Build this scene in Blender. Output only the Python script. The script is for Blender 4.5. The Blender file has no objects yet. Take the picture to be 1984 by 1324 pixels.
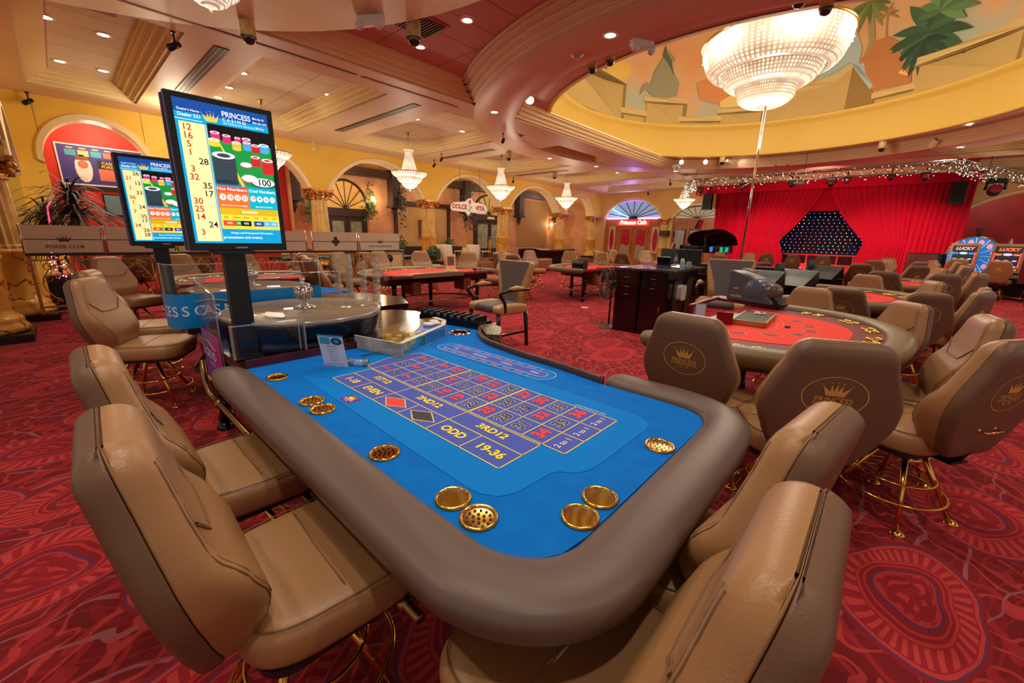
import bpy, math, random
from math import sin, cos, pi, radians, sqrt, atan2
from mathutils import Vector, Matrix
random.seed(7)
SC = bpy.context.scene
COL = SC.collection
# ------------------------------------------------------------------ camera, world, exposure
YAW, PITCH, ROLL = 0.735789, 0.254114, 0.0237727
CAM = Vector((2.00406, -1.43710, 1.51052))
cd = bpy.data.cameras.new('camera'); cd.sensor_width = 36.0; cd.lens = 782.18 / 1984 * 36.0
cd.clip_start = 0.02; cd.clip_end = 120
co = bpy.data.objects.new('camera', cd); COL.objects.link(co)
_f = Vector((-sin(YAW) * cos(PITCH), cos(YAW) * cos(PITCH), -sin(PITCH)))
_r0 = Vector((cos(YAW), sin(YAW), 0)); _u0 = _r0.cross(_f)
_r = cos(ROLL) * _r0 + sin(ROLL) * _u0; _u = -sin(ROLL) * _r0 + cos(ROLL) * _u0
_m = Matrix((_r, _u, -_f)).transposed().to_4x4(); _m.translation = CAM
co.matrix_world = _m
SC.camera = co
SC.view_settings.view_transform = 'Standard'
try: SC.view_settings.look = 'None'
except Exception: pass
SC.view_settings.gamma = 1.0
SC.view_settings.use_curve_mapping = False
SC.view_settings.exposure = 0.05
W_ = bpy.data.worlds.new('hall_light'); SC.world = W_; W_.use_nodes = True
W_.node_tree.nodes['Background'].inputs[0].default_value = (1.0, 0.86, 0.70, 1)
W_.node_tree.nodes['Background'].inputs[1].default_value = 0.46
SC.cycles.max_bounces = 7; SC.cycles.diffuse_bounces = 3; SC.cycles.glossy_bounces = 5
SC.cycles.transmission_bounces = 6; SC.cycles.transparent_max_bounces = 32
SC.cycles.caustics_reflective = False; SC.cycles.caustics_refractive = False
SC.cycles.sample_clamp_indirect = 4.0

def lamp(kind, name, loc, energy, color=(1, 1, 1), size=0.1, target=None, spot=None, blend=0.4, parent=None):
    d = bpy.data.lights.new(name, kind); d.energy = energy; d.color = color
    if kind == 'AREA': d.shape = 'DISK'; d.size = size
    elif kind in ('POINT', 'SPOT'): d.shadow_soft_size = size
    if kind == 'SPOT' and spot: d.spot_size = radians(spot); d.spot_blend = blend
    o = bpy.data.objects.new(name, d); COL.objects.link(o); o.location = loc
    if target is not None:
        o.rotation_euler = (Vector(target) - Vector(loc)).to_track_quat('-Z', 'Y').to_euler()
    if parent is not None: o.parent = parent
    return o
WARM = (1.0, 0.89, 0.74)
# ------------------------------------------------------------------ colour and materials
def lin(c):
    return tuple(((v / 255) / 12.92 if v / 255 <= 0.04045 else ((v / 255 + 0.055) / 1.055) ** 2.4) for v in c)
MATS = {}
def mat(name, rgb=(200, 200, 200), rough=0.5, metal=0.0, spec=0.5, emit=None, es=0.0, trans=0.0, ior=1.45,
        alpha=1.0, coat=0.0, noise=None, bump=None, sheen=0.0):
    if name in MATS: return MATS[name]
    m = bpy.data.materials.new(name); m.use_nodes = True; MATS[name] = m
    nt = m.node_tree; b = nt.nodes['Principled BSDF']; c = (*lin(rgb), 1)
    b.inputs['Base Color'].default_value = c
    b.inputs['Roughness'].default_value = rough; b.inputs['Metallic'].default_value = metal
    b.inputs['Specular IOR Level'].default_value = spec; b.inputs['IOR'].default_value = ior
    b.inputs['Transmission Weight'].default_value = trans; b.inputs['Alpha'].default_value = alpha
    b.inputs['Coat Weight'].default_value = coat; b.inputs['Sheen Weight'].default_value = sheen
    if emit is not None:
        b.inputs['Emission Color'].default_value = (*lin(emit), 1); b.inputs['Emission Strength'].default_value = es
    if noise:   # (scale, second rgb, detail, contrast)
        tc = nt.nodes.new('ShaderNodeTexCoord'); n = nt.nodes.new('ShaderNodeTexNoise')
        n.inputs['Scale'].default_value = noise[0]; n.inputs['Detail'].default_value = noise[2] if len(noise) > 2 else 3
        rp = nt.nodes.new('ShaderNodeValToRGB'); rp.color_ramp.elements[0].position = 0.35; rp.color_ramp.elements[1].position = 0.65
        rp.color_ramp.elements[0].color = c; rp.color_ramp.elements[1].color = (*lin(noise[1]), 1)
        nt.links.new(tc.outputs['Object'], n.inputs['Vector']); nt.links.new(n.outputs['Fac'], rp.inputs[0])
        nt.links.new(rp.outputs[0], b.inputs['Base Color'])
    if bump:    # (scale, strength)
        tc = nt.nodes.new('ShaderNodeTexCoord'); n = nt.nodes.new('ShaderNodeTexNoise'); n.inputs['Scale'].default_value = bump[0]
        n.inputs['Detail'].default_value = 4
        bp = nt.nodes.new('ShaderNodeBump'); bp.inputs['Strength'].default_value = bump[1]; bp.inputs['Distance'].default_value = 0.01
        nt.links.new(tc.outputs['Object'], n.inputs['Vector']); nt.links.new(n.outputs['Fac'], bp.inputs['Height'])
        nt.links.new(bp.outputs[0], b.inputs['Normal'])
    return m

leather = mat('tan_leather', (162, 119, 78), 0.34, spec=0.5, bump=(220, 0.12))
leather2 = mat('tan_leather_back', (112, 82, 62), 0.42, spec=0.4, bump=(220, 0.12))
seam = mat('seam_thread', (118, 86, 56), 0.6)
leather_o = mat('orange_tan_leather', (160, 106, 66), 0.45, bump=(220, 0.12))
rail_m = mat('taupe_vinyl', (98, 81, 73), 0.38, spec=0.4, bump=(300, 0.1))
rail_o = mat('olive_taupe_vinyl', (118, 98, 72), 0.40, spec=0.4, bump=(300, 0.1))
brass = mat('polished_brass', (226, 178, 84), 0.16, 1.0)
gold_print = mat('gold_print', (222, 176, 84), 0.45, 0.2)
brass_dk = mat('aged_brass', (150, 118, 74), 0.32, 1.0)
chrome = mat('chrome', (215, 215, 215), 0.1, 1.0)
steel_dk = mat('dark_steel', (40, 38, 38), 0.4, 0.6)
black = mat('black_lacquer', (9, 7, 7), 0.25)
blackp = mat('black_plastic', (22, 22, 26), 0.38)
screen_frame = mat('screen_frame', (28, 26, 30), 0.35)
mahog = mat('dark_mahogany', (38, 12, 12), 0.16, spec=0.6, noise=(6, (26, 8, 9), 5))
mahog_r = mat('red_mahogany', (92, 34, 30), 0.22, noise=(9, (70, 22, 22), 4))
wood_sq = mat('brown_drawer_wood', (108, 62, 34), 0.35, noise=(20, (82, 44, 22), 4))
felt_b = mat('blue_felt', (0, 104, 196), 0.85, spec=0.15, noise=(14, (0, 112, 204), 6))
felt_b2 = mat('blue_layout_cloth', (0, 122, 212), 0.8, spec=0.15)
lay_box = mat('layout_violet', (78, 94, 186), 0.8, spec=0.2)
lay_gold = mat('layout_gold', (246, 224, 52), 0.7)
lay_red = mat('layout_red', (236, 62, 46), 0.75)
lay_blk = mat('layout_charcoal', (66, 54, 62), 0.75)
lay_green = mat('layout_green', (52, 150, 96), 0.75)
lay_white = mat('layout_white', (226, 226, 236), 0.7)
felt_r = mat('red_felt', (236, 66, 54), 0.8, spec=0.2)
felt_w = mat('wine_felt', (140, 26, 40), 0.8, spec=0.2)
felt_w2 = mat('wine_print', (176, 40, 44), 0.8)
wine = mat('wine_vinyl', (120, 22, 40), 0.4)
def clear(name, tint, base, rough=0.02, haze=0.0, hc=(220, 220, 216)):
    m = bpy.data.materials.new(name); m.use_nodes = True; MATS[name] = m; nt = m.node_tree; nt.nodes.remove(nt.nodes['Principled BSDF']); out = nt.nodes['Material Output']
    tr = nt.nodes.new('ShaderNodeBsdfTransparent'); tr.inputs[0].default_value = (*tint, 1); gl = nt.nodes.new('ShaderNodeBsdfGlossy'); gl.inputs['Roughness'].default_value = rough
    fr = nt.nodes.new('ShaderNodeLayerWeight'); fr.inputs[0].default_value = .5; pw = nt.nodes.new('ShaderNodeMath'); pw.operation = 'POWER'; pw.inputs[1].default_value = 4.0; nt.links.new(fr.outputs['Facing'], pw.inputs[0]); ad = nt.nodes.new('ShaderNodeMath'); ad.operation = 'MULTIPLY_ADD'; ad.inputs[1].default_value = .55; ad.inputs[2].default_value = base; nt.links.new(pw.outputs[0], ad.inputs[0])
    mx = nt.nodes.new('ShaderNodeMixShader'); nt.links.new(ad.outputs[0], mx.inputs[0]); nt.links.new(tr.outputs[0], mx.inputs[1]); nt.links.new(gl.outputs[0], mx.inputs[2])
    last = mx
    if haze:
        df = nt.nodes.new('ShaderNodeBsdfDiffuse'); df.inputs[0].default_value = (*lin(hc), 1); last = nt.nodes.new('ShaderNodeMixShader'); last.inputs[0].default_value = haze; nt.links.new(mx.outputs[0], last.inputs[1]); nt.links.new(df.outputs[0], last.inputs[2])
    nt.links.new(last.outputs[0], out.inputs[0]); return m
acryl = clear('clear_acrylic', (.97, .975, .97), .02, .03)
acryl2 = clear('clear_acrylic_edge', (.93, .95, .94), .12, .16, .18)
hazed_ac = clear('wheel_cover_acrylic', (.93, .91, .88), .05, .05, .34, (176, 158, 136))  # beige haze stands in for the reflection on the clear cover
acryl3 = clear('chip_tower_acrylic', (.96, .97, .96), .08, .1, .16, (226, 220, 210))
white_p = mat('white_plastic', (232, 228, 220), 0.4)
white_e = mat('scuffed_white_board', (226, 222, 214), 0.45, noise=(10, (200, 192, 180), 6))
cream = mat('cream_paint', (232, 206, 150), 0.5)
dkwood = mat('dark_timber', (58, 34, 30), 0.5, noise=(8, (44, 26, 24), 3))
marble = mat('yellow_marble', (212, 158, 56), 0.25, noise=(5, (226, 176, 84), 6))
capgold = mat('gilded_plaster', (224, 160, 74), 0.28, 0.45, noise=(16, (150, 62, 34), 2))
blackstone = mat('black_stone', (34, 30, 30), 0.25)
red_cloth = mat('red_velvet', (196, 4, 44), 0.8, spec=0.15, sheen=0.15)
alu = mat('truss_aluminium', (170, 164, 156), 0.25, 0.9)
leaf = mat('leaf_green', (52, 84, 38), 0.5, noise=(7, (84, 110, 48), 2))
leaf_dk = mat('dark_leaf', (56, 52, 44), 0.5, noise=(6, (86, 74, 64), 2))
white_cloth = mat('white_tablecloth', (232, 224, 206), 0.8)
sky_red = mat('signal_red', (200, 30, 30), 0.5)
scr = {}
def glow(name, rgb, s=1.0):
    return mat('glow_' + name, rgb, 0.35, emit=rgb, es=s)

# ------------------------------------------------------------------ mesh helper
class MB:
    def __init__(s): s.v = []; s.f = []; s.mi = []; s.sm = []
    def add(s, vs, fs, mi=0, sm=False, M=None):
        o = len(s.v)
        s.v += [tuple(M @ Vector(v)) for v in vs] if M is not None else [tuple(v) for v in vs]
        s.f += [tuple(i + o for i in f) for f in fs]; s.mi += [mi] * len(fs); s.sm += [sm] * len(fs); return s
    def box(s, c, d, mi=0, rz=0, M=None):
        x, y, z = d[0] / 2, d[1] / 2, d[2] / 2
        vs = [(a * x, b * y, e * z) for e in (-1, 1) for b in (-1, 1) for a in (-1, 1)]
        m = Matrix.Translation(c) @ Matrix.Rotation(rz, 4, 'Z')
        if M is not None: m = M @ m
        return s.add(vs, [(0, 2, 3, 1), (4, 5, 7, 6), (0, 1, 5, 4), (2, 6, 7, 3), (0, 4, 6, 2), (1, 3, 7, 5)], mi, False, m)
    def bb(s, a, b, mi=0, M=None):
        return s.box([(a[i] + b[i]) / 2 for i in range(3)], [abs(b[i] - a[i]) for i in range(3)], mi, 0, M)
    def loft(s, loops, mi=0, sm=True, caps=True, closed=True, M=None):
        n = len(loops[0]); vs = [v for l in loops for v in l]; fs = []
        for k in range(len(loops) - 1):
            for i in range(n if closed else n - 1):
                j = (i + 1) % n; fs.append((k * n + i, k * n + j, (k + 1) * n + j, (k + 1) * n + i))
        if caps:
            fs.append(tuple(reversed(range(n)))); fs.append(tuple(range((len(loops) - 1) * n, len(loops) * n)))
        return s.add(vs, fs, mi, sm, M)
    def tube(s, path, r, n=8, mi=0, closed=False, caps=True, M=None):
        P = [Vector(p) for p in path]; R = r if isinstance(r, (list, tuple)) else [r] * len(P); loops = []; up = None
        for i, p in enumerate(P):
            if closed: t = P[(i + 1) % len(P)] - P[i - 1]
            else: t = (P[min(i + 1, len(P) - 1)] - P[max(i - 1, 0)])
            t.normalize()
            if up is None:
                up = Vector((0, 0, 1)) if abs(t.z) < 0.9 else Vector((1, 0, 0))
            a = t.cross(up); a.normalize(); b = a.cross(t); up = b
            loops.append([p + R[i] * (cos(2 * pi * k / n) * a + sin(2 * pi * k / n) * b) for k in range(n)])
        if closed: loops.append(loops[0])
        return s.loft(loops, mi, True, caps and not closed, True, M)
    def rod(s, a, b, r, r2=None, n=10, mi=0, M=None):
        return s.tube([a, b], [r, r if r2 is None else r2], n, mi, M=M)
    def lathe(s, prof, n=24, c=(0, 0, 0), mi=0, sm=True, M=None, caps=True, a0=0, a1=2 * pi):
        full = abs(a1 - a0 - 2 * pi) < 1e-6
        loops = []
        for r, z in prof:
            loops.append([(c[0] + r * cos(a0 + (a1 - a0) * k / n), c[1] + r * sin(a0 + (a1 - a0) * k / n), c[2] + z) for k in range(n if full else n + 1)])
        return s.loft(loops, mi, sm, caps and full, full, M)
    def prism(s, poly, z0, z1, mi=0, M=None, sm=False):
        n = len(poly); vs = [(p[0], p[1], z0) for p in poly] + [(p[0], p[1], z1) for p in poly]
        fs = [tuple(reversed(range(n))), tuple(range(n, 2 * n))]
        s.add(vs, fs, mi, False, M)
        return s.add(vs, [(i, (i + 1) % n, n + (i + 1) % n, n + i) for i in range(n)], mi, sm, M)
    def poly(s, pts, mi=0, M=None):
        return s.add(pts, [tuple(range(len(pts)))], mi, False, M)
    def ball(s, c, r, mi=0, n=10, sc=(1, 1, 1), M=None):
        pr = [(r * sin(pi * k / (n // 2 + 1)), -r * cos(pi * k / (n // 2 + 1))) for k in range(n // 2 + 2)]
        pr[0] = (r * 0.02, -r); pr[-1] = (r * 0.02, r)
        m = Matrix.Translation(c) @ Matrix.Diagonal((*sc, 1))
        if M is not None: m = M @ m
        return s.lathe(pr, n, (0, 0, 0), mi, True, m)
    def text(s, t, size, M, mi=0, bold=0.0, shear=0.0, align='CENTER', ext=0.0, cw=1.0):
        vs, fs = text_geo(t, bold, shear, align, ext / max(size, 1e-6))
        return s.add([(v[0] * size * cw, v[1] * size, v[2] * size) for v in vs], fs, mi, False, M)
    def build(s, name, mats, parent=None, bevel=0.0, seg=2, loc=None):
        me = bpy.data.meshes.new(name); me.from_pydata(s.v, [], s.f)
        for m in (mats if isinstance(mats, (list, tuple)) else [mats]): me.materials.append(m)
        me.polygons.foreach_set('material_index', s.mi); me.polygons.foreach_set('use_smooth', s.sm); me.update()
        o = bpy.data.objects.new(name, me); COL.objects.link(o)
        if parent is not None: o.parent = parent
        if loc: o.location = loc
        if bevel:
            b = o.modifiers.new('soft_edges', 'BEVEL'); b.width = bevel; b.segments = seg; b.limit_method = 'ANGLE'; b.angle_limit = radians(40)
        return o
_tc = {}
def text_geo(t, bold=0.0, shear=0.0, align='CENTER', ext=0.0):
    k = (t, bold, shear, align, ext)
    if k in _tc: return _tc[k]
    c = bpy.data.curves.new('t', 'FONT'); c.body = t; c.size = 1.0; c.offset = bold; c.shear = shear; c.extrude = ext
    c.align_x = align; c.align_y = 'CENTER'; c.resolution_u = 3
    o = bpy.data.objects.new('t', c); COL.objects.link(o)
    dg = bpy.context.evaluated_depsgraph_get(); e = o.evaluated_get(dg); me = e.to_mesh()
    r = ([tuple(v.co) for v in me.vertices], [tuple(p.vertices) for p in me.polygons])
    e.to_mesh_clear(); bpy.data.objects.remove(o); bpy.data.curves.remove(c)
    _tc[k] = r; return r

def rrect2(x0, x1, y0, y1, ra, rb, n=5, z=0.0):
    pts = []   # rb rounds the +y corners, ra the -y corners
    for cx, cy, a, r in ((x1 - rb, y1 - rb, 0, rb), (x0 + rb, y1 - rb, 90, rb), (x0 + ra, y0 + ra, 180, ra), (x1 - ra, y0 + ra, 270, ra)):
        for k in range(n + 1):
            t = radians(a + 90 * k / n); pts.append((cx + r * cos(t), cy + r * sin(t), z))
    return pts
def basis(o, x, y):
    """matrix with origin o, local x axis x, local y axis y"""
    x = Vector(x).normalized(); y = Vector(y).normalized(); z = x.cross(y)
    m = Matrix((x, y, z)).transposed().to_4x4(); m.translation = Vector(o); return m
def tag(o, label, cat, group=None):
    o['label'] = label; o['category'] = cat
    if group: o['group'] = group
    return o
def thing(name, label, cat, loc=(0, 0, 0), rz=0.0, group=None):
    o = bpy.data.objects.new(name, None); o.empty_display_size = 0.2; COL.objects.link(o)
    o.location = loc; o.rotation_euler = (0, 0, rz); return tag(o, label, cat, group)
def struct(o): o['kind'] = 'structure'; return o
def kids(o): return [c for c in KID.get(o.name, [])]
KID = {}
def dup(o, parent=None, loc=None, rz=None, label=None, group=None):
    c = o.copy(); COL.objects.link(c); c.parent = parent
    for ch in o.children: dup(ch, c)
    if loc is not None: c.location = loc
    if rz is not None: c.rotation_euler = (0, 0, rz)
    if label: c['label'] = label
    if group: c['group'] = group
    return c
def rrect(x0, x1, y0, y1, r, n=5, z=0.0):
    pts = []
    for cx, cy, a in ((x1 - r, y1 - r, 0), (x0 + r, y1 - r, 90), (x0 + r, y0 + r, 180), (x1 - r, y0 + r, 270)):
        for k in range(n + 1):
            t = radians(a + 90 * k / n); pts.append((cx + r * cos(t), cy + r * sin(t), z))
    return pts
def catmull(pts, n=6, closed=False):
    P = [Vector(p) for p in pts]; out = []; N = len(P)
    for i in range(N if closed else N - 1):
        if closed: p0, p1, p2, p3 = P[i - 1], P[i], P[(i + 1) % N], P[(i + 2) % N]
        else: p0, p1, p2, p3 = P[max(i - 1, 0)], P[i], P[i + 1], P[min(i + 2, N - 1)]
        for k in range(n):
            t = k / n
            out.append(0.5 * ((2 * p1) + (-p0 + p2) * t + (2 * p0 - 5 * p1 + 4 * p2 - p3) * t * t + (-p0 + 3 * p1 - 3 * p2 + p3) * t ** 3))
    if not closed: out.append(P[-1])
    return out
def crown(b, M, w, mi=0, e=0.0):
    """five pointed crown of width w drawn in the local xy plane"""
    h = w * 0.55
    b.add([(-w * .33, -h * .5, e), (w * .33, -h * .5, e), (w * .5, h * .35, e), (w * .22, -h * .12, e), (w * .2, h * .5, e), (w * .07, -h * .1, e), (0, h * .6, e), (-w * .07, -h * .1, e), (-w * .2, h * .5, e), (-w * .22, -h * .12, e), (-w * .5, h * .35, e)],
          [(0, 1, 3, 9), (1, 2, 3), (3, 4, 5), (9, 3, 5, 7), (5, 6, 7), (7, 8, 9), (9, 10, 0)], mi, False, M)
    for x, y in ((-w * .52, h * .45), (-w * .21, h * .6), (0, h * .72), (w * .21, h * .6), (w * .52, h * .45)):
        b.poly([(x + w * .03 * cos(t), y + w * .03 * sin(t), e) for t in [k * pi / 3 for k in range(6)]], mi, M)
# ------------------------------------------------------------------ patterned surface materials
def nodes(name, rough=0.6, spec=0.4):
    m = bpy.data.materials.new(name); m.use_nodes = True; MATS[name] = m
    nt = m.node_tree; b = nt.nodes['Principled BSDF']; b.inputs['Roughness'].default_value = rough; b.inputs['Specular IOR Level'].default_value = spec
    def N(t, **k):
        n = nt.nodes.new('ShaderNode' + t)
        for a, v in k.items(): setattr(n, a, v)
        return n
    def L(a, c): nt.links.new(a, c)
    def mth(op, a, b_=None, c=None):
        n = N('Math', operation=op)
        for i, v in enumerate((a, b_, c)):
            if v is None: continue
            if isinstance(v, (int, float)): n.inputs[i].default_value = v
            else: L(v, n.inputs[i])
        return n.outputs[0]
    def mix(f, a, c):
        n = N('Mix', data_type='RGBA')
        for s_, v in ((0, f), (6, a), (7, c)):
            if isinstance(v, (int, float)): n.inputs[s_].default_value = v
            elif isinstance(v, tuple): n.inputs[s_].default_value = (*lin(v), 1)
            else: L(v, n.inputs[s_])
        return n.outputs[2]
    return m, nt, b, N, L, mth, mix
def carpet():
    m, nt, b, N, L, mth, mix = nodes('paisley_carpet', 0.95, 0.15)
    geo = N('NewGeometry'); wn = N('TexNoise'); wn.inputs['Scale'].default_value = 1.3; wn.inputs['Detail'].default_value = 2
    L(geo.outputs['Position'], wn.inputs['Vector'])
    sub = N('VectorMath', operation='SUBTRACT'); L(wn.outputs['Color'], sub.inputs[0]); sub.inputs[1].default_value = (.5, .5, .5)
    sc = N('VectorMath', operation='SCALE'); L(sub.outputs[0], sc.inputs[0]); sc.inputs[3].default_value = 0.34
    ad = N('VectorMath', operation='ADD'); L(geo.outputs['Position'], ad.inputs[0]); L(sc.outputs[0], ad.inputs[1])
    mp = N('Mapping'); L(ad.outputs[0], mp.inputs['Vector']); mp.inputs['Scale'].default_value = (1.35, 0.85, 0.0)
    mp.inputs['Rotation'].default_value = (0, 0, 0.5)
    vo = N('TexVoronoi', feature='F1', voronoi_dimensions='2D'); vo.inputs['Scale'].default_value = 1.0; vo.inputs['Randomness'].default_value = 0.45
    L(mp.outputs[0], vo.inputs['Vector'])
    d = N('VectorMath', operation='SUBTRACT'); L(mp.outputs[0], d.inputs[0]); L(vo.outputs['Position'], d.inputs[1])
    sx = N('SeparateXYZ'); L(d.outputs[0], sx.inputs[0])
    ang = mth('ARCTAN2', sx.outputs[1], sx.outputs[0]); R = vo.outputs['Distance']
    rp = N('ValToRGB'); rp.color_ramp.interpolation = 'CONSTANT'
    cols = [(0, (150, 30, 42)), (.05, (188, 54, 54)), (.085, (138, 22, 36)), (.12, (180, 46, 48)), (.15, (78, 40, 78)), (.165, (128, 20, 32)),
            (.19, (180, 46, 48)), (.203, (136, 20, 34)), (.222, (182, 50, 50)), (.238, (150, 28, 38)), (.33, (190, 58, 56)), (.346, (88, 46, 78)), (.358, (132, 20, 32)),
            (.372, (108, 16, 26)), (.42, (120, 18, 28)), (.45, (102, 14, 22)), (.56, (114, 16, 26))]
    e = rp.color_ramp.elements; e[0].position = 0; e[0].color = (*lin(cols[0][1]), 1); e[1].position = cols[1][0]; e[1].color = (*lin(cols[1][1]), 1)
    for p, c in cols[2:]:
        q = e.new(p); q.color = (*lin(c), 1)
    # irregular radius
    wob = mth('MULTIPLY', mth('SINE', mth('MULTIPLY', ang, 3.0)), 0.018)
    R2 = mth('ADD', R, wob); L(R2, rp.inputs[0])
    # radial ribs in the outer ring of each medallion
    ribs = mth('GREATER_THAN', mth('SINE', mth('ADD', mth('MULTIPLY', ang, 34.0), mth('MULTIPLY', R, 30.0))), 0.1)
    ring = mth('MULTIPLY', mth('GREATER_THAN', R2, 0.245), mth('LESS_THAN', R2, 0.325))
    c1 = mix(mth('MULTIPLY', ribs, ring), rp.outputs[0], (192, 62, 58))
    # curling lines
    wv = N('TexWave', wave_type='RINGS'); wv.inputs['Scale'].default_value = 1.7; wv.inputs['Distortion'].default_value = 9; wv.inputs['Detail'].default_value = 2; wv.inputs['Detail Scale'].default_value = 1.4
    L(mp.outputs[0], wv.inputs['Vector'])
    ln = mth('GREATER_THAN', wv.outputs['Fac'], 0.90); out = mth('GREATER_THAN', R2, 0.375)
    c2 = mix(mth('MULTIPLY', ln, out), c1, (152, 30, 40))
    wv2 = N('TexWave', wave_type='BANDS'); wv2.inputs['Scale'].default_value = 1.1; wv2.inputs['Distortion'].default_value = 14; wv2.inputs['Detail'].default_value = 3; wv2.inputs['Detail Scale'].default_value = .9
    L(mp.outputs[0], wv2.inputs['Vector'])
    c3 = mix(mth('MULTIPLY', mth('GREATER_THAN', wv2.outputs['Fac'], 0.988), out), c2, (146, 84, 92))
    band = mth('MULTIPLY', mth('GREATER_THAN', wv2.outputs['Fac'], 0.30), mth('LESS_THAN', wv2.outputs['Fac'], 0.50))
    c4 = mix(mth('MULTIPLY', band, mth('MULTIPLY', out, 0.7)), c3, (146, 28, 38))
    core = mth('LESS_THAN', R2, 0.14)
    wv4 = N('TexWave', wave_type='RINGS'); wv4.inputs['Scale'].default_value = 2.6; wv4.inputs['Distortion'].default_value = 16; wv4.inputs['Detail'].default_value = 2; wv4.inputs['Detail Scale'].default_value = 1.1
    L(mp.outputs[0], wv4.inputs['Vector'])
    c4 = mix(mth('MULTIPLY', mth('GREATER_THAN', wv4.outputs['Fac'], 0.93), mth('MULTIPLY', out, .8)), c4, (184, 56, 54))
    wv3 = N('TexWave', wave_type='BANDS'); wv3.inputs['Scale'].default_value = 5; wv3.inputs['Distortion'].default_value = 10; wv3.inputs['Detail'].default_value = 2
    L(mp.outputs[0], wv3.inputs['Vector'])
    c5 = mix(mth('MULTIPLY', core, mth('GREATER_THAN', wv3.outputs['Fac'], .6)), c4, (140, 22, 36))
    fn = N('TexNoise'); fn.inputs['Scale'].default_value = 260; fn.inputs['Detail'].default_value = 2; L(geo.outputs['Position'], fn.inputs['Vector'])
    c6 = mix(mth('MULTIPLY', mth('SUBTRACT', 0.62, fn.outputs['Fac']), 0.9), c5, (60, 8, 14))
    c6 = mix(0.07, c6, (226, 96, 90))
    L(c6, b.inputs['Base Color'])
    bp = N('Bump'); bp.inputs['Strength'].default_value = 0.25; bp.inputs['Distance'].default_value = 0.004; L(fn.outputs['Fac'], bp.inputs['Height']); L(bp.outputs[0], b.inputs['Normal'])
    return m
carpet_m = carpet()
def tile_mat(name, c1, c2, line):
    m, nt, b, N, L, mth, mix = nodes(name, 0.7, 0.3)
    geo = N('NewGeometry'); br = N('TexBrick'); br.offset = 0.0; br.inputs['Scale'].default_value = 1.0
    br.inputs['Brick Width'].default_value = 1.2; br.inputs['Row Height'].default_value = 0.6; br.inputs['Mortar Size'].default_value = 0.012
    br.inputs['Color1'].default_value = (*lin(c1), 1); br.inputs['Color2'].default_value = (*lin(c2), 1); br.inputs['Mortar'].default_value = (*lin(line), 1)
    mp = N('Mapping'); mp.inputs['Location'].default_value = (0.2, 0.1, 0); mp.inputs['Rotation'].default_value = (0, 0, radians(90))
    L(geo.outputs['Position'], mp.inputs['Vector']); L(mp.outputs[0], br.inputs['Vector'])
    n = N('TexNoise'); n.inputs['Scale'].default_value = 3; n.inputs['Detail'].default_value = 5; L(geo.outputs['Position'], n.inputs['Vector'])
    L(mix(mth('MULTIPLY', n.outputs['Fac'], .35), br.outputs['Color'], line), b.inputs['Base Color']); return m
tile_cream = tile_mat('cream_ceiling_tiles', (236, 216, 180), (228, 206, 170), (196, 160, 122))
tile_rose = tile_mat('rose_ceiling_tiles', (216, 156, 138), (210, 150, 132), (150, 92, 78))
def mottled(name, c1, c2, scale=2.5, rough=0.6, veins=None):
    m, nt, b, N, L, mth, mix = nodes(name, rough, 0.35)
    geo = N('NewGeometry'); n = N('TexNoise'); n.inputs['Scale'].default_value = scale; n.inputs['Detail'].default_value = 6
    L(geo.outputs['Position'], n.inputs['Vector'])
    rp = N('ValToRGB'); rp.color_ramp.elements[0].position = .35; rp.color_ramp.elements[1].position = .68
    rp.color_ramp.elements[0].color = (*lin(c1), 1); rp.color_ramp.elements[1].color = (*lin(c2), 1); L(n.outputs['Fac'], rp.inputs[0])
    o = rp.outputs[0]
    if veins:
        n2 = N('TexNoise'); n2.inputs['Scale'].default_value = veins[1]; n2.inputs['Detail'].default_value = 3; L(geo.outputs['Position'], n2.inputs['Vector'])
        v = mth('LESS_THAN', mth('ABSOLUTE', mth('SUBTRACT', n2.outputs['Fac'], 0.5)), veins[2]); o = mix(v, o, veins[0])
    L(o, b.inputs['Base Color']); return m
wall_y = mottled('ochre_plaster', (244, 200, 86), (236, 186, 68), 0.9)
wall_peach = mottled('peach_plaster', (214, 160, 116), (188, 124, 84), 1.6)
beam_m = mottled('sand_plaster', (234, 200, 158), (226, 190, 146), 0.8, 0.5)
mold_m = mottled('cream_moulding', (246, 222, 168), (240, 212, 154), .7, 0.5)
rose_m = mottled('rose_plaster', (226, 172, 142), (216, 160, 132), 0.8, 0.42)
rosemold = mottled('rose_moulding', (232, 190, 148), (224, 178, 136), 1.5, 0.38)
drum_m = mottled('yellow_drum_paint', (228, 190, 92), (224, 184, 82), 0.6)
marble_v = mottled('veined_yellow_marble', (228, 176, 76), (214, 152, 60), 3.0, 0.22, ((150, 70, 26), 2.6, 0.012))
flute_m = mottled('travertine_shaft', (226, 186, 110), (206, 156, 82), 6.0, 0.35)
red_wall = mottled('red_plaster', (196, 48, 38), (184, 40, 34), 1.2)
dkred_wall = mottled('crimson_plaster', (146, 22, 34), (116, 18, 30), 1.0)
gyp = mottled('grey_plaster', (190, 176, 160), (176, 160, 142), 1.0)
wood_o = mottled('orange_panelling', (182, 112, 60), (158, 90, 44), 3.0, 0.35)
brick_m, nt, b, N, L, mth, mix = nodes('red_brick', 0.8)
geo = N('NewGeometry'); br = N('TexBrick'); br.inputs['Scale'].default_value = 4.0; mp = N('Mapping'); mp.inputs['Rotation'].default_value = (0, radians(90), radians(90))
sx = N('SeparateXYZ'); cx = N('CombineXYZ'); L(geo.outputs['Position'], sx.inputs[0]); L(sx.outputs[1], cx.inputs[0]); L(sx.outputs[2], cx.inputs[1]); L(cx.outputs[0], br.inputs['Vector'])
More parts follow.
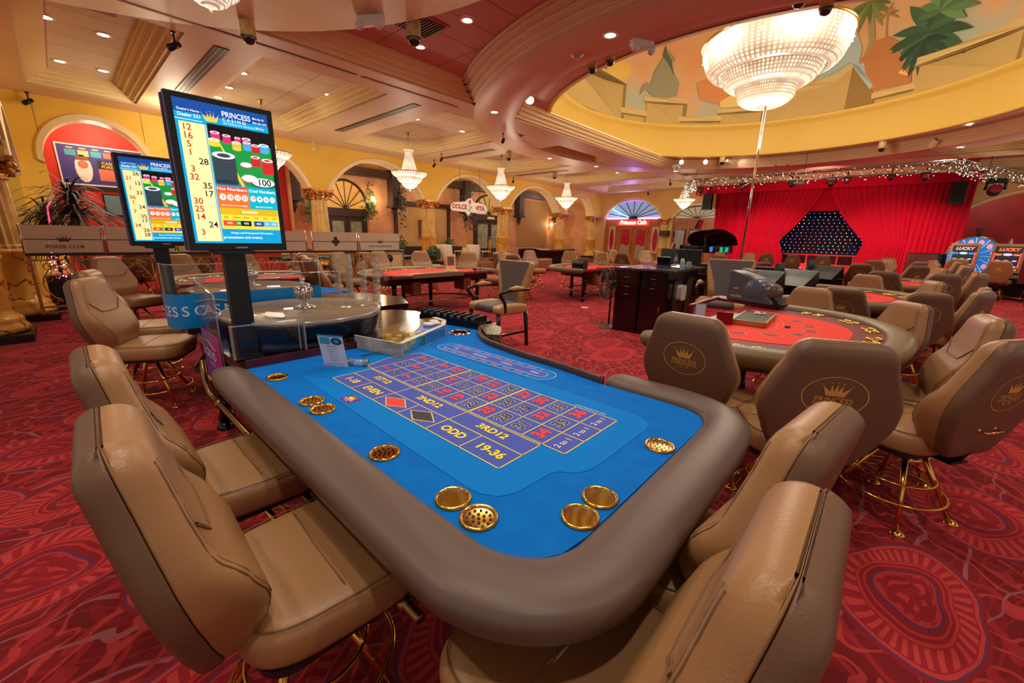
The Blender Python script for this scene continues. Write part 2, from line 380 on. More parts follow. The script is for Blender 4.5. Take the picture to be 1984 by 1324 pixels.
br.inputs['Color1'].default_value = (*lin((196, 120, 84)), 1); br.inputs['Color2'].default_value = (*lin((176, 96, 66)), 1); br.inputs['Mortar'].default_value = (*lin((208, 164, 126)), 1)
L(br.outputs['Color'], b.inputs['Base Color'])

# ------------------------------------------------------------------ lamps of the room (chandeliers and downlights carry their own below)
DOME = (-0.9, 10.6)
# ------------------------------------------------------------------ floor
b = MB(); b.bb((-17, -7, -0.1), (9, 27, 0)); struct(b.build('floor', carpet_m))
b = MB(); b.bb((-16.8, 4.3, 0.0), (-11.75, 22.0, 0.33)); struct(b.build('trim_terrace_floor', mat('terrace_tile', (150, 104, 70), 0.4)))
# ------------------------------------------------------------------ ceiling
def ringslab(b, c, ro, ri, z0, z1, n=72, mi=0):
    L4 = [[(c[0] + r * cos(2 * pi * k / n), c[1] + r * sin(2 * pi * k / n), z) for k in range(n)] for r, z in ((ri, z0), (ro, z0), (ro, z1), (ri, z1))]
    b.loft(L4 + [L4[0]], mi, True, False)
# tile field with the dome hole cut out
def field(b, x0, x1, y0, y1, z, hole=None, mi=0, n=72):
    if hole is None: b.poly([(x0, y0, z), (x0, y1, z), (x1, y1, z), (x1, y0, z)], mi); return
    cx, cy, r = hole; vs = []; inn = []; out = []
    for k in range(n):
        t = 2 * pi * k / n + 1e-4; c_, s_ = cos(t), sin(t)
        m_ = min((x1 - cx) / c_ if c_ > 0 else (x0 - cx) / c_ if c_ < 0 else 1e9, (y1 - cy) / s_ if s_ > 0 else (y0 - cy) / s_ if s_ < 0 else 1e9)
        inn.append((cx + r * c_, cy + r * s_, z)); out.append((cx + m_ * c_, cy + m_ * s_, z))
    b.loft([inn, out], mi, False, False)
    for X in (x0, x1):
        for Y in (y0, y1):
            t = atan2(Y - cy, X - cx) % (2 * pi); k = int(t / (2 * pi) * n) % n
            b.poly([out[k], (X, Y, z), out[(k + 1) % n]], mi)
b = MB(); field(b, -12.2, -5.4, -7, 22.2, 4.5, None, 0); field(b, -5.4, 4.9, -7, 22.2, 4.502, (DOME[0], DOME[1], 5.13), 1)
field(b, 4.9, 9, -7, 22.2, 4.5, None, 0)
b.bb((-16.9, -7, 4.5), (-12.2, 25.6, 4.6), 2); b.bb((-12.2, 22.2, 4.5), (9, 26, 4.6), 2)
struct(b.build('ceiling', [tile_cream, tile_rose, mold_m]))
STEP = [(0.0, 4.2, 4.215), (-0.02, 4.215, 4.23), (0.055, 4.23, 4.265), (0.075, 4.265, 4.285), (0.13, 4.285, 4.33), (0.15, 4.33, 4.35), (0.215, 4.35, 4.40), (0.235, 4.40, 4.42), (0.30, 4.42, 4.46), (0.34, 4.46, 4.50)]
def beam(b, x0, x1, y0, y1, gx=1, gy=1, dz=0.0):
    b.bb((x0, y0, 4.2 + dz), (x1, y1, 4.208), 0)
    for o, za, zb in STEP:
        b.bb((x0 - o * gx, y0 - o * gy, max(za, 4.208) + dz), (x1 + o * gx, y1 + o * gy, zb), 1)
def mkbeam(n, *a, **k):
    b = MB(); beam(b, *a, **k); struct(b.build(n, [beam_m, mold_m]))
mkbeam('trim_ceiling_beam_long', -5.95, -5.12, -7, 22.3)
mkbeam('trim_ceiling_beam_wall', -12.3, -11.15, -1.9, 22.3, dz=.0021)
mkbeam('trim_ceiling_beam_end', -12.3, -5.5, -3.3, -1.36, dz=.0031)
for i, (ya, yb) in enumerate(((0.28, 1.2), (3.52, 4.95), (7.75, 9.25), (12.45, 14.0), (17.1, 18.3), (21.2, 22.3))):
    mkbeam('trim_ceiling_beam_cross', -11.5, -5.6, ya, yb, dz=.0045)
mkbeam('trim_ceiling_beam_stage', -5.5, 9, 17.2, 18.2, dz=.0055); mkbeam('trim_ceiling_beam_far', -5.5, 9, 21.3, 22.3, dz=.0055)
mkbeam('trim_ceiling_beam_side', 6.3, 7.2, -7, 22.3, dz=.0015)
b = MB(); n = 96
ringslab(b, DOME, 6.95, 6.0, 4.197, 4.202, n, 0)
for o, za, zb in STEP: ringslab(b, DOME, 6.95 + o, 6.0 - o * .55, max(za, 4.202), zb, n, 1)
ringslab(b, DOME, 6.0, 5.13, 4.49, 4.5, n, 0)
struct(b.build('trim_ceiling_ring', [rose_m, rosemold]))
b = MB(); c = (-1.38, -2.66)
b.lathe([(0.01, 4.194), (5.12, 4.194), (5.12, 4.202)], 96, (*c, 0), 0, True, caps=False)
for o, za, zb in STEP: b.lathe([(5.12 + o, max(za, 4.202)), (5.12 + o, zb), (4.0, zb)], 96, (*c, 0), 1, False, caps=False)
struct(b.build('trim_ceiling_disc', [beam_m, mold_m]))
# dome: yellow drum, ledge, painted drum wall, lid
b = MB(); dr = [(5.22, 4.47), (5.12, 4.47), (5.10, 4.5), (5.12, 4.54), (5.12, 5.30), (5.08, 5.34), (5.04, 5.40), (4.98, 5.44), (4.98, 5.50), (5.35, 5.52)]
b.lathe(dr, 96, (*DOME, 0), 0, True, caps=False); struct(b.build('trim_dome_drum', drum_m))
mur, nt, bs, N, L, mth, mix = nodes('mural_sky', 0.75)
geo = N('NewGeometry'); sx = N('SeparateXYZ'); L(geo.outputs['Position'], sx.inputs[0])
n1 = N('TexNoise'); n1.inputs['Scale'].default_value = 0.7; n1.inputs['Detail'].default_value = 5; L(geo.outputs['Position'], n1.inputs['Vector'])
rp = N('ValToRGB'); e = rp.color_ramp.elements; e[0].position = .34; e[0].color = (*lin((170, 184, 156)), 1); e[1].position = .5; e[1].color = (*lin((216, 170, 116)), 1)
q = e.new(.7); q.color = (*lin((220, 152, 96)), 1)
L(n1.outputs['Fac'], rp.inputs[0]); L(rp.outputs[0], bs.inputs['Base Color'])
b = MB(); b.lathe([(5.33, 5.5), (5.33, 9.0), (0.05, 9.6)], 96, (*DOME, 0), 0, True, caps=False); struct(b.build('trim_dome_wall', mur))
# mural figures painted on the drum wall: angle (deg) and height, at the wall radius
def mural(name, shapes, label):
    b = MB(); mats = []; 
    for k, (rgb, pts, r) in enumerate(shapes):
        m = mat('paint_%d_%d_%d' % rgb, rgb, 0.75)
        if m not in mats: mats.append(m)
        vs = []; 
        P = list(pts) if len(pts) < 4 else [tuple(v) for v in pts]
        # subdivide edges so that the patch follows the curve
        Q = []
        for i, p in enumerate(P):
            q_ = P[(i + 1) % len(P)]; nn = max(1, int(abs(q_[0] - p[0]) / 4))
            for j in range(nn): Q.append((p[0] + (q_[0] - p[0]) * j / nn, p[1] + (q_[1] - p[1]) * j / nn))
        import mathutils
        tri = mathutils.geometry.tessellate_polygon([[Vector((a_ * .09, z_, 0)) for a_, z_ in Q]])
        vs = [(DOME[0] + (r) * cos(radians(a_)), DOME[1] + (r) * sin(radians(a_)), z_) for a_, z_ in Q]
        b.add(vs, [tuple(t) for t in tri], mats.index(m))
    o = b.build(name, mats, MUR); return o
MUR = thing('dome_mural', 'mural of horse, palms and draped figures painted above the yellow dome band', 'mural')
ST = (194, 166, 100); ST2 = (150, 120, 64); ST3 = (210, 184, 120)
def stone(x0, x1, z0, z1, cap=0.16, r=5.30):
    return [(ST, [(x0, z0), (x1, z0), (x1, z1 - cap), (x0, z1 - cap)], r), (ST3, [(x0 + 1.2, z1 - cap), (x1 - 1.2, z1 - cap), (x1 - 1.2, z1), (x0 + 1.2, z1)], r - .004),
            (ST2, [(x0 + .8, z1 - cap - .05), (x1 - .8, z1 - cap - .05), (x1 - .8, z1 - cap), (x0 + .8, z1 - cap)], r - .006), (ST2, [(x1, z0), (x1 - 1.5, z0), (x1 - 1.5, z1 - cap), (x1, z1 - cap)], r - .002)]
sh = stone(200, 158, 5.5, 6.85) + stone(157, 147.5, 5.5, 5.95) + stone(147, 132, 5.5, 6.42) + stone(132, 118, 5.5, 5.85) + stone(118, 104, 5.5, 6.1)
sh += [(ST, [(104, 5.5), (79, 5.5), (79, 6.85), (83, 6.6), (90, 6.45), (97, 6.45), (104, 6.55)], 5.30), (ST3, [(104, 6.40), (97, 6.32), (90, 6.32), (83, 6.45), (79, 6.72), (79, 6.9), (83, 6.66), (90, 6.52), (97, 6.5), (104, 6.6)], 5.296),
       (ST2, [(79, 5.5), (71, 5.5), (72, 5.9), (79, 6.85)], 5.298)]
sh += stone(71, 60, 5.5, 5.88) + stone(62, 38, 5.5, 6.5, .2) + stone(37, 0, 5.5, 7.0, .2) + stone(0, -60, 5.5, 6.4)
o = mural('painted_balustrade', sh, '')
def fan(cx, cz, n, l, w, a0, a1, rgb, r=5.292):
    out = []; f = 10.8
    for k in range(n):
        t = radians(a0 + (a1 - a0) * k / max(n - 1, 1)); dx, dz = cos(t), sin(t); ll = l * (0.75 + 0.35 * ((k * 7) % 5) / 4); sg = 1 if dx >= 0 else -1; P = []; Q = []
        for q in range(6):
            u = q / 5; wd = w * sin(pi * min(1, u * .92 + .06)) ; cu = -.30 * ll * u * u * abs(dx)
            px, pz = dx * ll * u, dz * ll * u + cu; P.append((cx + (px - dz * wd) * f, cz + pz + dx * wd)); Q.append((cx + (px + dz * wd) * f, cz + pz - dx * wd))
        c2 = tuple(min(255, int(v * (1.0 + .14 * (k % 3)))) for v in rgb); out.append((c2, P + Q[::-1], r - k * .0005))
    return out
sh = [((158, 148, 96), [(75.5, 6.7), (77.2, 6.7), (76, 7.3), (78.6, 8.3), (77.2, 8.4), (74.6, 7.4)], 5.294)] + fan(78, 8.4, 8, .7, .06, 190, 350, (96, 112, 60))
sh += [((172, 140, 96), [(71.4, 7.2), (71.9, 7.2), (72.9, 7.9), (72.5, 7.9)], 5.294)] + fan(72.7, 7.9, 8, .3, .03, -20, 200, (150, 118, 70))
o = mural('painted_palm_trees', sh, '')
sh = [((186, 124, 70), [(77.2, 6.9), (75, 7.3), (71, 7.3), (67, 7.0), (63.5, 6.4), (62.5, 5.9), (72, 5.95), (76, 6.4)], 5.296)] + fan(70, 6.5, 12, .7, .07, 0, 200, (206, 146, 88), 5.29)
o = mural('painted_russet_bush', sh, '')
sh = fan(61, 7.05, 13, 1.05, .13, 0, 360, (52, 84, 58), 5.288) + fan(59, 7.45, 9, .75, .11, 20, 200, (84, 118, 76), 5.282) + fan(62, 6.9, 7, .8, .08, 180, 330, (38, 66, 48), 5.277)
o = mural('painted_banana_leaves', sh, '')
sh = [((170, 190, 184), [(88, 7.75), (84, 7.95), (80, 7.75), (77.5, 7.2), (77.5, 6.8), (73, 6.6), (71.3, 6.2), (73, 6.0), (77, 6.5), (80, 6.9), (83, 6.8), (86, 6.65), (84.8, 7.3)], 5.29),
      ((204, 216, 206), [(84, 7.8), (81, 7.6), (78.5, 7.1), (80, 7.3), (83, 7.5)], 5.286), ((140, 160, 160), [(80, 6.9), (77, 6.7), (73, 6.15), (76, 6.45)], 5.285), ((204, 160, 104), [(92, 7.5), (87, 7.9), (86, 7.0), (90, 6.5), (94, 6.7)], 5.292),
      ((176, 160, 120), [(88, 8.3), (86, 8.5), (84, 8.3), (85, 7.9), (87.5, 7.9)], 5.288)]
o = mural('painted_draped_figure', sh, '')
sh = [((150, 146, 112), [(150.5, 6.42), (149.5, 6.75), (147.5, 6.85), (146.2, 6.75), (145, 7.2), (142, 7.65), (141.5, 8.0), (139.5, 7.85), (137, 7.65), (137.5, 7.55), (139.7, 7.5), (137.2, 7.25), (134.5, 6.9), (135, 6.5), (139, 6.4), (143, 6.42), (146, 6.5), (148, 6.65), (149.3, 6.5)], 5.288),
      ((96, 100, 84), [(142.3, 7.7), (141.5, 8.05), (140.6, 7.8), (138.6, 7.6), (137.2, 7.2), (136.8, 7.0), (138.6, 7.35)], 5.283), ((196, 188, 146), [(144, 7.1), (142, 7.3), (140, 7.0), (138, 6.7), (141, 6.6), (143.5, 6.8)], 5.282)]
o = mural('painted_horse', sh, '')
sh = [((224, 186, 84), [(166, 7.3), (160, 7.45), (155, 7.2), (156, 6.9), (161, 6.75), (167, 6.85)], 5.288), ((206, 130, 60), [(168, 7.6), (163, 7.9), (158, 7.6), (160, 7.3), (166, 7.2)], 5.29),
      ((212, 140, 84), [(128, 6.9), (122, 7.1), (114, 6.8), (110, 6.5), (118, 6.2), (126, 6.4)], 5.286), ((232, 196, 120), [(120, 6.5), (110, 6.6), (104, 6.35), (106, 6.1), (118, 6.1)], 5.282)]
o = mural('painted_golden_drapery', sh[:2], ''); o = mural('painted_russet_drapery', sh[2:], '')

# ------------------------------------------------------------------ arcade walls
def arc_pts(a, c, zs, rise, n=22):
    h = (c - a) / 2; R = (h * h + rise * rise) / (2 * rise); m_ = (a + c) / 2; zc = zs + rise - R; t0 = math.asin(min(1, h / R))
    if rise > h: t0 = pi - t0
    return [(m_ - R * sin(t0 - 2 * t0 * k / n), zc + R * cos(t0 - 2 * t0 * k / n)) for k in range(n + 1)]
def arcade(b, M, bays, x0, x1, ztop, zs, thick, mi=0, mi2=1, trim=1):
    """wall with arches in local (u, depth, z); M maps it to the world"""
    def put(u, w, z): return (u, w, z)
    edges = [x0] + [v for a, c, r in bays for v in (a, c)] + [x1]
    for k in range(0, len(edges), 2):
        if edges[k + 1] - edges[k] > 1e-3: b.bb((edges[k], 0, zs), (edges[k + 1], thick, ztop), mi, M)
    for a, c, rise in bays:
        A = arc_pts(a, c, zs, rise)
        for (u0, z0), (u1, z1) in zip(A[:-1], A[1:]):
            b.poly([(u0, 0, z0), (u1, 0, z1), (u1, 0, ztop), (u0, 0, ztop)], mi, M)
            b.poly([(u0, thick, z0), (u0, thick, ztop), (u1, thick, ztop), (u1, thick, z1)], mi, M)
            b.poly([(u0, 0, z0), (u0, thick, z0), (u1, thick, z1), (u1, 0, z1)], mi2, M)
        m_ = (a + c) / 2
        sec = [[], [], [], []]
        for (u, z) in A:
            d = Vector((u - m_, z - (zs - .4))).normalized()
            for s_, (o, w) in zip(sec, ((0, 0.0), (0, -0.045), (0.11, -0.045), (0.14, 0.0))): s_.append((u + d.x * o, w, z + d.y * o))
        b.loft(sec, trim, False, False, False, M)
ML = basis((-12, 0, 0), (0, 1, 0), (-1, 0, 0))  # u = world Y, depth towards -X, z = X x Y
ML = Matrix(((0, -1, 0, -12), (1, 0, 0, 0), (0, 0, 1, 0), (0, 0, 0, 1)))
b = MB(); arcade(b, ML, [(-1.32, 0.42, 1.0), (0.95, 4.22, 1.1), (4.94, 8.56, 1.1), (9.3, 12.92, 1.1), (13.66, 17.6, 1.1), (18.4, 21.1, 1.1)], -1.75, 22.2, 4.5, 2.85, 0.42)
b.bb((-12.42, -1.75, 0), (-12.0, -1.32, 2.85), 0)
struct(b.build('wall_left', [wall_y, mold_m]))
ME = Matrix(((1, 0, 0, 0), (0, 1, 0, -1.75), (0, 0, 1, 0), (0, 0, 0, 1)))
ME = Matrix(((-1, 0, 0, 0), (0, -1, 0, -1.75), (0, 0, 1, 0), (0, 0, 0, 1)))
b = MB(); arcade(b, ME, [(6.75, 8.05, .9), (8.75, 11.7, 1.05)], 6.0, 12.42, 4.5, 2.5, 0.45); b.bb((-12.42, -2.2, 0), (-11.7, -1.75, 2.5), 0)
struct(b.build('wall_end', [wall_y, mold_m]))
b = MB(); b.bb((-12.4, -3.7, 0), (-5.5, -3.6, 4.5)); struct(b.build('wall_end_back', gyp))
b = MB(); b.bb((-14.1, -4, 0), (-14.0, 4.4, 4.5), 0); struct(b.build('wall_poker_room', red_wall))
b = MB(); b.bb((-15.3, 4.3, 0), (-15.2, 27, 4.5), 0); b.bb((-15.2, 4.3, 0), (-13.9, 4.4, 4.5), 0); b.bb((-15.2, 22.3, .33), (-12.3, 22.4, 4.5), 0)
b.bb((-15.196, 4.9, 1.6), (-15.19, 5.7, 2.5), 1); b.bb((-15.196, 4.6, 2.9), (-15.19, 5.4, 3.8), 1); b.bb((-15.196, 11.2, 2.2), (-15.19, 12.6, 3.1), 1)
struct(b.build('wall_back', [wall_peach, brick_m]))
MF = Matrix(((1, 0, 0, 0), (0, 1, 0, 22.1), (0, 0, 1, 0), (0, 0, 0, 1)))
b = MB(); arcade(b, MF, [(-11.68, -7.98, 1.1), (-7.35, -4.9, .66)], -12.3, -4.6, 4.5, 2.7, 0.4, 0, 1); b.bb((-4.9, 22.12, 0), (-4.6, 22.5, 2.7), 0)
arcade(b, MF, [(3.3, 8.6, 1.15)], 2.95, 9.0, 4.5, 2.4, 0.4, 0, 1)
for xa, xb in ((-12.3, -11.68), (-7.98, -7.35), (-5.0, -4.6), (2.95, 3.3)): b.bb((xa, 22.11, 0), (xb, 22.49, 2.71), 0)
b.bb((-5.0, 22.3, 4.1), (3.0, 22.4, 4.5), 0)
struct(b.build('wall_far', [mottled('pale_ochre_plaster', (236, 192, 122), (226, 178, 104), 0.9), mold_m]))
b = MB(); b.bb((2.5, 25.5, 0), (9, 25.6, 4.5)); struct(b.build('wall_slot_hall', dkred_wall))
# ------------------------------------------------------------------ columns
def spiral(c, r, turns, ax1, ax2, n=26, r0=0.12):
    c = Vector(c); a = Vector(ax1); d = Vector(ax2); out = []
    for k in range(n + 1):
        t = k / n; rr = r * (1 - t * (1 - r0)); w = 2 * pi * turns * t
        out.append(c + a * (rr * cos(w)) + d * (rr * sin(w)))
    return out
def column(x, y, z0, zped, zcap, R, label, group):
    t = thing('column', label, 'column', (x, y, z0), 0, group)
    zp = zped - z0; zc = zcap - z0
    b = MB(); b.box((0, 0, .05), (R * 3.1, R * 3.1, .10)); b.build('plinth', blackstone, t)
    b = MB(); pr = [(R * 1.42, .1), (R * 1.48, .13), (R * 1.48, .17), (R * 1.40, .21), (R * 1.33, .24), (R * 1.36, .27), (R * 1.30, .30), (R * 1.12, .34), (R * 1.08, .40), (R * 1.10, zp - .06), (R * 1.18, zp - .03), (R * 1.18, zp), (R * 1.0, zp + .03)]
    b.lathe(pr, 28); b.build('pedestal', marble_v, t)
    b = MB(); loops = []; n = 40
    for z, s in ((zp + .02, 1.05), (zp + .07, 1.05), (zp + .09, .98), (zc - .34, .88), (zc - .31, .9)):
        loops.append([(R * s * (1 - (.09 if k % 2 else 0)) * cos(2 * pi * k / n), R * s * (1 - (.09 if k % 2 else 0)) * sin(2 * pi * k / n), z) for k in range(n)])
    b.loft(loops, 0, False); b.build('shaft', flute_m, t)
    b = MB(); b.box((0, 0, zc - .025), (R * 2.7, R * 2.7, .05)); b.box((0, 0, zc - .065), (R * 2.45, R * 2.45, .03))
    b.lathe([(R * .92, zc - .34), (R * 1.0, zc - .32), (R * .92, zc - .30), (R * 1.1, zc - .18), (R * 1.18, zc - .08)], 20)
    for sx_, sy_ in ((1, 0), (-1, 0), (0, 1), (0, -1)):
        nrm = Vector((sx_, sy_, 0)); tg = Vector((-sy_, sx_, 0))
        for s_ in (-1, 1):
            c = nrm * (R * 1.12) + tg * (s_ * R * .92) + Vector((0, 0, zc - .17))
            b.tube(spiral(c, R * .40, 1.6, tg * s_, Vector((0, 0, 1))), [0.028 * R / .22 * (1 - .5 * k / 26) for k in range(27)], 6)
            b.ball(c + nrm * .01, R * .12, 0, 8)
            b.tube([c + nrm * -.02 + Vector((0, 0, R * .4)), c * .5 + nrm * (R * .6) + Vector((0, 0, zc * .5 - .05)) , nrm * (R * 1.14) + Vector((0, 0, zc - .11))], .02, 6)
        b.ball(nrm * (R * 1.15) + Vector((0, 0, zc - .10)), R * .16, 0, 8)
        b.rod(nrm * (R * 1.12) + tg * (-R * .9) + Vector((0, 0, zc - .10)), nrm * (R * 1.12) + tg * (R * .9) + Vector((0, 0, zc - .10)), .018)
    b.build('capital', capgold, t)
    return t
for i, (y, w) in enumerate(((0.68, 'behind the display screens'), (4.58, 'behind the etched poker glass'), (8.93, 'left of the hanging restaurant sign'), (13.29, 'right of the hanging restaurant sign'), (18.02, 'right of the landscape painting'), (21.4, 'in the corner beside the cafe doors'))):
    column(-12.15, y, 0.33 if i else 0.0, 1.46, 2.86, .27 if i else .25, 'fluted column with gilded capital ' + w, 'arcade columns')
for x in (-7.75,): column(x, 22.0, 0.0, 1.1, 2.72, .22, 'fluted column with gilded capital between the cafe doors and the framed pictures', 'arcade columns')
column(-8.42, -2.08, 0, 1.12, 2.52, .30, 'yellow marble column where the poker rail begins', 'marble columns by the rail')
column(-6.72, -2.33, 0, 1.12, 2.52, .30, 'nearest yellow marble column, cut by the frame edge, on a black plinth', 'marble columns by the rail')

# ------------------------------------------------------------------ gaming chair: sitter looks along +Y, origin on the floor
def prof(tbl, v):
    for (a, x), (c, y) in zip(tbl[:-1], tbl[1:]):
        if v <= c: f = (v - a) / (c - a); f = f * f * (3 - 2 * f) * .5 + f * .5; return x + (y - x) * f
    return tbl[-1][1]
HW = [(0, .14), (.06, .178), (.16, .232), (.27, .270), (.35, .272), (.44, .245), (.53, .210), (.60, .19), (.645, .18)]
TF = [(0, .075), (.08, .115), (.18, .14), (.28, .12), (.38, .078), (.50, .072), (.645, .07)]
BH = 0.645
def ease(v, lo, hi, e):
    d = min((v - lo), (hi - v)) / e
    return 1.0 if d >= 1 else sqrt(max(0.0, 1 - (1 - max(d, 0)) ** 2))
def backsec(v, w, ya, yb, rc, e, v0, v1, n=5):
    k = ease(v, v0, v1, e); dep = (yb - ya); ww = w - (1 - k) * .06
    if yb <= 0.0: y0, y1, ra, rb = ya + dep * (1 - k) * .85, yb, rc, .004
    else: y0, y1, ra, rb = ya, yb - dep * (1 - k) * .8, .006, rc
    h = (y1 - y0) * .9
    return [(x, y, v) for x, y, _ in rrect2(-ww, ww, y0, y1, min(ra, h), min(rb, h), n)]
CH_TILT = radians(11)
MBK = Matrix.Translation((0, -.215, .475)) @ Matrix.Rotation(CH_TILT, 4, 'X')   # back frame: x across, y to the front, z up the back
vs_ = [0, .002, .006, .014, .026, .045, .08, .12, .16, .20, .24, .28, .32, .36, .40, .44, .48, .52, .56, .585, .605, .621, .633, .640, .6435, .645]
def make_chair(name='gaming_chair', lea=leather, emblem=True):
    t = thing(name, '', 'chair')
    # seat cushion
    b = MB(); L4 = []
    for z, s in ((.445, .90), (.452, .955), (.468, .985), (.50, 1.0), (.528, .995), (.546, .97), (.558, .92), (.565, .84), (.570, .6), (.572, .25)):
        pts = []
        for k in range(36):
            a = 2 * pi * k / 36; c_, s_ = cos(a), sin(a); e = .5
            x = .262 * s * (abs(c_) ** e) * (1 if c_ > 0 else -1); y = .255 * s * (abs(s_) ** e) * (1 if s_ > 0 else -1)
            x *= 1 + .06 * (y / .25); pts.append((x, y + .055, z + .012 * max(0, -y) * (1 if z > .5 else 0)))
        L4.append(pts)
    b.loft(L4, 0); seat = b.build('seat', [lea], t)
    b = MB()
    def onseat(x, y): return .5715 - .004 * (abs(x) / .2) ** 3 - .003 * (abs(y - .05) / .2) ** 3
    b.tube([(-.20, .055, .5705), (0, .05, .5735), (.20, .055, .5705)], .0022, 5); ring = []
    for k in range(40):
        a = 2 * pi * k / 40; c_, s_ = cos(a), sin(a)
        x = .246 * (abs(c_) ** .5) * (1 if c_ > 0 else -1); y = .24 * (abs(s_) ** .5) * (1 if s_ > 0 else -1); x *= 1 + .06 * (y / .25)
        ring.append((x, y + .055, .5575 + .006))
    b.tube(ring, .0024, 5, closed=True); b.build('seam', seam, seat)
    b = MB(); b.prism([(x, y) for x, y, _ in rrect(-.235, .235, -.165, .285, .08)], .425, .447); b.build('seat_pan', blackp, t)
    # back shell
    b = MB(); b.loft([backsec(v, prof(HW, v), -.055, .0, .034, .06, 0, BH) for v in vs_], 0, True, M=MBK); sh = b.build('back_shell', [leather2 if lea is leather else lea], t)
    # front cushion with the deeper lumbar bulge
    b = MB(); b.loft([backsec(v, prof(HW, v) - .003, .001, prof(TF, v), .055, .065, 0, BH - .002) for v in [q * (BH - .002) / BH for q in vs_]], 0, True, M=MBK); bk = b.build('backrest', [lea], t)
    b = MB()
    def fr(x, v): return (x, prof(TF, v) + .001, v)
    for dv in (0, .008):
        b.tube([fr(-.205, .44 + dv), fr(-.17, .41 + dv), fr(-.11, .355 + dv), fr(0, .35 + dv), fr(.11, .355 + dv), fr(.17, .41 + dv), fr(.205, .44 + dv)], .0022, 5, M=MBK)
    for s_ in (-1, 1):
        b.tube([(s_ * (prof(HW, v) - .03), prof(TF, v) - .008, v) for v in [.05 + .03 * k for k in range(19)]], .0022, 5, M=MBK)
        b.tube([(s_ * (prof(HW, v) - .042), prof(TF, v) - .0035, v) for v in [.05 + .03 * k for k in range(19)]], .0018, 5, M=MBK)
    b.build('seam', seam, bk)
    if emblem:
        b = MB(); ME_ = MBK @ basis((0, -.0565, .40), (1, 0, 0), (0, 0, 1))   # faces backwards
        n = 48
        for r1, r2 in ((1.0, .975),):
            b.loft([[(.125 * r * cos(2 * pi * k / n), .10 * r * sin(2 * pi * k / n), 0) for k in range(n)] for r in (1.0, .965)], 0, False, False, True, ME_)
        crown(b, ME_ @ Matrix.Translation((0, .032, 0)), .105)
        b.text('PRINCESS', .036, ME_ @ Matrix.Translation((0, -.018, 0)), bold=.01, cw=.95)
        b.text('INTERNATIONAL', .018, ME_ @ Matrix.Translation((0, -.038, 0)), bold=.01, cw=1.1)
        for s_ in (-1, 1):
            b.tube(spiral((s_ * .018, -.058, 0), .011, 1.1, (s_, 0, 0), (0, 1, 0), 10), .0012, 4, M=ME_)
        b.build('emblem', gold_print, sh)
    # handle on the back, bracket, plate
    b = MB(); hz = .19
    b.tube([(-.055, -.05, hz), (-.055, -.085, hz + .004), (.055, -.085, hz + .004), (.055, -.05, hz)], .0055, 6, M=MBK)
    for s_ in (-1, 1): b.ball((s_ * .055, -.052, hz), .011, 0, 8, M=MBK)
    b.build('handle', brass, t)
    b = MB(); b.box((0, -.16, .437), (.12, .18, .014)); b.tube([(0, -.19, .437), (0, -.245, .45), (0, -.262, .50), (0, -.275, .56)], .013, 8); b.build('back_bracket', steel_dk, t)
    b = MB(); b.lathe([(.09, .41), (.10, .413), (.10, .425), (.09, .428)], 20); b.lathe([(.03, .36), (.035, .41)], 14); b.build('swivel_plate', brass_dk, t)
    for k in range(4):
        a = radians(45 + 90 * k); d = Vector((cos(a), sin(a), 0)); b = MB()
        b.rod(d * .075 + Vector((0, 0, .412)), d * .275 + Vector((0, 0, .012)), .0155, .0125, 10)
        b.lathe([(.034, .0), (.034, .006), (.022, .014), (.012, .02)], 14, tuple(d * .285)); b.build('leg', brass, t)
    for r, z in ((.235, .145), (.175, .235)):
        b = MB(); b.tube([(r * cos(2 * pi * k / 40), r * 1.0 * sin(2 * pi * k / 40) * (1.12 if sin(2 * pi * k / 40) > 0 and z < .2 else 1), z) for k in range(40)], .0075, 6, closed=True); b.build('foot_ring', brass, t)
    return t
chair0 = make_chair(); chair_o = make_chair('slot_stool', leather_o, True)
_used = {}
def chair(x, y, ang, label, group=None, src=None, z=0.0, s=1.0):
    """ang: heading of the sitter in degrees, 0 = +Y, 90 = -X"""
    src = src or chair0
    if not _used.get(src.name): _used[src.name] = 1; c = src; c.location = (x, y, z); c.rotation_euler = (0, 0, radians(ang)); c['label'] = label; c['group'] = group or 'gaming chairs'
    else: c = dup(src, None, (x, y, z), radians(ang), label, group or 'gaming chairs')
    c.scale = (s, s, s)
    return c
G1 = 'chairs around the near roulette table'; G2 = 'chairs around the second roulette table'; G3 = 'chairs around the card tables on the right'; G4 = 'chairs around the card tables on the left'
chair(0.86, -1.11, -2, 'largest tan chair at front left, side on, at the long side of the blue table', G1)
chair(0.12, -1.10, 0, 'tan chair directly behind the largest one, at the long side of the blue table', G1)
chair(-2.62, -1.06, -28, 'tan chair with its full profile visible, beside the blue advertising panel', G2)
chair(-3.5, -1.0, -20, 'tan chair half hidden behind the one beside the blue panel', G2)
chair(1.64, -0.21, 82, 'tan chair at the short end of the blue table, second from the camera', G1)
chair(1.66, -0.76, 90, 'nearest tan chair, cut by the bottom edge, at the short end of the blue table', G1)
chair(1.28, 1.22, -6, 'tan chair seen from behind with crown emblem, the left one of two', G3)
chair(1.80, 1.08, 24, 'tan chair seen from behind with crown emblem, in front of the red layout', G3)
chair(2.26, 1.64, 56, 'tan chair at the right edge with its brass legs and foot rings in full view', G3)
chair(2.22, 2.28, 98, 'tan chair just behind the one at the right edge', G3)
chair(1.97, 3.16, 126, 'tan chair facing the camera at the round end of the nearest red table', G3, s=.95)
chair(1.38, 3.72, 165, 'tan chair facing the camera at the far side of the nearest red table', G3, s=.95)
chair(1.74, 4.62, -5, 'tan chair seen from behind with emblem, between the two nearest red tables', G3, s=.95)
chair(2.26, 4.80, 25, 'tan chair with partly hidden emblem, right of the red table gap', G3, s=.95)
chair(2.56, 5.38, 66, 'tan chair seen edge on with its back handle showing, beside the aisle', G3, s=.95)
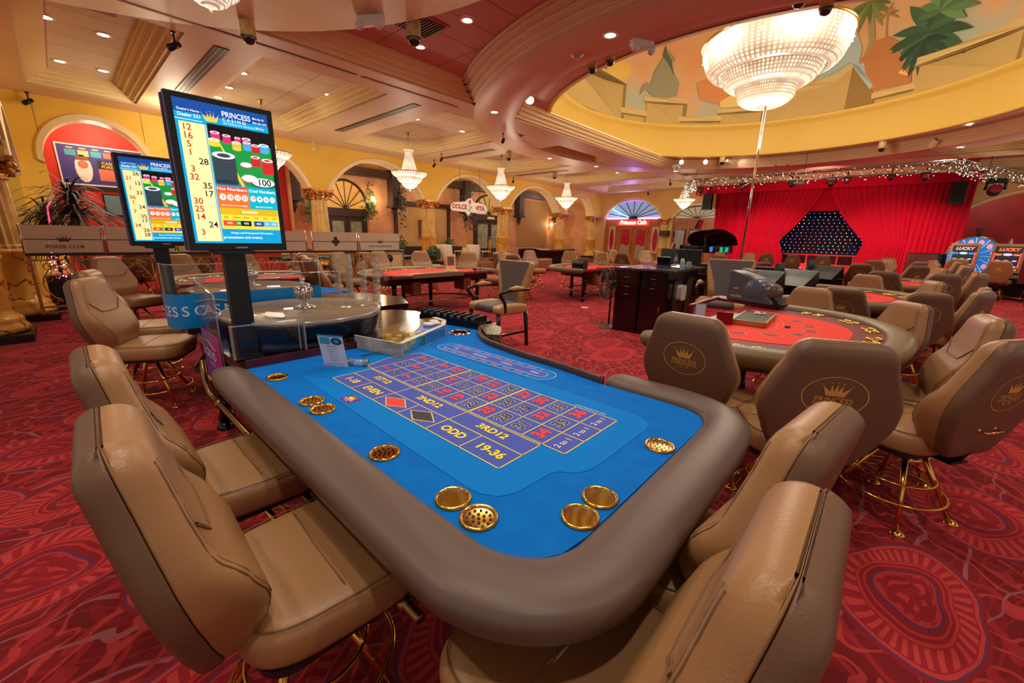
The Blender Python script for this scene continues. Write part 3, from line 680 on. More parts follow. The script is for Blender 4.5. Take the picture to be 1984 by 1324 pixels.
chair(2.62, 5.98, 82, 'tan chair on the aisle behind the one with the handle', G3, s=.95)
chair(2.26, 6.55, 114, 'tan chair facing the camera at the round end of the second red table', G3, s=.95)
chair(1.74, 6.95, 165, 'tan chair facing the camera at the far side of the second red table', G3, s=.95)
chair(2.02, 7.8, -4, 'tan chair seen from behind at the third red table', G3)
chair(2.55, 8.05, 28, 'tan chair seen from behind at the corner of the third red table', G3)
chair(2.85, 8.6, 66, 'tan chair edge on at the aisle by the third red table', G3)
chair(2.86, 9.3, 84, 'second tan chair on the aisle by the third red table', G3)
chair(2.5, 10.1, 112, 'tan chair facing the camera at the far end of the third red table', G3)
for k in range(2):
    for j, (x, y, a) in enumerate(((1.6, 11.0, -4), (2.35, 11.25, 30), (3.0, 12.0, 66), (3.0, 12.85, 84), (2.6, 13.45, 112), (1.8, 13.8, 170))):
        chair(x + .15 * k, y + 3.3 * k, a, 'small distant tan chair in the crowd of chairs before the stage curtain', 'distant chairs before the stage')
for x, y, a in ((-1.6, 17.6, 10), (-.7, 17.9, -5), (.2, 17.5, 8)):
    chair(x, y, a, 'small distant tan chair in the crowd of chairs before the stage curtain', 'distant chairs before the stage')
# chairs of the left card tables
LT = (-4.95, 3.45)
for x, y, a, l in ((-4.75, 1.55, 0, 'tan chair right of the chip towers at the near end of the left red table'), (-5.55, 1.75, -30, 'tan chair behind the chip towers at the left red table'),
                   (-6.35, 2.65, -68, 'tan chair facing the camera, leftmost along the left red table'), (-6.55, 3.6, -90, 'tan chair facing the camera in front of the rail plaque'),
                   (-6.45, 4.6, -108, 'tan chair facing the camera behind the price board'), (-5.9, 5.5, -140, 'tan chair facing the camera left of the dealer armchair'), (-5.0, 5.75, -180, 'tan chair with round headrest just left of the dealer armchair back')):
    chair(x, y, a, l, G4)
for (cx, cy), w in (((-4.6, 8.0), 'at the red table behind the dealer armchair'), ((-3.9, 12.1), 'at the small red table left of the pit desk'), ((-2.0, 14.9), 'at the red table behind the pit desk')):
    for x, y, a in ((0.0, -1.85, 0), (-.85, -1.45, -30))[:2 if cy < 9 else 1] + ( (-1.5, -.6, -72), (-1.5, .5, -105), (-.9, 1.5, -145), (-.1, 1.85, 180)):
        chair(cx + x, cy + y, a, 'tan gaming chair ' + w, 'tan chairs ' + w)
for i, (x, y) in enumerate(((3.72, 18.0), (4.50, 17.25), (5.2, 16.5))):
    chair(x, y, -12, ('orange tan stool with octagonal back at the leftmost slot machine', 'orange tan stool before the middle slot machine', 'orange tan stool cut by the right edge of the frame')[i], 'stools before the slot machines', chair_o, 0, 1.05)
# poker room chairs
for i, (x, y, a) in enumerate(((-5.85, -.85, -55), (-6.35, -.1, -80), (-6.5, .8, -90), (-6.25, 1.75, -110))):
    chair(x, y, a, ('pale tan chair just above the blue advertising panel', 'pale tan chair beside the second display post', 'tan chair behind the second roulette wheel', 'tan chair behind the clear wheel shield')[i], 'chairs along the poker rail')
# ------------------------------------------------------------------ roulette table (near one at world axes; second is its mirror)
TZ = 0.78
CUPS = [(1.215, -.80), (1.515, -.50), (1.52, -.612)]
def felt_outline():
    near = [(-.46, -.865), (.5, -.865), (1.36, -.868)]
    c1 = [(1.45, -.86), (1.52, -.82), (1.56, -.75), (1.572, -.66)]
    right = [(1.572, -.2), (1.572, .16)]; c2 = [(1.565, .24), (1.53, .30), (1.47, .335), (1.40, .345)]
    return near, c1, right, c2
def roulette_table(name, label, sx=1, detail=True):
    t = thing(name, label, 'roulette table', (0, 0, 0))
    S = Matrix.Scale(1, 4) if sx == 1 else Matrix(((-1, 0, 0, -3.42), (0, 1, 0, .10), (0, 0, 1, 0), (0, 0, 0, 1)))
    near, c1, right, c2 = felt_outline()
    lip = [(1.02, .345), (.70, .385), (.42, .40), (.13, .44), (0, .475), (-.10, .53), (-.20, .60), (-.27, .67), (-.36, .74), (-.62, .80), (-.95, .84), (-1.35, .83), (-1.56, .70)]
    fel = near + c1 + right + c2 + [(1.02, .345)] + lip[1:] + [(-1.6, .5), (-1.6, -.87)]
    fel = near + c1 + right + c2 + [(1.02, .345)] + lip[1:11] + [(-.88, .62), (-.60, .30), (-.46, -.02)]
    if sx < 0: fel = [(-.40, -.30), (.2, -.2), (.5, .3), (.3, .8), (-.3, .95), (-.46, .3)]
    b = MB(); b.prism(fel, TZ - .03, TZ, 0, S); top = b.build('table_top', [felt_b], t)
    if detail:
        for hx, hy, hr in [(x_, y_, .0415) for x_, y_ in CUPS] + [(-.34, .545, .062)]:
            cb = MB(); cb.lathe([(hr, TZ - .06), (hr, TZ + .06)], 32, (hx, hy, 0)); cut = cb.build('cut', [felt_b]); md = top.modifiers.new('h', 'BOOLEAN'); md.operation = 'DIFFERENCE'; md.object = cut
            dg = bpy.context.evaluated_depsgraph_get(); nm_ = bpy.data.meshes.new_from_object(top.evaluated_get(dg)); top.modifiers.remove(md); top.data = nm_; bpy.data.objects.remove(cut)
    b = MB(); b.prism([(-.46, -.865), (-.46, -.02), (-.60, .30), (-.88, .62), (-.95, .84), (-1.35, .83), (-1.56, .70), (-1.6, .5), (-1.6, -.865)] if sx > 0 else [(-.40, -.35), (-.38, .6), (-.6, 1.0), (-1.2, 1.15), (-1.62, .95), (-1.64, -.9), (-1.55, -.98), (-.95, -.94), (-.6, -.75)], TZ - .06, TZ - .002, 0, S); b.build('wheel_shelf', mahog, t)
    # padded rail swept along near side, corner, right side, corner
    path = catmull([(-.50, -.93, 0), (.5, -.935, 0), (1.30, -.938, 0), (1.46, -.925, 0), (1.575, -.86, 0), (1.635, -.76, 0), (1.645, -.62, 0), (1.645, -.2, 0), (1.642, .14, 0), (1.62, .28, 0), (1.55, .375, 0), (1.43, .42, 0), (1.25, .422, 0), (1.03, .418, 0)], 6)
    b = MB(); sec = []; n = 18
    for i, p in enumerate(path):
        tt = (path[min(i + 1, len(path) - 1)] - path[max(i - 1, 0)]).normalized(); nn = Vector((tt.y, -tt.x, 0))
        end = min(i, len(path) - 1 - i); k = 1.0 if end > 1 else (.72 if end == 0 else .94)
        lp = []
        for j in range(n):
            a = 2 * pi * j / n; cx, sz = cos(a), sin(a)
            hx = .088 * (abs(cx) ** .85) * (1 if cx > 0 else -1); hz = (.045 if sz > 0 else .075) * (abs(sz) ** .8) * (1 if sz > 0 else -1)
            lp.append(p + nn * (hx * k + .020) + Vector((0, 0, TZ - .008 + hz * k)))
        sec.append(lp)
    b.loft(sec, 0, True, True, True, S)
    if sx > 0: b.build('padded_rail', [rail_m], t)
    # thin lip on the dealer side
    P = catmull([(x, y, 0) for x, y in lip[:10]], 5); b = MB(); sec = []
    for i, p in enumerate(P):
        tt = (P[min(i + 1, len(P) - 1)] - P[max(i - 1, 0)]).normalized(); nn = Vector((tt.y, -tt.x, 0))
        sec.append([p + nn * a + Vector((0, 0, z)) for a, z in ((0, TZ - .05), (.028, TZ - .05), (.03, TZ + .03), (.022, TZ + .035), (.006, TZ + .035), (0, TZ + .03))])
    b.loft(sec, 0, True, True, True, S)
    if sx > 0: b.build('dealer_lip', [mat('brown_lip_vinyl', (62, 46, 46), .35)], t)
    # divider board
    b = MB(); b.bb((-.475, -.86, TZ - .02), (-.455, -.02, TZ + .045), 0, S); b.bb((-.475, -.02, TZ - .02), (-.455, .3, TZ + .03), 0, S)
    if sx > 0: b.build('divider', mahog_r, t)
    # apron, stretcher box, legs
    b = MB(); b.prism([(-1.58, -.80), (1.45, -.82), (1.5, .25), (-.1, .36), (-.5, .66), (-1.5, .66)] if sx > 0 else [(-1.55, -.85), (-.75, -.7), (-.45, -.2), (.3, .2), (-.1, .8), (-1.5, .85)], TZ - .16, TZ - .085, 0, S); b.build('apron', mahog, t)
    b = MB(); b.bb((-.62, -.72, .10), (-.30, -.1, TZ - .16), 0, S); b.build('cabinet', mahog_r, t)
    for lx, ly in (((-1.50, -.76), (-1.48, .55), (1.20, -.60), (1.25, .15), (-.2, .2)) if sx > 0 else ((-1.50, -.80), (-1.48, .70), (-.2, .2))):
        b = MB(); pth = [(lx, ly, TZ - .1), (lx - .02, ly - .01, .5), (lx - .06, ly - .02, .2), (lx - .10, ly - .03, .05)]
        if lx > 0: pth = [(lx, ly, TZ - .1), (lx + .01, ly, .5), (lx + .03, ly, .2), (lx + .05, ly, .05)]
        b.tube(pth, [.058, .05, .04, .036], 10, M=S); e_ = pth[-1]; b.lathe([(.034, .06), (.05, .035), (.062, .012), (.06, 0)], 12, (e_[0], e_[1], 0), M=S); b.build('leg', black, t)
    b = MB(); z_ = .30; b.tube([(-1.62, -.86, z_ + .27), (-1.60, -.87, z_ + .12), (-1.56, -.86, z_ + .02), (-1.46, -.85, z_), (1.1, -.85, z_)], .021, 10, M=S)
    if sx < 0: b = MB(); b.tube([(-1.5, -.86, z_), (-1.0, -.9, z_), (-.6, -.75, z_)], .021, 8, M=S)
    for x in ((-1.35, -.3, 1.0) if sx > 0 else (-1.35,)): b.lathe([(.03, -.03), (.032, 0), (.03, .03)], 12, M=S @ Matrix.Translation((x, -.85, z_)) @ Matrix.Rotation(pi / 2, 4, 'Y'))
    b.build('foot_rail', brass_dk, t)
    # rings and cup holders
    if detail:
        def asht(x, y, grid, r=.052, m=brass):
            b = MB(); b.lathe([(r * .80, TZ + .001), (r * .84, TZ + .006), (r * .93, TZ + .010), (r * 1.0, TZ + .007), (r * 1.02, TZ + .001)], 36, (x, y, 0), caps=False)
            if grid:
                b.lathe([(r * .80, TZ + .002), (r * .55, TZ + .0005), (.001, TZ + .0005)], 24, (x, y, 0), caps=False); o = b.build('ashtray_ring', m, top)
                b = MB()
                for rr, nn in ((0, 1), (.32, 6), (.62, 12)):
                    for k in range(nn):
                        a = 2 * pi * k / nn + rr; b.lathe([(r * .085, TZ + .0028), (.0005, TZ + .0028)], 10, (x + r * rr * cos(a), y + r * rr * sin(a), 0), caps=False, sm=False)
                b.build('vent_hole', black, o)
            else:
                o = b.build('cup_rim', m, top); b = MB()
                b.lathe([(r * .80, TZ + .002), (r * .78, TZ - .02), (r * .76, TZ - .07), (r * .70, TZ - .079), (r * .02, TZ - .080)], 40, (x, y, 0), caps=False); b.build('cup_well', well_m, o)
        global well_m
        well_m, nt_, bs_, N_, L_, mt_, mx_ = nodes('brass_well', 0.4); bs_.inputs['Metallic'].default_value = .35
        tc_ = N_('TexCoord'); w_ = N_('TexWave'); w_.inputs['Scale'].default_value = 9; w_.inputs['Distortion'].default_value = 8; L_(tc_.outputs['Object'], w_.inputs['Vector'])
        L_(mx_(w_.outputs['Fac'], (206, 160, 76), (240, 200, 110)), bs_.inputs['Base Color'])
        for x, y, g in ((-.20, -.795, 1), (.234, -.797, 1), (.352, -.80, 1), (.855, -.805, 1), (1.215, -.80, 0), (1.327, -.805, 1), (1.515, -.50, 0), (1.52, -.612, 0), (1.515, -.08, 1)): asht(x, y, g)
        b = MB(); b.lathe([(.062, TZ + .002), (.066, TZ + .010), (.080, TZ + .012), (.086, TZ + .002)], 36, (-.34, .545, 0), caps=False); b.build('chip_hole_ring', chrome, top)
        b = MB(); b.lathe([(.062, TZ + .004), (.060, TZ - .027), (.001, TZ - .029)], 30, (-.34, .545, 0), caps=False); b.build('chip_hole', black, top)
        b = MB(); b.bb((-.275, -.305, TZ + .001), (-.252, -.19, TZ + .004)); b.build('drop_slot', brass, top); b = MB(); b.bb((-.267, -.295, TZ + .0035), (-.26, -.2, TZ + .0048)); b.build('slot_opening', black, top)
    return t, S, top
rt, S1, top1 = roulette_table('roulette_table', 'large blue roulette table with taupe padded rail filling the foreground')
rt2, S2, top2 = roulette_table('roulette_table', 'second roulette table behind the near wheel, with blue advertising panel', -1, False)
# printed layout ------------------------------------------------
VC = .12429; V3, V4, V5 = 3 * VC, .4826, .5989
MT = Matrix.Translation((0, 0, 0))
b = MB(); Z1 = TZ + .0015; Z2 = TZ + .0022; Z3 = TZ + .003; Z4 = TZ + .0036
# cloth mat outline
mo = [(-.12, -.70), (1.20, -.735)] + [(1.25, -.73), (1.30, -.70), (1.325, -.65), (1.33, -.58)] + [(1.335, -.50), (1.35, -.47), (1.375, -.455), (1.40, -.43), (1.415, -.39), (1.42, -.33), (1.42, .02), (1.40, .08), (1.35, .11), (1.0, .125), (-.20, .12), (-.28, .10), (-.2, -.1), (-.18, -.6)]
b.prism([(x, y) for x, y in mo], TZ, Z1, 1)
def quad(x0, x1, y0, y1, z, mi): b.add([(x0, y0, z), (x1, y0, z), (x1, y1, z), (x0, y1, z)], [(0, 1, 2, 3)], mi)
quad(0, 1.2, -V5, -V3, Z2, 2); quad(0, 1.3, -V3, 0, Z2, 2)
b.add([(0, -V3, Z2), (0, 0, Z2), (-.075, 0, Z2), (-.115, -VC * .9, Z2), (-.115, -VC * 1.8, Z2), (-.06, -V3, Z2)], [(5, 0, 1, 2), (5, 2, 3, 4)], 2)
def ln(p, q, w, z=Z3, mi=3):
    p = Vector((*p, 0)); q = Vector((*q, 0)); d = (q - p).normalized(); n_ = Vector((-d.y, d.x, 0)) * w / 2; e = d * w / 2
    b.add([tuple(v + Vector((0, 0, z))) for v in (p - n_ - e, q - n_ + e, q + n_ + e, p + n_ - e)], [(0, 1, 2, 3)], mi)
lw = .0042
for v in (0, VC, 2 * VC): ln((0, -v), (1.3, -v), lw)
ln((0, -V3), (1.3, -V3), lw); ln((0, -V3 - .011), (1.2, -V3 - .011), lw); ln((0, -V4), (1.2, -V4), lw); ln((0, -V5), (1.2, -V5), lw)
for k in range(14): ln((k * .1, 0), (k * .1, -V3), .0095 if k in (4, 8) else lw)
for k in (0, 4, 8, 12): ln((k * .1, -V3 - .011), (k * .1, -V4), lw)
for k in range(0, 13, 2): ln((k * .1, -V4), (k * .1, -V5), lw)
for p, q in (((0, 0), (-.075, 0)), ((-.075, 0), (-.115, -VC * .9)), ((-.115, -VC * .9), (-.115, -VC * 1.8)), ((-.115, -VC * 1.8), (-.06, -V3)), ((-.06, -V3), (0, -V3))): ln(p, q, lw)
RED = {1, 3, 5, 7, 9, 12, 14, 16, 18, 19, 21, 23, 25, 27, 30, 32, 34, 36}
def tx(s, x, y, size, ang, mi, bold=.03, cw=1.0, shear=0.0):
    b.text(s, size, Matrix.Translation((x, y, Z4)) @ Matrix.Rotation(radians(ang), 4, 'Z'), mi, bold, shear, 'CENTER', 0, cw)
for n_ in range(1, 37):
    col = (n_ - 1) // 3; r = (n_ - 1) % 3   # 1 nearest the dozens
    x = .1 * col + .05; y = -(V3 - VC / 2 - r * VC)
    if n_ not in RED:
        b.text(str(n_), .074, Matrix.Translation((x, y, Z4 - .0003)) @ Matrix.Rotation(radians(90), 4, 'Z'), 6, .058, 0, 'CENTER', 0, 1.0)
    tx(str(n_), x, y, .074, 90, 4 if n_ in RED else 5, .045 if n_ in RED else .032)
tx('0', -.06, -VC * 1.4, .06, 90, 7)
for k in range(3): tx('2 to 1', 1.25, -(VC * (k + .5)), .036, 90, 6, .015)
for s, x in (('1ST12', .2), ('2ND12', .6), ('3RD12', 1.0)): tx(s, x, -(V3 + V4) / 2 - .004, .052, 0, 3, .035, 1.05)
for s, x in (('1-18', .1), ('EVEN', .3), ('ODD', .9), ('19-36', 1.1)): tx(s, x, -(V4 + V5) / 2, .056, 0, 3, .035, 1.0)
for x, mi in ((.5, 4), (.7, 5)):
    y = -(V4 + V5) / 2
    def dia(a, c, z, m_): b.add([(x - a, y, z), (x, y - c, z), (x + a, y, z), (x, y + c, z)], [(0, 1, 2, 3)], m_)
    dia(.085, .05, Z3, 3); dia(.077, .0445, Z3 + .0004, 2); dia(.072, .042, Z3 + .0008, mi)
# crown logo patch on the cloth
quad(.28, .37, -.695, -.63, Z2, 8); crown(b, Matrix.Translation((.325, -.652, Z4)), .05, 3); tx('PRINCESS', .325, -.673, .016, 0, 6, .02); tx('CASINO', .325, -.686, .009, 0, 6, .02)
tx('London Standard Ref. 2003', 1.16, .018, .014, 0, 6, .02)
# racetrack
def capsule(x0, x1, y0, y1, n=12):
    r = (y1 - y0) / 2; cy = (y0 + y1) / 2
    return [(x1 - r + r * cos(a), cy + r * sin(a)) for a in [(-pi / 2 + pi * k / n) for k in range(n + 1)]] + [(x0 + r + r * cos(a), cy + r * sin(a)) for a in [(pi / 2 + pi * k / n) for k in range(n + 1)]]
TX0, TX1, TY0, TY1 = -.15, .80, .145, .315
for (ins, mi, z) in ((0, 6, Z2), (.003, 1, Z2 + .0004), (.046, 6, Z2 + .0008), (.049, 2, Z2 + .0012)):
    cp = capsule(TX0 + ins, TX1 - ins, TY0 + ins, TY1 - ins); b.poly([(x, y, z) for x, y in cp], mi)
seq = [5, 24, 16, 33, 1, 20, 14, 31, 9, 22, 18, 29, 7, 28, 12, 35, 3, 26, 0, 32, 15, 19, 4, 21, 2, 25, 17, 34, 6, 27, 13, 36, 11, 30, 8, 23, 10]
for k in range(17):
    for s_ in (0, 1):
        x = TX0 + .085 + k * .0459; y = (TY0 + .023) if s_ == 0 else (TY1 - .023)
        ln((x, y - .023), (x, y + .023), .002, Z3, 6)
        if k < 16:
            nn = seq[(k + 2 + s_ * 19) % 37]
            if nn in RED: quad(x + .014, x + .033, y - .009, y + .009, Z3, 4 if nn else 7)
            else: tx(str(nn), x + .023, y, .017, 0, 5, .03)
for x in (.11, .34, .56): ln((x, TY0 + .048), (x, TY1 - .048), .0025, Z3, 3)
for s, x in (('TIER', .0), ('ORPHELINS', .225), ('VOISINS', .45), ('ZERO', .67)): tx(s, x, (TY0 + TY1) / 2, .024, 0, 6, .02)
o = b.build('printed_layout', [felt_b, felt_b2, lay_box, lay_gold, lay_red, lay_blk, lay_white, lay_green, mat('layout_purple', (110, 40, 130), .8)], top1)
o['label'] = 'betting grid with numbers 1 to 36 and racetrack printed on the felt'
# ------------------------------------------------------------------ roulette wheels
def wheel(x, y, label):
    t = thing('roulette_wheel', label, 'roulette wheel', (x, y, TZ), 0, 'roulette wheels')
    b = MB(); b.lathe([(.46, .0), (.475, .01), (.478, .05), (.47, .06), (.476, .075), (.484, .11), (.492, .14), (.502, .165), (.502, .182), (.47, .187), (.44, .17)], 72); b.build('bowl', mat('wheel_black_gloss', (12, 11, 15), .26), t)
    b = MB(); b.lathe([(.45, .165), (.40, .135), (.34, .11), (.30, .10)], 60, caps=False); b.build('ball_track', mat('walnut_track', (126, 78, 42), .25, noise=(10, (92, 52, 28), 4)), t)
    b = MB(); b.lathe([(.30, .10), (.25, .085), (.235, .085)], 60, caps=False)
    for k in range(37):
        a = 2 * pi * k / 37; b.box((.268 * cos(a), .268 * sin(a), .10), (.06, .004, .016), 1, a)
    b.build('number_ring', [mat('ring_dark_red', (120, 20, 24), .3), chrome], t)
    b = MB(); b.lathe([(.235, .085), (.18, .105), (.10, .125), (.03, .14), (.001, .14)], 48, caps=False); b.build('cone', mat('walnut_cone', (110, 64, 36), .2, coat=.5), t)
    b = MB(); b.lathe([(.075, .213), (.078, .22), (.04, .228), (.02, .24), (.016, .255), (.035, .268), (.052, .29), (.058, .325), (.052, .35), (.034, .36), (.016, .364), (.02, .375), (.024, .384), (.012, .394), (.02, .406), (.015, .418), (.001, .424)], 24)
    for k in range(12):
        a = pi / 6 * k; b.rod((.054 * cos(a), .054 * sin(a), .292), (.053 * cos(a), .053 * sin(a), .35), .007, n=6)
    b.build('turret', chrome, t)
    b = MB(); b.lathe([(.500, .176), (.503, .20), (.490, .206), (.05, .214)], 72, caps=False); b.build('acrylic_cover', hazed_ac, t)
    b = MB(); b.lathe([(.503, .186), (.508, .19), (.508, .204), (.50, .208), (.494, .204)], 72, caps=False); b.build('cover_rim', acryl2, t)
    return t
wheel(-.975, -.335, 'near roulette wheel under a clear round cover with a chrome turret')
wheel(-2.50, -.235, 'second roulette wheel behind the near one, smaller in view')
b = MB()
for k in range(5):
    a = k * 1.2; b.poly([(-.78 + .10 * cos(a + q) * (1 + .3 * (q % 2)), -.60 + .05 * sin(a + q) * 1.2, TZ + .216 + .002 * k) for q in (0, 1.6, 3.1, 4.7)])
tag(b.build('crumpled_receipt', white_p), 'crumpled white paper lying on the near wheel cover', 'paper')
# ------------------------------------------------------------------ display screens
def display(name, label, X, Y0, Y1, Z0, Z1, px, py, seqL, post_to=TZ):
    t = thing(name, label, 'display screen', (X, (Y0 + Y1) / 2, Z0)); w = Y1 - Y0; h = Z1 - Z0
    Mx = basis((0, -w / 2, 0), (0, 1, 0), (0, 0, 1))  # local x -> +Y, y -> Z, z -> +X
    for s_, nm in ((0, 'screen_housing'), (1, 'rear_screen_housing')):
        b = MB(); b.bb((0, 0, -.035), (w, h, 0), 0, Mx @ Matrix.Translation((0, 0, -s_ * .075))); o = b.build(nm, [screen_frame, mat('violet_grey_edge', (96, 88, 140), .35)], t, .004)
        if not s_: hous = o
        b = MB(); b.bb((-.003, .004, -.028), (0, h - .004, -.008), 0, Mx @ Matrix.Translation((0, 0, -s_ * .075))); b.build('side_edge', mat('violet_grey_edge'), o)
    b = MB(); b.bb((w * .2, h * .2, -.045), (w * .8, h * .8, -.03), 0, Mx); b.build('mounting_core', steel_dk, t)
    g = lambda n, c, s=.95: glow(n, c, s)
    ms = [g('cyan', (0, 150, 200)), g('blue', (10, 70, 150)), g('cream', (252, 226, 160)), g('red', (214, 66, 36)), g('orange', (230, 110, 40)), g('teal', (0, 168, 190)), g('yellow', (250, 208, 60)),
          g('white', (240, 244, 248)), g('num_red', (190, 44, 30), .6), g('num_black', (30, 28, 30), .2), g('green', (20, 140, 60)), g('black', (14, 14, 20), .3), g('gold', (240, 190, 70)), g('mustard', (206, 170, 20)), g('sky', (80, 170, 230)), g('magenta', (220, 50, 120)), g('slate', (60, 76, 90), .6), g('chipred', (200, 44, 44))]
    b = MB(); m = .028; x0, x1, y0, y1 = m, w - m, m + .012, h - m; sw = x1 - x0; sh_ = y1 - y0
    def q(a, c, d, e, mi, z=.001): b.add([(x0 + a * sw, y0 + c * sh_, z), (x0 + d * sw, y0 + c * sh_, z), (x0 + d * sw, y0 + e * sh_, z), (x0 + a * sw, y0 + e * sh_, z)], [(0, 1, 2, 3)], mi, False, Mx)
    def T(s, a, c, size, mi, z=.0025, bold=.01, cw=1, al='CENTER'): b.text(s, size * w, Mx @ Matrix.Translation((x0 + a * sw, y0 + c * sh_, z)), mi, bold, 0, al, 0, cw)
    q(0, 0, 1, 1, 0)
    for k in range(6): q(0, .87 + .0217 * k, 1, .87 + .0217 * (k + 1), [0, 0, 1, 1, 1, 1][k], .0012)
    q(0, .864, .27, .868, 7, .0015)
    q(.03, .015, .30, .85, 2, .0014); q(.285, .0, .295, .868, 0, .0015)
    T("Dealer's Name", .03, .93, .032, 7, al='LEFT'); T('Dealer 521', .03, .895, .045, 7, al='LEFT')
    crown(b, Mx @ Matrix.Translation((x0 + .36 * sw, y0 + .905 * sh_, .002)), .15 * w, 12)
    T('PRINCESS', .48, .945, .078, 7, al='LEFT', cw=.84); T('C A S I N O', .48, .908, .045, 7, al='LEFT'); T('I N T E R N A T I O N A L', .48, .883, .028, 7, al='LEFT')
    T('Min Bet $1', .82, .955, .028, 7, al='LEFT'); T('Max Bet $50', .82, .925, .028, 7, al='LEFT'); T('200 Any', .84, .888, .028, 7, al='LEFT')
    # casino chip picture
    q(.31, .44, 1, .865, 10, .0014); q(.31, .76, 1, .865, 11, .0016)
    b.add([(x0 + .60 * sw, y0 + .44 * sh_, .0018), (x0 + .64 * sw, y0 + .44 * sh_, .0018), (x0 + .42 * sw, y0 + .74 * sh_, .0018), (x0 + .40 * sw, y0 + .74 * sh_, .0018)], [(0, 1, 2, 3)], 12, False, Mx)
    def ell(a, c, r, ry, mi, z): b.poly([(x0 + a * sw + r * sw * cos(v), y0 + c * sh_ + ry * sh_ * sin(v), z) for v in [2 * pi * k / 16 for k in range(16)]], mi, Mx)
    def stack(a, c, r, n, mi, st=.012, z=.002):
        q(a - r, c, a + r, c + n * st, mi, z); ell(a, c, r, r * .2, mi, z)
        for k in range(n): q(a - r, c + k * st, a + r, c + k * st + .002, 11, z + .0002)
        ell(a, c + n * st, r, r * .2, 7, z + .0003); ell(a, c + n * st, r * .6, r * .12, mi, z + .0005)
    for a, c, r, n, mi in ((.38, .76, .05, 4, 15), (.36, .72, .06, 3, 6), (.5, .75, .045, 4, 15), (.62, .77, .035, 2, 15), (.72, .76, .05, 3, 15), (.60, .71, .05, 4, 12), (.72, .72, .045, 4, 14), (.82, .71, .05, 4, 17), (.92, .72, .06, 4, 14), (.80, .61, .055, 5, 17), (.94, .56, .07, 8, 17)): stack(a, c, r, n, mi)
    stack(.44, .455, .125, 12, 16, .0165, .003); ell(.68, .60, .07, .02, 15, .003); ell(.68, .605, .065, .018, 7, .0033)
    ell(.70, .50, .10, .03, 15, .003); ell(.70, .505, .09, .027, 7, .0033); ell(.86, .475, .15, .035, 16, .0036); ell(.86, .482, .14, .033, 7, .0038); T('100', .87, .48, .10, 11, .0042, .02)
    q(.31, 0, 1, .44, 0, .0045); q(.31, .27, .66, .43, 4, .0048); q(.31, .39, .66, .43, 3, .005); q(.66, .27, 1, .43, 5, .0048)
    T('Hot Numbers', .48, .41, .052, 7, .0055); T('Cool Numbers', .83, .41, .046, 7, .0055)
    for k, s in enumerate(('3', '16', '12', '30')): ell(.365 + k * .082, .35, .036, .024, 7, .0052); T(s, .365 + k * .082, .35, .05, 8, .006)
    for k, s in enumerate(('18', '4', '6', '21')): ell(.71 + k * .078, .35, .033, .023, 7, .0052); T(s, .71 + k * .078, .35, .046, [8, 9, 9, 8][k], .006)
    T('Appearances in Last 300 Spins', .485, .29, .022, 7, .0055); T('Spins Since Last Win', .83, .29, .022, 7, .0055)
    q(.31, .22, 1, .27, 13, .0048); T('Statistics', .65, .245, .046, 7, .0055); q(.31, .11, 1, .22, 6, .0048)
    for k, s in enumerate(('Red', 'Green', 'Black', 'Odd', 'Zero', 'Even')): T(s, .37 + k * .115, .20, .026, 9, .0055)
    q(.33, .135, .47, .175, 3, .005); q(.47, .135, .53, .175, 10, .005); q(.53, .135, .65, .175, 11, .005); q(.68, .135, .80, .175, 1, .005); q(.80, .135, .88, .175, 14, .005); q(.88, .135, .98, .175, 14, .0052)
    for a, s in ((.40, '56%'), (.50, '2%'), (.59, '42%'), (.74, '46%'), (.84, '2%'), (.93, '52%')): T(s, a, .155, .032, 7, .0056)
    q(.31, 0, 1, .11, 0, .0048); T('Events and Promotional Information', .65, .08, .03, 7, .0055); T('promotions and events.', .31, .045, .042, 7, .0055, al='LEFT')
    for k, (s, side) in enumerate(seqL):
        T(s, .10 if side < 0 else .22, .815 - k * .0565, .088, 8 if side < 0 else 9, .0025, .012)
    b.build('screen_image', ms, hous)
    b = MB(); b.text('CAMMEGH', .012, Mx @ Matrix.Translation((w / 2, .016, .0008)), 0, .01); b.build('maker_lettering', chrome, hous)
    b = MB(); x_ = X; b.bb((px - X - .03, py - (Y0 + Y1) / 2 - .052, post_to - Z0), (px - X + .03, py - (Y0 + Y1) / 2 + .052, .0)); b.bb((px - X - .06, py - (Y0 + Y1) / 2 - .10, -.02), (px - X + .05, py - (Y0 + Y1) / 2 + .10, .0))
    b.bb((px - X - .08, py - (Y0 + Y1) / 2 - .07, post_to - Z0), (px - X + .08, py - (Y0 + Y1) / 2 + .07, post_to - Z0 + .012)); b.build('post', blackp, t, .003)
    return t
S_A = [('12', -1), ('16', -1), ('5', -1), ('1', -1), ('28', 1), ('3', -1), ('32', -1), ('35', 1), ('17', 1), ('30', -1), ('25', -1), ('14', -1), ('24', 1), ('3', -1)]
S_B = [('26', 1), ('21', -1), ('13', 1), ('1', -1), ('33', 1), ('36', -1), ('1', -1), ('24', 1), ('7', -1), ('35', 1), ('17', 1), ('34', -1), ('26', 1), ('28', 1)]
display('roulette_display', 'large double portrait screen on a black post beside the near wheel', -.70, -.977, -.505, 1.40, 2.16, -.715, -.785, S_A)
display('roulette_display', 'smaller portrait screen half hidden behind the large one', -2.78, -1.02, -.55, 1.36, 2.10, -2.79, -.83, S_B)
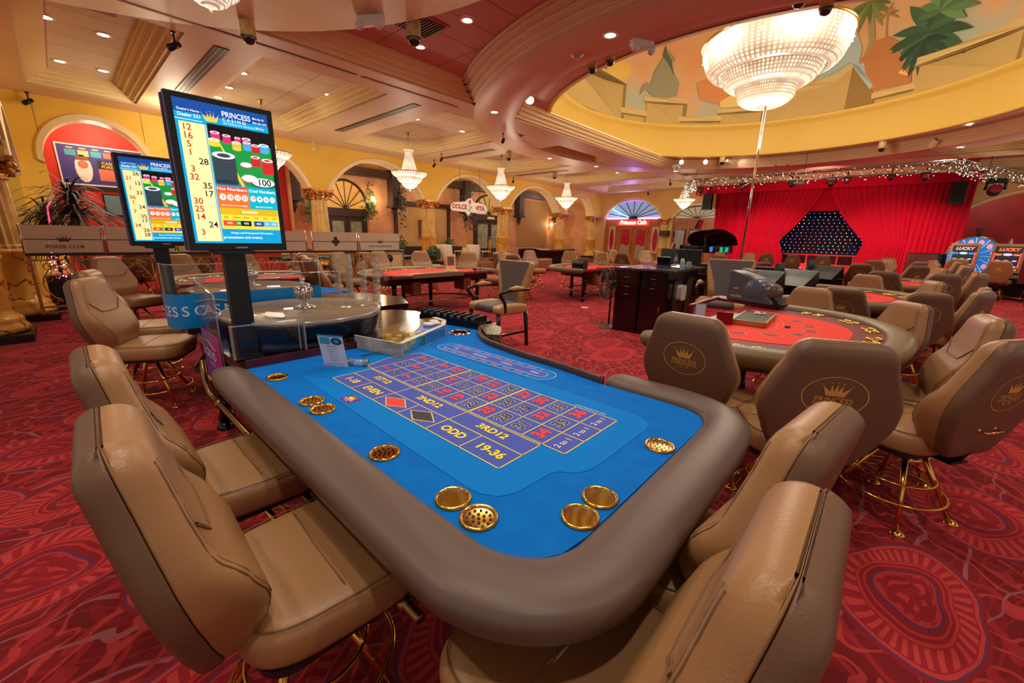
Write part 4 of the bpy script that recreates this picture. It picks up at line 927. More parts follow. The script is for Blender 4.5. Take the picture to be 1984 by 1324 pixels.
# ------------------------------------------------------------------ curved acrylic shields with printed panels
def shield(label, pts, zt, zb, zp, c1, c2, S, texts, cat='wheel shield'):
    t = thing('wheel_shield', label, cat, (0, 0, 0)); P = catmull([(x, y, 0) for x, y in pts], 6)
    def strip(za, zb_, m, nm, off=0.0, par=t, thick=.008):
        b = MB(); sec = []
        for i, p in enumerate(P):
            d = (P[min(i + 1, len(P) - 1)] - P[max(i - 1, 0)]).normalized(); n_ = Vector((d.y, -d.x, 0)); f = i / (len(P) - 1)
            a = za(f) if callable(za) else za; c = zb_(f) if callable(zb_) else zb_
            sec.append([p + n_ * off + Vector((0, 0, a)), p + n_ * (off + thick) + Vector((0, 0, a)), p + n_ * (off + thick) + Vector((0, 0, c)), p + n_ * off + Vector((0, 0, c))])
        b.loft(sec, 0, False, True, True); return b.build(nm, m, par)
    pane = strip(zb, zt, [acryl], 'clear_pane')
    b = MB(); b.tube([p + Vector((0, 0, zt(i / (len(P) - 1)) if callable(zt) else zt)) for i, p in enumerate(P)], .0045, 6); b.tube([P[0] + Vector((0, 0, zb(0) if callable(zb) else zb)), P[0] + Vector((0, 0, zt(0) if callable(zt) else zt))], .004, 6)
    b.tube([P[-1] + Vector((0, 0, zb(1) if callable(zb) else zb)), P[-1] + Vector((0, 0, zt(1) if callable(zt) else zt))], .005, 6); b.build('pane_edge', acryl2, t)
    pn = strip(zb, zp, [c1], 'printed_panel', .0085, t, .002)
    return t, P, pn
panel_blue = mat('panel_blue', (0, 132, 214), .35); panel_vio = bpy.data.materials.new('panel_violet'); panel_vio.use_nodes = True
nt = panel_vio.node_tree; bs = nt.nodes['Principled BSDF']; bs.inputs['Roughness'].default_value = .3; tc = nt.nodes.new('ShaderNodeTexCoord'); sp_ = nt.nodes.new('ShaderNodeSeparateXYZ'); rp = nt.nodes.new('ShaderNodeValToRGB')
nt.links.new(tc.outputs['Generated'], sp_.inputs[0]); nt.links.new(sp_.outputs[0], rp.inputs[0]); nt.links.new(rp.outputs[0], bs.inputs['Base Color'])
rp.color_ramp.elements[0].color = (*lin((44, 66, 170)), 1); rp.color_ramp.elements[1].color = (*lin((190, 40, 150)), 1); rp.color_ramp.elements[0].position = .2
# near table: side Y=-0.92 wrapping the wheel end
ptsA = [(-1.56, .20), (-1.57, -.3), (-1.57, -.70), (-1.54, -.81), (-1.45, -.855), (-1.2, -.862), (-.93, -.866)]
sA, PA, pnA = shield('clear curved shield with violet casino lettering at the left end of the near table', ptsA, lambda f: 1.18 if f < .68 else 1.18 - .05 * (f - .68) / .32, lambda f: .50, lambda f: .86, panel_vio, None, None, None)
def along(P, s):
    L_ = 0
    for a, c in zip(P[:-1], P[1:]):
        d = (c - a).length
        if L_ + d >= s: return a + (c - a) * ((s - L_) / d), (c - a).normalized()
        L_ += d
    return P[-1], (P[-1] - P[-2]).normalized()
def letter_row(b, P, s, s0, z, size, mi=0, off=.0125, adv=.62, bold=.01):
    pos = s0
    for ch in s:
        p, d = along(P, pos); n_ = Vector((d.y, -d.x, 0)); 
        if ch != ' ': b.text(ch, size, basis(p + n_ * off + Vector((0, 0, z)), d, (0, 0, 1)), mi, bold)
        pos += size * adv * (.55 if ch in 'I ' else 1)
b = MB(); letter_row(b, PA, 'ESS CASINO', 1.09, .70, .088, adv=.52); letter_row(b, PA, 'INTERNATIONAL', 1.30, .64, .022)
b.tube([along(PA, 1.22 + .035 * k)[0] + Vector((0, -.013, .775 + .018 * sin(k * .6))) for k in range(10)], .003, 4, 1); b.build('panel_lettering', [mat('panel_white', (224, 224, 240), .5), gold_print], pnA)
ptsB = [(-1.83, -.92), (-2.2, -.93), (-2.9, -.93), (-3.15, -.92), (-3.38, -.86), (-3.50, -.70), (-3.52, -.3)]
ptsB = [(-3.55, -.25), (-3.54, -.62), (-3.42, -.86), (-3.2, -.95), (-2.9, -.965), (-2.3, -.965), (-1.78, -.965)]
ptsB = [(-1.98, -.965), (-1.88, -.965), (-1.79, -.945), (-1.755, -.90), (-1.75, -.80), (-1.75, -.5), (-1.75, .1)]
sB, PB, pnB = shield('clear shield with blue casino lettering wrapping the second wheel', ptsB, 1.26, .79, 1.045, panel_blue, None, None, None)
b = MB(); letter_row(b, PB, 'CESS CASINO', .10, .915, .105, adv=.52); letter_row(b, PB, 'INTERNATIONAL', .36, .855, .024)
b.tube([along(PB, .33 + .03 * k)[0] + Vector((.013, 0, .985 + .012 * sin(k * .6))) for k in range(10)], .004, 4, 1); b.build('panel_lettering', [mat('panel_white'), gold_print], pnB)
# small clear tray panel at the rail end
t = thing('acrylic_tray', 'low clear acrylic side panel standing where the padded rail begins', 'acrylic panel', (-.52, -.80, TZ)); b = MB()
Mx = basis((0, 0, 0), (.04, .34, 0), (0, 0, 1)); b.bb((-.10, .045, 0), (.27, .23, .004), 0, Mx); b.build('clear_pane', acryl, t)
b = MB(); b.bb((-.10, .223, -.002), (.27, .23, .006), 0, Mx); b.bb((.262, .045, -.004), (.27, .23, .02), 0, Mx); b.bb((-.10, .045, -.004), (-.088, .23, .02), 0, Mx); b.bb((.235, .05, -.002), (.24, .225, .012), 0, Mx); b.build('pane_edge', acryl2, t)
# ------------------------------------------------------------------ things on the near table
t = thing('table_sign', 'clear stand holding a printed roulette payout card beside the glass marker', 'sign', (-.155, -.505, TZ))
Ms = basis((0, 0, .004), (.86, .51, 0), (.10, -.17, .98)); b = MB(); b.bb((-.085, 0, -.004), (.085, .20, 0), 0, Ms); b.bb((-.085, 0, -.004), (.085, .004, .07), 0, Ms); b.build('clear_stand', acryl, t)
b = MB(); b.bb((-.075, .008, .0005), (.075, .192, .0015), 0, Ms)
for x0_, x1_, mi in ((-.066, -.004, 1), ): b.add([(x0_, .14, .002), (x1_, .14, .002), (x1_, .182, .002), (x0_, .182, .002)], [(0, 1, 2, 3)], mi, False, Ms)
b.poly([(.034 + .034 * cos(a), .161 + .022 * sin(a), .002) for a in [k * pi / 8 for k in range(16)]], 2, Ms); b.poly([(.034 + .016 * cos(a), .161 + .010 * sin(a), .0024) for a in [k * pi / 8 for k in range(16)]], 1, Ms)
b.add([(-.075, .186, .002), (.075, .186, .002), (.075, .196, .002), (-.075, .196, .002)], [(0, 1, 2, 3)], 1, False, Ms)
b.text('ROULETTE', .012, Ms @ Matrix.Translation((0, .128, .002)), 3, .02)
for k, s in enumerate(('Straight up  35 to 1', 'Split  17 to 1', 'Street  11 to 1', 'Corner  8 to 1', 'Six line  5 to 1', 'Column  2 to 1')): b.text(s, .0085, Ms @ Matrix.Translation((0, .112 - k * .014, .002)), 3, .01)
b.text('Minimum and maximum bets apply', .0075, Ms @ Matrix.Translation((0, .02, .002)), 3, .01)
b.build('payout_card', [mat('card_white', (222, 224, 236), .5), mat('card_cyan', (60, 160, 200), .5), mat('card_dark', (30, 60, 90), .5), mat('ink', (50, 50, 80), .6)], t)
t = thing('win_marker', 'small clear glass cylinder lying on the felt next to the payout card', 'marker', (-.10, -.405, TZ)); d_ = Vector((.70, .42, 0)).normalized()
b = MB(); p0 = -d_ * .055 + Vector((0, 0, .022)); p1 = d_ * .055 + Vector((0, 0, .022)); b.rod(p0, p1, .018, n=20); b.build('glass_body', acryl2, t)
b = MB(); b.rod(p0, p0 + d_ * .004, .021, n=20); b.rod(p1 - d_ * .004, p1, .021, n=20); b.rod(p0 + d_ * .012, p0 + d_ * .015, .0195, n=20); b.rod(p1 - d_ * .015, p1 - d_ * .012, .0195, n=20); b.build('end_ring', chrome, t)
# chip cover box
t = thing('chip_cover_box', 'scuffed white and clear chip cover box standing against the near wheel', 'cover box', (0, 0, TZ))
fp = [(-.475, -.235), (-.075, -.135), (-.33, .40), (-.47, .52), (-.62, .53), (-.66, .3)]
hgt = .085
b = MB(); b.add([(fp[0][0], fp[0][1], 0), (fp[1][0], fp[1][1], 0), (fp[1][0], fp[1][1], hgt), (fp[0][0], fp[0][1], hgt)], [(0, 1, 2, 3)])
b.prism([fp[0], fp[1], (fp[1][0] - .004, fp[1][1] + .008), (fp[0][0] - .004, fp[0][1] + .008)], 0, hgt)
for a, c in ((1, 2), (2, 3), (3, 4)):
    p = Vector((*fp[a], 0)); q_ = Vector((*fp[c], 0)); n_ = (q_ - p).normalized(); n_ = Vector((-n_.y, n_.x, 0)); w_ = .034
    b.prism([tuple(p.xy), tuple(q_.xy), tuple((q_ + n_ * w_).xy), tuple((p + n_ * w_).xy)], hgt - .028 if a == 9 else hgt - .004, hgt)
b.build('white_rim', white_e, t)
b = MB(); b.prism(fp, hgt - .003, hgt - .001)
for a, c in ((1, 2), (2, 3), (3, 4)): b.prism([fp[a], fp[c], (fp[c][0] - .003, fp[c][1] - .003), (fp[a][0] - .003, fp[a][1] - .003)], 0, hgt)
b.build('clear_cover', acryl, t)
b = MB()
for a, c in ((1, 2), (2, 3)): b.rod((*fp[a], .003), (*fp[c], .003), .003, n=6); b.rod((*fp[c], 0), (*fp[c], hgt), .003, n=6)
b.build('cover_edge', acryl2, t)
for i, (x, y, c, n_, r) in enumerate(((-.40, .36, (226, 216, 180), 3, .04), (-.46, .39, (226, 216, 180), 3, .035), (-.40, .30, (226, 216, 180), 2, .04))):
    b = MB(); b.lathe([(r * .95, 0), (r, .003), (r, .012), (r * .9, .016), (.001, .017)], 20, (x, y, TZ + hgt + .001)); tag(b.build('cap', white_e), 'round white cap lying on the chip cover box', 'cap', 'caps on the chip cover box')
k = 0
for (x, y, c, n_) in ((-.20, -.02, (222, 206, 120), 9), (-.25, .03, (226, 206, 120), 8), (-.30, -.05, (214, 190, 60), 8), (-.35, .02, (214, 190, 60), 8), (-.31, .10, (214, 190, 60), 8), (-.38, .10, (206, 184, 50), 8), (-.27, .15, (70, 160, 130), 7), (-.42, -.02, (206, 184, 50), 8), (-.25, -.10, (214, 190, 60), 8)):
    b = MB()
    for q_ in range(n_): b.lathe([(.0195, q_ * .008), (.0205, q_ * .008 + .002), (.0205, q_ * .008 + .006), (.0195, q_ * .008 + .0078)], 18)
    o = b.build('chip_stack', mat('chip_%d_%d_%d' % c, c, .4), loc=(x, y, TZ + .001)); tag(o, ('teal' if c[2] == 130 else 'pale yellow' if c[2] > 100 else 'yellow') + ' roulette chips stacked under the clear cover box', 'casino chips', 'yellow chips under the cover box')
# chip tray on the dealer bay
t = thing('chip_tray', 'dark chip tray with empty curved slots on the dealer side of the near table', 'chip tray', (-.62, .745, TZ + .05)); t.rotation_euler = (0, 0, radians(10))
b = MB(); b.bb((-.36, -.075, -.05), (.30, .10, .002)); b.build('tray_base', black, t, .004)
for k in range(8):
    b = MB(); x = -.30 + k * .075; b.lathe([(.028, -.075), (.028, .075)], 14, M=Matrix.Translation((x, 0, .012)) @ Matrix.Rotation(pi / 2, 4, 'X'), a0=0, a1=2 * pi)
    b.build('slot', mat('tray_gunmetal', (58, 62, 64), .25, .6), t)
b = MB()
for k in range(9): b.bb((-.3375 + k * .075 - .003, -.078, 0), (-.3375 + k * .075 + .003, .08, .045))
b.build('slot_divider', steel_dk, t)
t = thing('chip_ledge', 'black speckled ledge curving around the dealer position', 'ledge', (0, 0, TZ)); b = MB()
b.prism([(-.35, .76), (-.20, .655), (-.06, .56), (.02, .62), (-.06, .72), (-.16, .82), (-.30, .86)], -.06, .036); b.build('ledge_board', mat('speckled_black', (34, 32, 30), .3, noise=(90, (120, 110, 90), 1)), t, .004)
# acrylic chip towers behind the wheels
for i, (x, y) in enumerate(((-2.05, .40), (-2.0, .50), (-1.95, .62), (-2.12, .55), (-1.86, .72))):
    t = thing('chip_tube_tower', 'tall clear acrylic chip tower, scalloped edge, behind the near wheel', 'chip tower', (x, y, TZ), .3, 'clear chip towers behind the near wheel')
    b = MB(); n = 14; h = .52 - .03 * (i % 3)
    for s_ in (-1, 1):
        b.loft([[(s_ * (.022 + .007 * (j % 2)), -.02, h * j / n), (s_ * (.026 + .007 * (j % 2)), -.02, h * j / n), (s_ * (.026 + .007 * (j % 2)), .02, h * j / n), (s_ * (.022 + .007 * (j % 2)), .02, h * j / n)] for j in range(n + 1)], 0, False)
    b.bb((-.026, .018, 0), (.026, .022, h)); b.build('clear_walls', acryl3, t)
    b = MB()
    for j in range(12): b.bb((-.022, -.018, .02 + j * h / 12.5), (.022, .018, .024 + j * h / 12.5))
    b.build('scalloped_slats', acryl3, t); b = MB(); b.bb((-.04, -.04, 0), (.04, .04, .008)); b.build('base', acryl3, t)
# ------------------------------------------------------------------ card tables (D shape, dealer on local -x side, arc towards +x)
def dshape(a, d, n=40, e=.62, back=0.0):
    pts = []
    for k in range(n + 1):
        t_ = -pi / 2 + pi * k / n; c_, s_ = cos(t_), sin(t_)
        pts.append((back + d * (max(c_, 0) ** e), a * (abs(s_) ** .86) * (1 if s_ > 0 else -1)))
    return pts
def card_table(label, x, y, rz, a=1.15, d=1.25, z=.78, group=None, rail=None, big=True, dealer_rail=False):
    t = thing('card_table', label, 'card table', (x, y, 0), radians(rz), group); rail = rail or rail_o
    D = dshape(a, d); b = MB(); b.prism(D, z - .04, z - .002, 0); b.prism(dshape(a - .30, d - .30, e=.7), z - .002, z, 1)
    b.prism(dshape(a - .33, d - .33, e=.7, back=.12), z, z + .0006, 2)
    for k in range(7):   # betting boxes
        t_ = radians(-66 + 22 * k); cx, cy = .12 + (d - .58) * cos(t_), (a - .52) * sin(t_); M = Matrix.Translation((cx, cy, z + .001)) @ Matrix.Rotation(t_, 4, 'Z')
        for s_, mi, dz in ((1, 3, 0), (.86, 4, .0004)): b.add([(-.045 * s_, -.062 * s_, dz), (.045 * s_, -.062 * s_, dz), (.045 * s_, .062 * s_, dz), (-.045 * s_, .062 * s_, dz)], [(0, 1, 2, 3)], mi, False, M)
    for r in (.30, .33, .36, .40, .44): 
        P = [(.10 + r * cos(t_), r * 1.3 * sin(t_), z + .0012) for t_ in [radians(-70 + 7 * k) for k in range(21)]]
        Q = [(.10 + (r + .006) * cos(t_), (r + .006) * 1.3 * sin(t_), z + .0012) for t_ in [radians(-70 + 7 * k) for k in range(21)]]
        b.loft([P, Q], 5, False, False, False)
    top = b.build('table_top', [mat('wine_table_border', (112, 24, 34), .6), felt_w, felt_r, mat('print_gold_red', (232, 130, 70), .7), mat('print_dark_red', (150, 30, 36), .7), mat('print_pink', (244, 104, 84), .7)], t)
    P = [Vector((p[0], p[1], 0)) for p in dshape(a + .06, d + .06, 48)]; P = [Vector((-.05, P[0].y, 0))] + P[0:] + [Vector((-.05, P[-1].y, 0))]
    b = MB(); sec = []
    for i, p in enumerate(P):
        tt = (P[min(i + 1, len(P) - 1)] - P[max(i - 1, 0)]).normalized(); nn = Vector((tt.y, -tt.x, 0)); k = 1 if 0 < i < len(P) - 1 else .8
        sec.append([p + nn * (.085 * cos(2 * pi * j / 14) * k) + Vector((0, 0, z + .0 + (.045 if sin(2 * pi * j / 14) > 0 else .085) * sin(2 * pi * j / 14) * k)) for j in range(14)])
    b.loft(sec, 0)
    if dealer_rail: b.bb((-.10, -.45, z - .05), (.0, a + .02, z + .03))
    b.build('padded_rail', rail, t)
    b = MB(); b.prism(dshape(a - .12, d - .18), z - .17, z - .04); b.build('apron', mahog, t)
    if big:
        CP = dshape(a - .085, d - .085, 140)
        for k in range(7):
            for dy in (-2.1, 2.1):
                cx, cy = CP[int(16 + 18 * k + dy)]
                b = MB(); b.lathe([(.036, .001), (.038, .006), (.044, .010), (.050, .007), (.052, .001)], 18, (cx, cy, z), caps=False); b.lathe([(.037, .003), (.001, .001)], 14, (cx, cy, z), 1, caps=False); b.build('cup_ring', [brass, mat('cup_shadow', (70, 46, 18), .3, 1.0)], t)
    for lx, ly in ((.12, a - .3), (.12, -a + .3), (d - .42, .34), (d - .42, -.34)):
        b = MB(); b.tube([(lx, ly, z - .12), (lx, ly, .45), (lx, ly, .12)], [.05, .042, .032], 8); b.lathe([(.03, .12), (.045, .06), (.05, 0)], 12, (lx, ly, 0)); b.build('leg', black, t)
    b = MB(); b.tube([(.12, a - .3, .24), (.12, -a + .3, .24)], .016, 6); b.tube([(x_, y_, .24) for x_, y_ in dshape(a - .34, d - .3, 14)], .018, 6); b.build('foot_rail', brass_dk, t)
    # dealer tray, drawers
    b = MB(); b.bb((.02, -.30, z), (.17, .30, z + .02)); b.build('chip_rack', mat('rack_brown', (92, 84, 66), .4), t, .003)
    for s_ in (-1, 1):
        b = MB(); b.bb((-.02, s_ * .62 - .09, z - .36), (.30, s_ * .62 + .09, z - .13)); c_ = b.build('drawer_unit', wood_sq, t)
        for dz in (.30, .19):
            b = MB(); b.bb((-.032, s_ * .62 - .035, z - dz), (-.02, s_ * .62 + .035, z - dz + .008)); b.build('drawer_pull', chrome, c_)
    return t
TB = [card_table('nearest red card table on the right, with red layout and dealer shelf', .92, 2.46, -3, 1.10, 1.20, .845, 'red card tables on the right'),
      card_table('second red card table on the right, behind the nearest one', 1.22, 5.65, -3, 1.02, 1.15, .845, 'red card tables on the right'),
      card_table('third red card table on the right, a thin red strip between chairs', 1.6, 9.1, 0, 1.1, 1.2, .83, 'red card tables on the right'),
      card_table('red card table glimpsed through the acrylic behind the second wheel', -4.95, .55, 180, 1.0, 1.1, .78, 'red card tables on the left'),
      card_table('red card table left of the dealer armchair, with price board on it', -4.38, 3.55, 180, 1.32, 1.3, .78, 'red card tables on the left', dealer_rail=True),
      card_table('red card table with a black banknote machine, behind the dealer armchair', -3.25, 8.0, 180, 1.25, 1.3, .78, 'red card tables on the left'),
      card_table('small looking red card table left of the pit desk', -2.6, 12.1, 180, 1.2, 1.3, .78, 'red card tables on the left'),
      card_table('red card table behind the pit desk monitor', -1.2, 14.9, 180, 1.15, 1.2, .78, 'red card tables on the left')]
# wing of table at left (wine coloured corner)
b = MB(); b.prism([(-4.40, 2.32), (-4.18, 2.32), (-4.18, 2.72), (-4.40, 2.95)], .76, .80); tag(b.build('side_wing', wine, loc=(0, 0, 0)), 'wine coloured wing board at the near corner of the left red table', 'side board')
b = MB(); b.bb((0, 0, 0), (.04, .9, .035)); tag(b.build('dealer_shelf', wine, None, .01, loc=(.60, 2.75, .86)), 'narrow wine padded shelf carrying the banknote machine', 'shelf')
b = MB(); b.bb((-.45, -.09, 0), (.3, .12, .035)); o = tag(b.build('dealer_shelf', wine, None, .01, loc=(.98, 3.62, .845)), 'wine padded shelf under the grey card shuffler', 'shelf'); o.rotation_euler = (0, 0, radians(-18))
# card shuffler
t = thing('card_shuffler', 'big grey card shuffler with rounded drum on the wine shelf', 'card shuffler', (1.0, 3.60, .882), radians(-22)); t.scale = (.88, .88, .88)
gp = mat('shuffler_grey', (78, 82, 94), .35)
def side_extrude(b, pts, w, mi=0, M=None):
    L_ = [[(x, -w / 2, z) for x, z in pts], [(x, w / 2, z) for x, z in pts]]; b.loft(L_, mi, False, True, True, M)
b = MB(); side_extrude(b, [(-.30, 0), (.30, 0), (.30, .03), (.20, .12), (.16, .22), (.06, .29), (-.10, .33), (-.27, .37), (-.32, .33), (-.28, .26), (-.30, .12)], .24); b.build('housing', gp, t, .015, 3)
b = MB(); b.lathe([(.105, -.126), (.112, -.120), (.112, .120), (.105, .126)], 32, M=Matrix.Translation((.05, 0, .17)) @ Matrix.Rotation(pi / 2, 4, 'X')); b.build('drum', mat('shuffler_blue_grey', (84, 98, 120), .25), t)
b = MB(); b.lathe([(.11, -.10), (.11, .10)], 28, M=Matrix.Translation((.17, 0, .13)) @ Matrix.Rotation(pi / 2, 4, 'X')); b.build('rear_cylinder', mat('bronze_cylinder', (92, 80, 74), .3, .4), t)
b = MB(); b.bb((.22, -.09, .0), (.36, .09, .02)); b.add([(.24, -.08, .13), (.24, .08, .13), (.35, .08, .03), (.35, -.08, .03)], [(0, 1, 2, 3)]); b.bb((.24, -.08, .02), (.34, -.075, .06)); b.build('card_chute', blackp, t)
b = MB(); b.bb((-.26, -.06, .345), (-.12, .06, .352), 0, Matrix.Rotation(radians(12), 4, 'Y')); b.build('card_slot', black, t)
b = MB(); Mq = basis((-.17, -.1215, .13), (1, 0, 0), (0, 0, 1)); b.text('one2six', .05, Mq @ Matrix.Translation((0, -.07, 0)), 0, .01, .2); b.bb((-.04, .015, 0), (.03, .03, .001), 1, Mq); b.bb((-.05, -.02, 0), (-.02, -.01, .001), 2, Mq); b.build('lettering', [mat('print_silver', (190, 196, 206), .4), mat('label_beige', (190, 170, 130), .5), mat('label_green', (110, 150, 60), .5)], t)
# clear topped chip float on the nearest red table
t = thing('chip_float', 'shallow brass edged tray with clear lid on the nearest red table', 'chip tray', (1.24, 2.55, .85), radians(3)); b = MB(); b.bb((-.12, -.29, 0), (.12, .29, .035)); b.build('tray_body', mat('tray_olive', (128, 118, 74), .5, noise=(14, (96, 104, 84), 2)), t)
b = MB()
for p, q_ in (((-.125, -.295), (.125, -.285)), ((-.125, .285), (.125, .295)), ((-.125, -.295), (-.115, .295)), ((.115, -.295), (.125, .295))): b.bb((*p, 0), (*q_, .04))
b.build('brass_edge', mat('tray_brass', (170, 140, 90), .35, .7), t); b = MB(); b.bb((-.12, -.29, .037), (.12, .29, .040)); b.build('clear_lid', acryl, t)
for k in range(7):
    b = MB(); b.lathe([(.018, 0), (.018, .005)], 12); tag(b.build('casino_chip', mat('chip_rw', (210, 200, 190), .4), loc=(1.21 + .03 * (k % 3), 2.70 + .03 * (k % 4), .8911)), 'pale chip seen through the lid of the brass edged tray', 'casino chip', 'chips in the brass edged tray')
b = MB(); b.lathe([(.021, 0), (.021, .012)], 16); tag(b.build('casino_chip', mat('chip_blue', (60, 90, 190), .4), loc=(1.50, 2.45, .8505)), 'single blue chip on the red layout beside the brass edged tray', 'casino chip')
b = MB(); b.bb((-.06, -.01, 0), (.06, .01, .10)); o = tag(b.build('shoe_block', mat('gloss_wine', (110, 8, 24), .12), loc=(1.10, 2.16, .85)), 'glossy wine red block at the near corner of the brass edged tray', 'block'); o.rotation_euler = (0, 0, .4)
t = thing('table_sign', 'small tilted clear sign on the dealer side of the nearest red table', 'sign', (.86, 2.30, .85), radians(30)); b = MB(); b.bb((-.045, -.002, 0), (.045, .002, .13)); b.bb((-.045, -.02, 0), (.045, .02, .004)); b.build('clear_stand', acryl2, t); b = MB(); b.bb((-.038, -.0035, .012), (.038, -.0025, .12)); b.build('card', mat('card_lilac', (200, 204, 236), .4), t)
# ------------------------------------------------------------------ dealer armchairs
def armchair(label, x, y, rz, s=1.0, zs=.58, first=[None]):
    t = thing('armchair', label, 'armchair', (x, y, 0), radians(rz), 'dealer armchairs')   # faces local -y
    grey = mat('armchair_grey', (98, 90, 92), .6, bump=(150, .1)); tan = mat('armchair_tan', (186, 146, 98), .45); wd = mat('armchair_ebony', (20, 14, 14), .2)
    def cush(x0, x1, y0, y1, z0, z1, r, M=None):
        L_ = []
        for z, k in ((z0, .85), (z0 + .02, 1), (z1 - .03, 1), (z1 - .01, .93), (z1, .7)):
            cx, cy = (x0 + x1) / 2, (y0 + y1) / 2; L_.append([(cx + (px - cx) * (k if abs(x1 - x0) > .3 else (.5 + k / 2)), cy + (py - cy) * k, z) for px, py, _ in rrect(x0, x1, y0, y1, r)])
        b = MB(); b.loft(L_, 0, M=M); return b
    cush(-.17, .17, -.30, .24, zs - .10, zs + .012, .05).build('seat', grey, t)
    for s_ in (-1, 1): cush(min(s_ * .16, s_ * .32), max(s_ * .16, s_ * .32), -.29, .24, zs - .11, zs + .006, .06).build('side_cushion', tan, t)
    MB_ = Matrix.Translation((0, .22, zs - .05)) @ Matrix.Rotation(radians(-9), 4, 'X')
    b = MB(); L_ = []
    for z, w in ((0, .24), (.2, .26), (.42, .30), (.56, .31), (.585, .305), (.60, .28)): L_.append([(px, py, z) for px, py, _ in rrect(-w, w, -.05, .05, .03)])
    b.loft(L_, 0, M=MB_); b.build('backrest', tan, t)
    b = MB(); b.loft([[(-w, -.056, z), (w, -.056, z), (w, -.048, z), (-w, -.048, z)] for z, w in ((.02, .12), (.25, .17), (.44, .235), (.56, .285), (.585, .28))], 0, False, M=MB_); b.build('back_panel', grey, t)
    for s_ in (-1, 1):
        b = MB(); b.tube(catmull([(s_ * .30, .26, zs + .19), (s_ * .325, .10, zs + .20), (s_ * .335, -.10, zs + .20), (s_ * .33, -.25, zs + .18), (s_ * .325, -.27, zs + .14), (s_ * .315, -.19, zs + .04), (s_ * .31, -.18, zs - .08)], 5), .022, 8); b.build('arm', wd, t)
        b = MB(); b.tube([(s_ * .325, .12, zs + .215), (s_ * .333, .0, zs + .225), (s_ * .333, -.12, zs + .215)], [.022, .035, .022], 10); b.build('arm_pad', tan, t)
        for yy in (-.26, .22):
            b = MB(); b.tube([(s_ * .28, yy, zs - .08), (s_ * .285, yy * 1.04 + (.03 if yy > 0 else 0), .0)], [.030, .022], 8); b.build('leg', wd, t)
        b = MB(); b.bb((s_ * .283 - .01, -.26, .19), (s_ * .283 + .01, .23, .22)); b.build('stretcher', wd, t)
    b = MB(); b.bb((-.28, -.275, .24), (.28, -.255, .27)); b.build('foot_bar', wd, t)
    t.scale = (s, s, s); return t
armchair('grey and tan dealer armchair with ebony arms behind the near table', -1.93, 2.62, -4, 1.05)
armchair('grey and tan dealer armchair facing the camera behind the grey shuffler', .22, 5.4, 8, 1.1)
# ------------------------------------------------------------------ pit desk
t = thing('pit_desk', 'dark mahogany pit desk with drawers standing in the middle of the carpet', 'desk', (0, 0, 0))
MD = Matrix.Translation((-.46, 4.80, 0)) @ Matrix.Rotation(radians(2), 4, 'Z'); HD = 1.03
b = MB(); b.bb((-.86, -.06, HD), (.12, 1.55, HD + .035), 0, MD); b.build('counter_top', mat('desk_top_granite', (40, 36, 36), .15, noise=(60, (70, 60, 60), 2)), t, .004)
for x0, x1, nm in ((-.84, -.43, 'left'), (-.40, .0, 'right')):
    b = MB(); b.bb((x0, 0, 0), (x1, .5, HD), 0, MD); c_ = b.build('cabinet', mahog, t, .003); cx = (x0 + x1) / 2
    for k, (za, zb) in enumerate(((.88, .99), (.73, .86), (.60, .71) if nm == 'left' else (.05, .71))):
        b = MB(); b.bb((x0 + .02, -.012, za), (x1 - .02, 0, zb), 0, MD); d_ = b.build('drawer' if k < 2 or nm == 'left' else 'door', mahog, c_, .002)
        b = MB()
        if nm == 'right' and k == 2: b.tube([(x1 - .06, -.012, .50), (x1 - .06, -.045, .46), (x1 - .06, -.045, .40), (x1 - .06, -.012, .36)], .006, 6, M=MD)
        else: b.tube([(cx - .05, -.012, za + .035), (cx - .045, -.03, za + .035), (cx + .045, -.03, za + .035), (cx + .05, -.012, za + .035)], .005, 6, M=MD)
        b.build('handle', chrome, d_); b = MB(); b.ball((cx + .01, -.014, zb - .025), .008, 0, 8, M=MD); b.build('lock', chrome, d_)
    if nm == 'left': b = MB(); b.bb((x0 + .02, -.012, .05), (x1 - .02, 0, .58), 0, MD); b.build('door', mahog, c_, .002)
b = MB(); b.bb((0, .02, 0), (.02, 1.50, HD), 0, MD); b.bb((-.86, 1.45, 0), (.02, 1.5, HD), 0, MD); b.build('side_panel', mahog, t)
for y0, y1 in ((.30, .62), (.90, 1.2)):
    b = MB(); b.bb((.02, y0, .18), (.035, y1, .88), 0, MD); p_ = b.build('side_board', mat('olive_board', (78, 72, 50), .4, noise=(12, (52, 50, 38), 3)), t)
    b = MB(); b.bb((.036, y0 - .03, .86), (.042, y1 + .03, .90), 0, MD); b.bb((.036, y0 - .03, .16), (.042, y1 + .03, .19), 0, MD); b.bb((.036, y0 - .03, .16), (.042, y0 - .01, .9), 0, MD); b.bb((.036, y1 + .01, .16), (.042, y1 + .03, .9), 0, MD); b.build('bracket', mat('bracket_steel', (96, 92, 92), .3, .9), p_)
t2 = thing('soap_dispenser', 'white wall box with rounded top mounted on the side of the pit desk', 'dispenser', tuple(MD @ Vector((.075, .52, .56)))); b = MB()
b.prism([(x, y) for x, y, _ in rrect(-.11, .11, -.0, .25, .06)], -.035, .045, 0, basis((0, 0, 0), (0, 1, 0), (0, 0, 1))); b.build('cover', white_p, t2, .01, 3); b = MB(); b.bb((.046, .06, .06), (.048, .09, .075)); b.build('label', sky_red, t2)
def on_desk(x, y): return tuple(MD @ Vector((x, y, HD + .036)))
t = thing('pedestal_fan', 'black pedestal fan left of the pit desk', 'fan', (-1.45, 4.92, 0), radians(-10)); t.scale = (1.0, 1.0, .86); b = MB(); b.lathe([(.20, 0), (.205, .012), (.17, .02), (.06, .03), (.03, .05)], 32); b.build('base', mat('fan_grey', (70, 66, 64), .4), t)
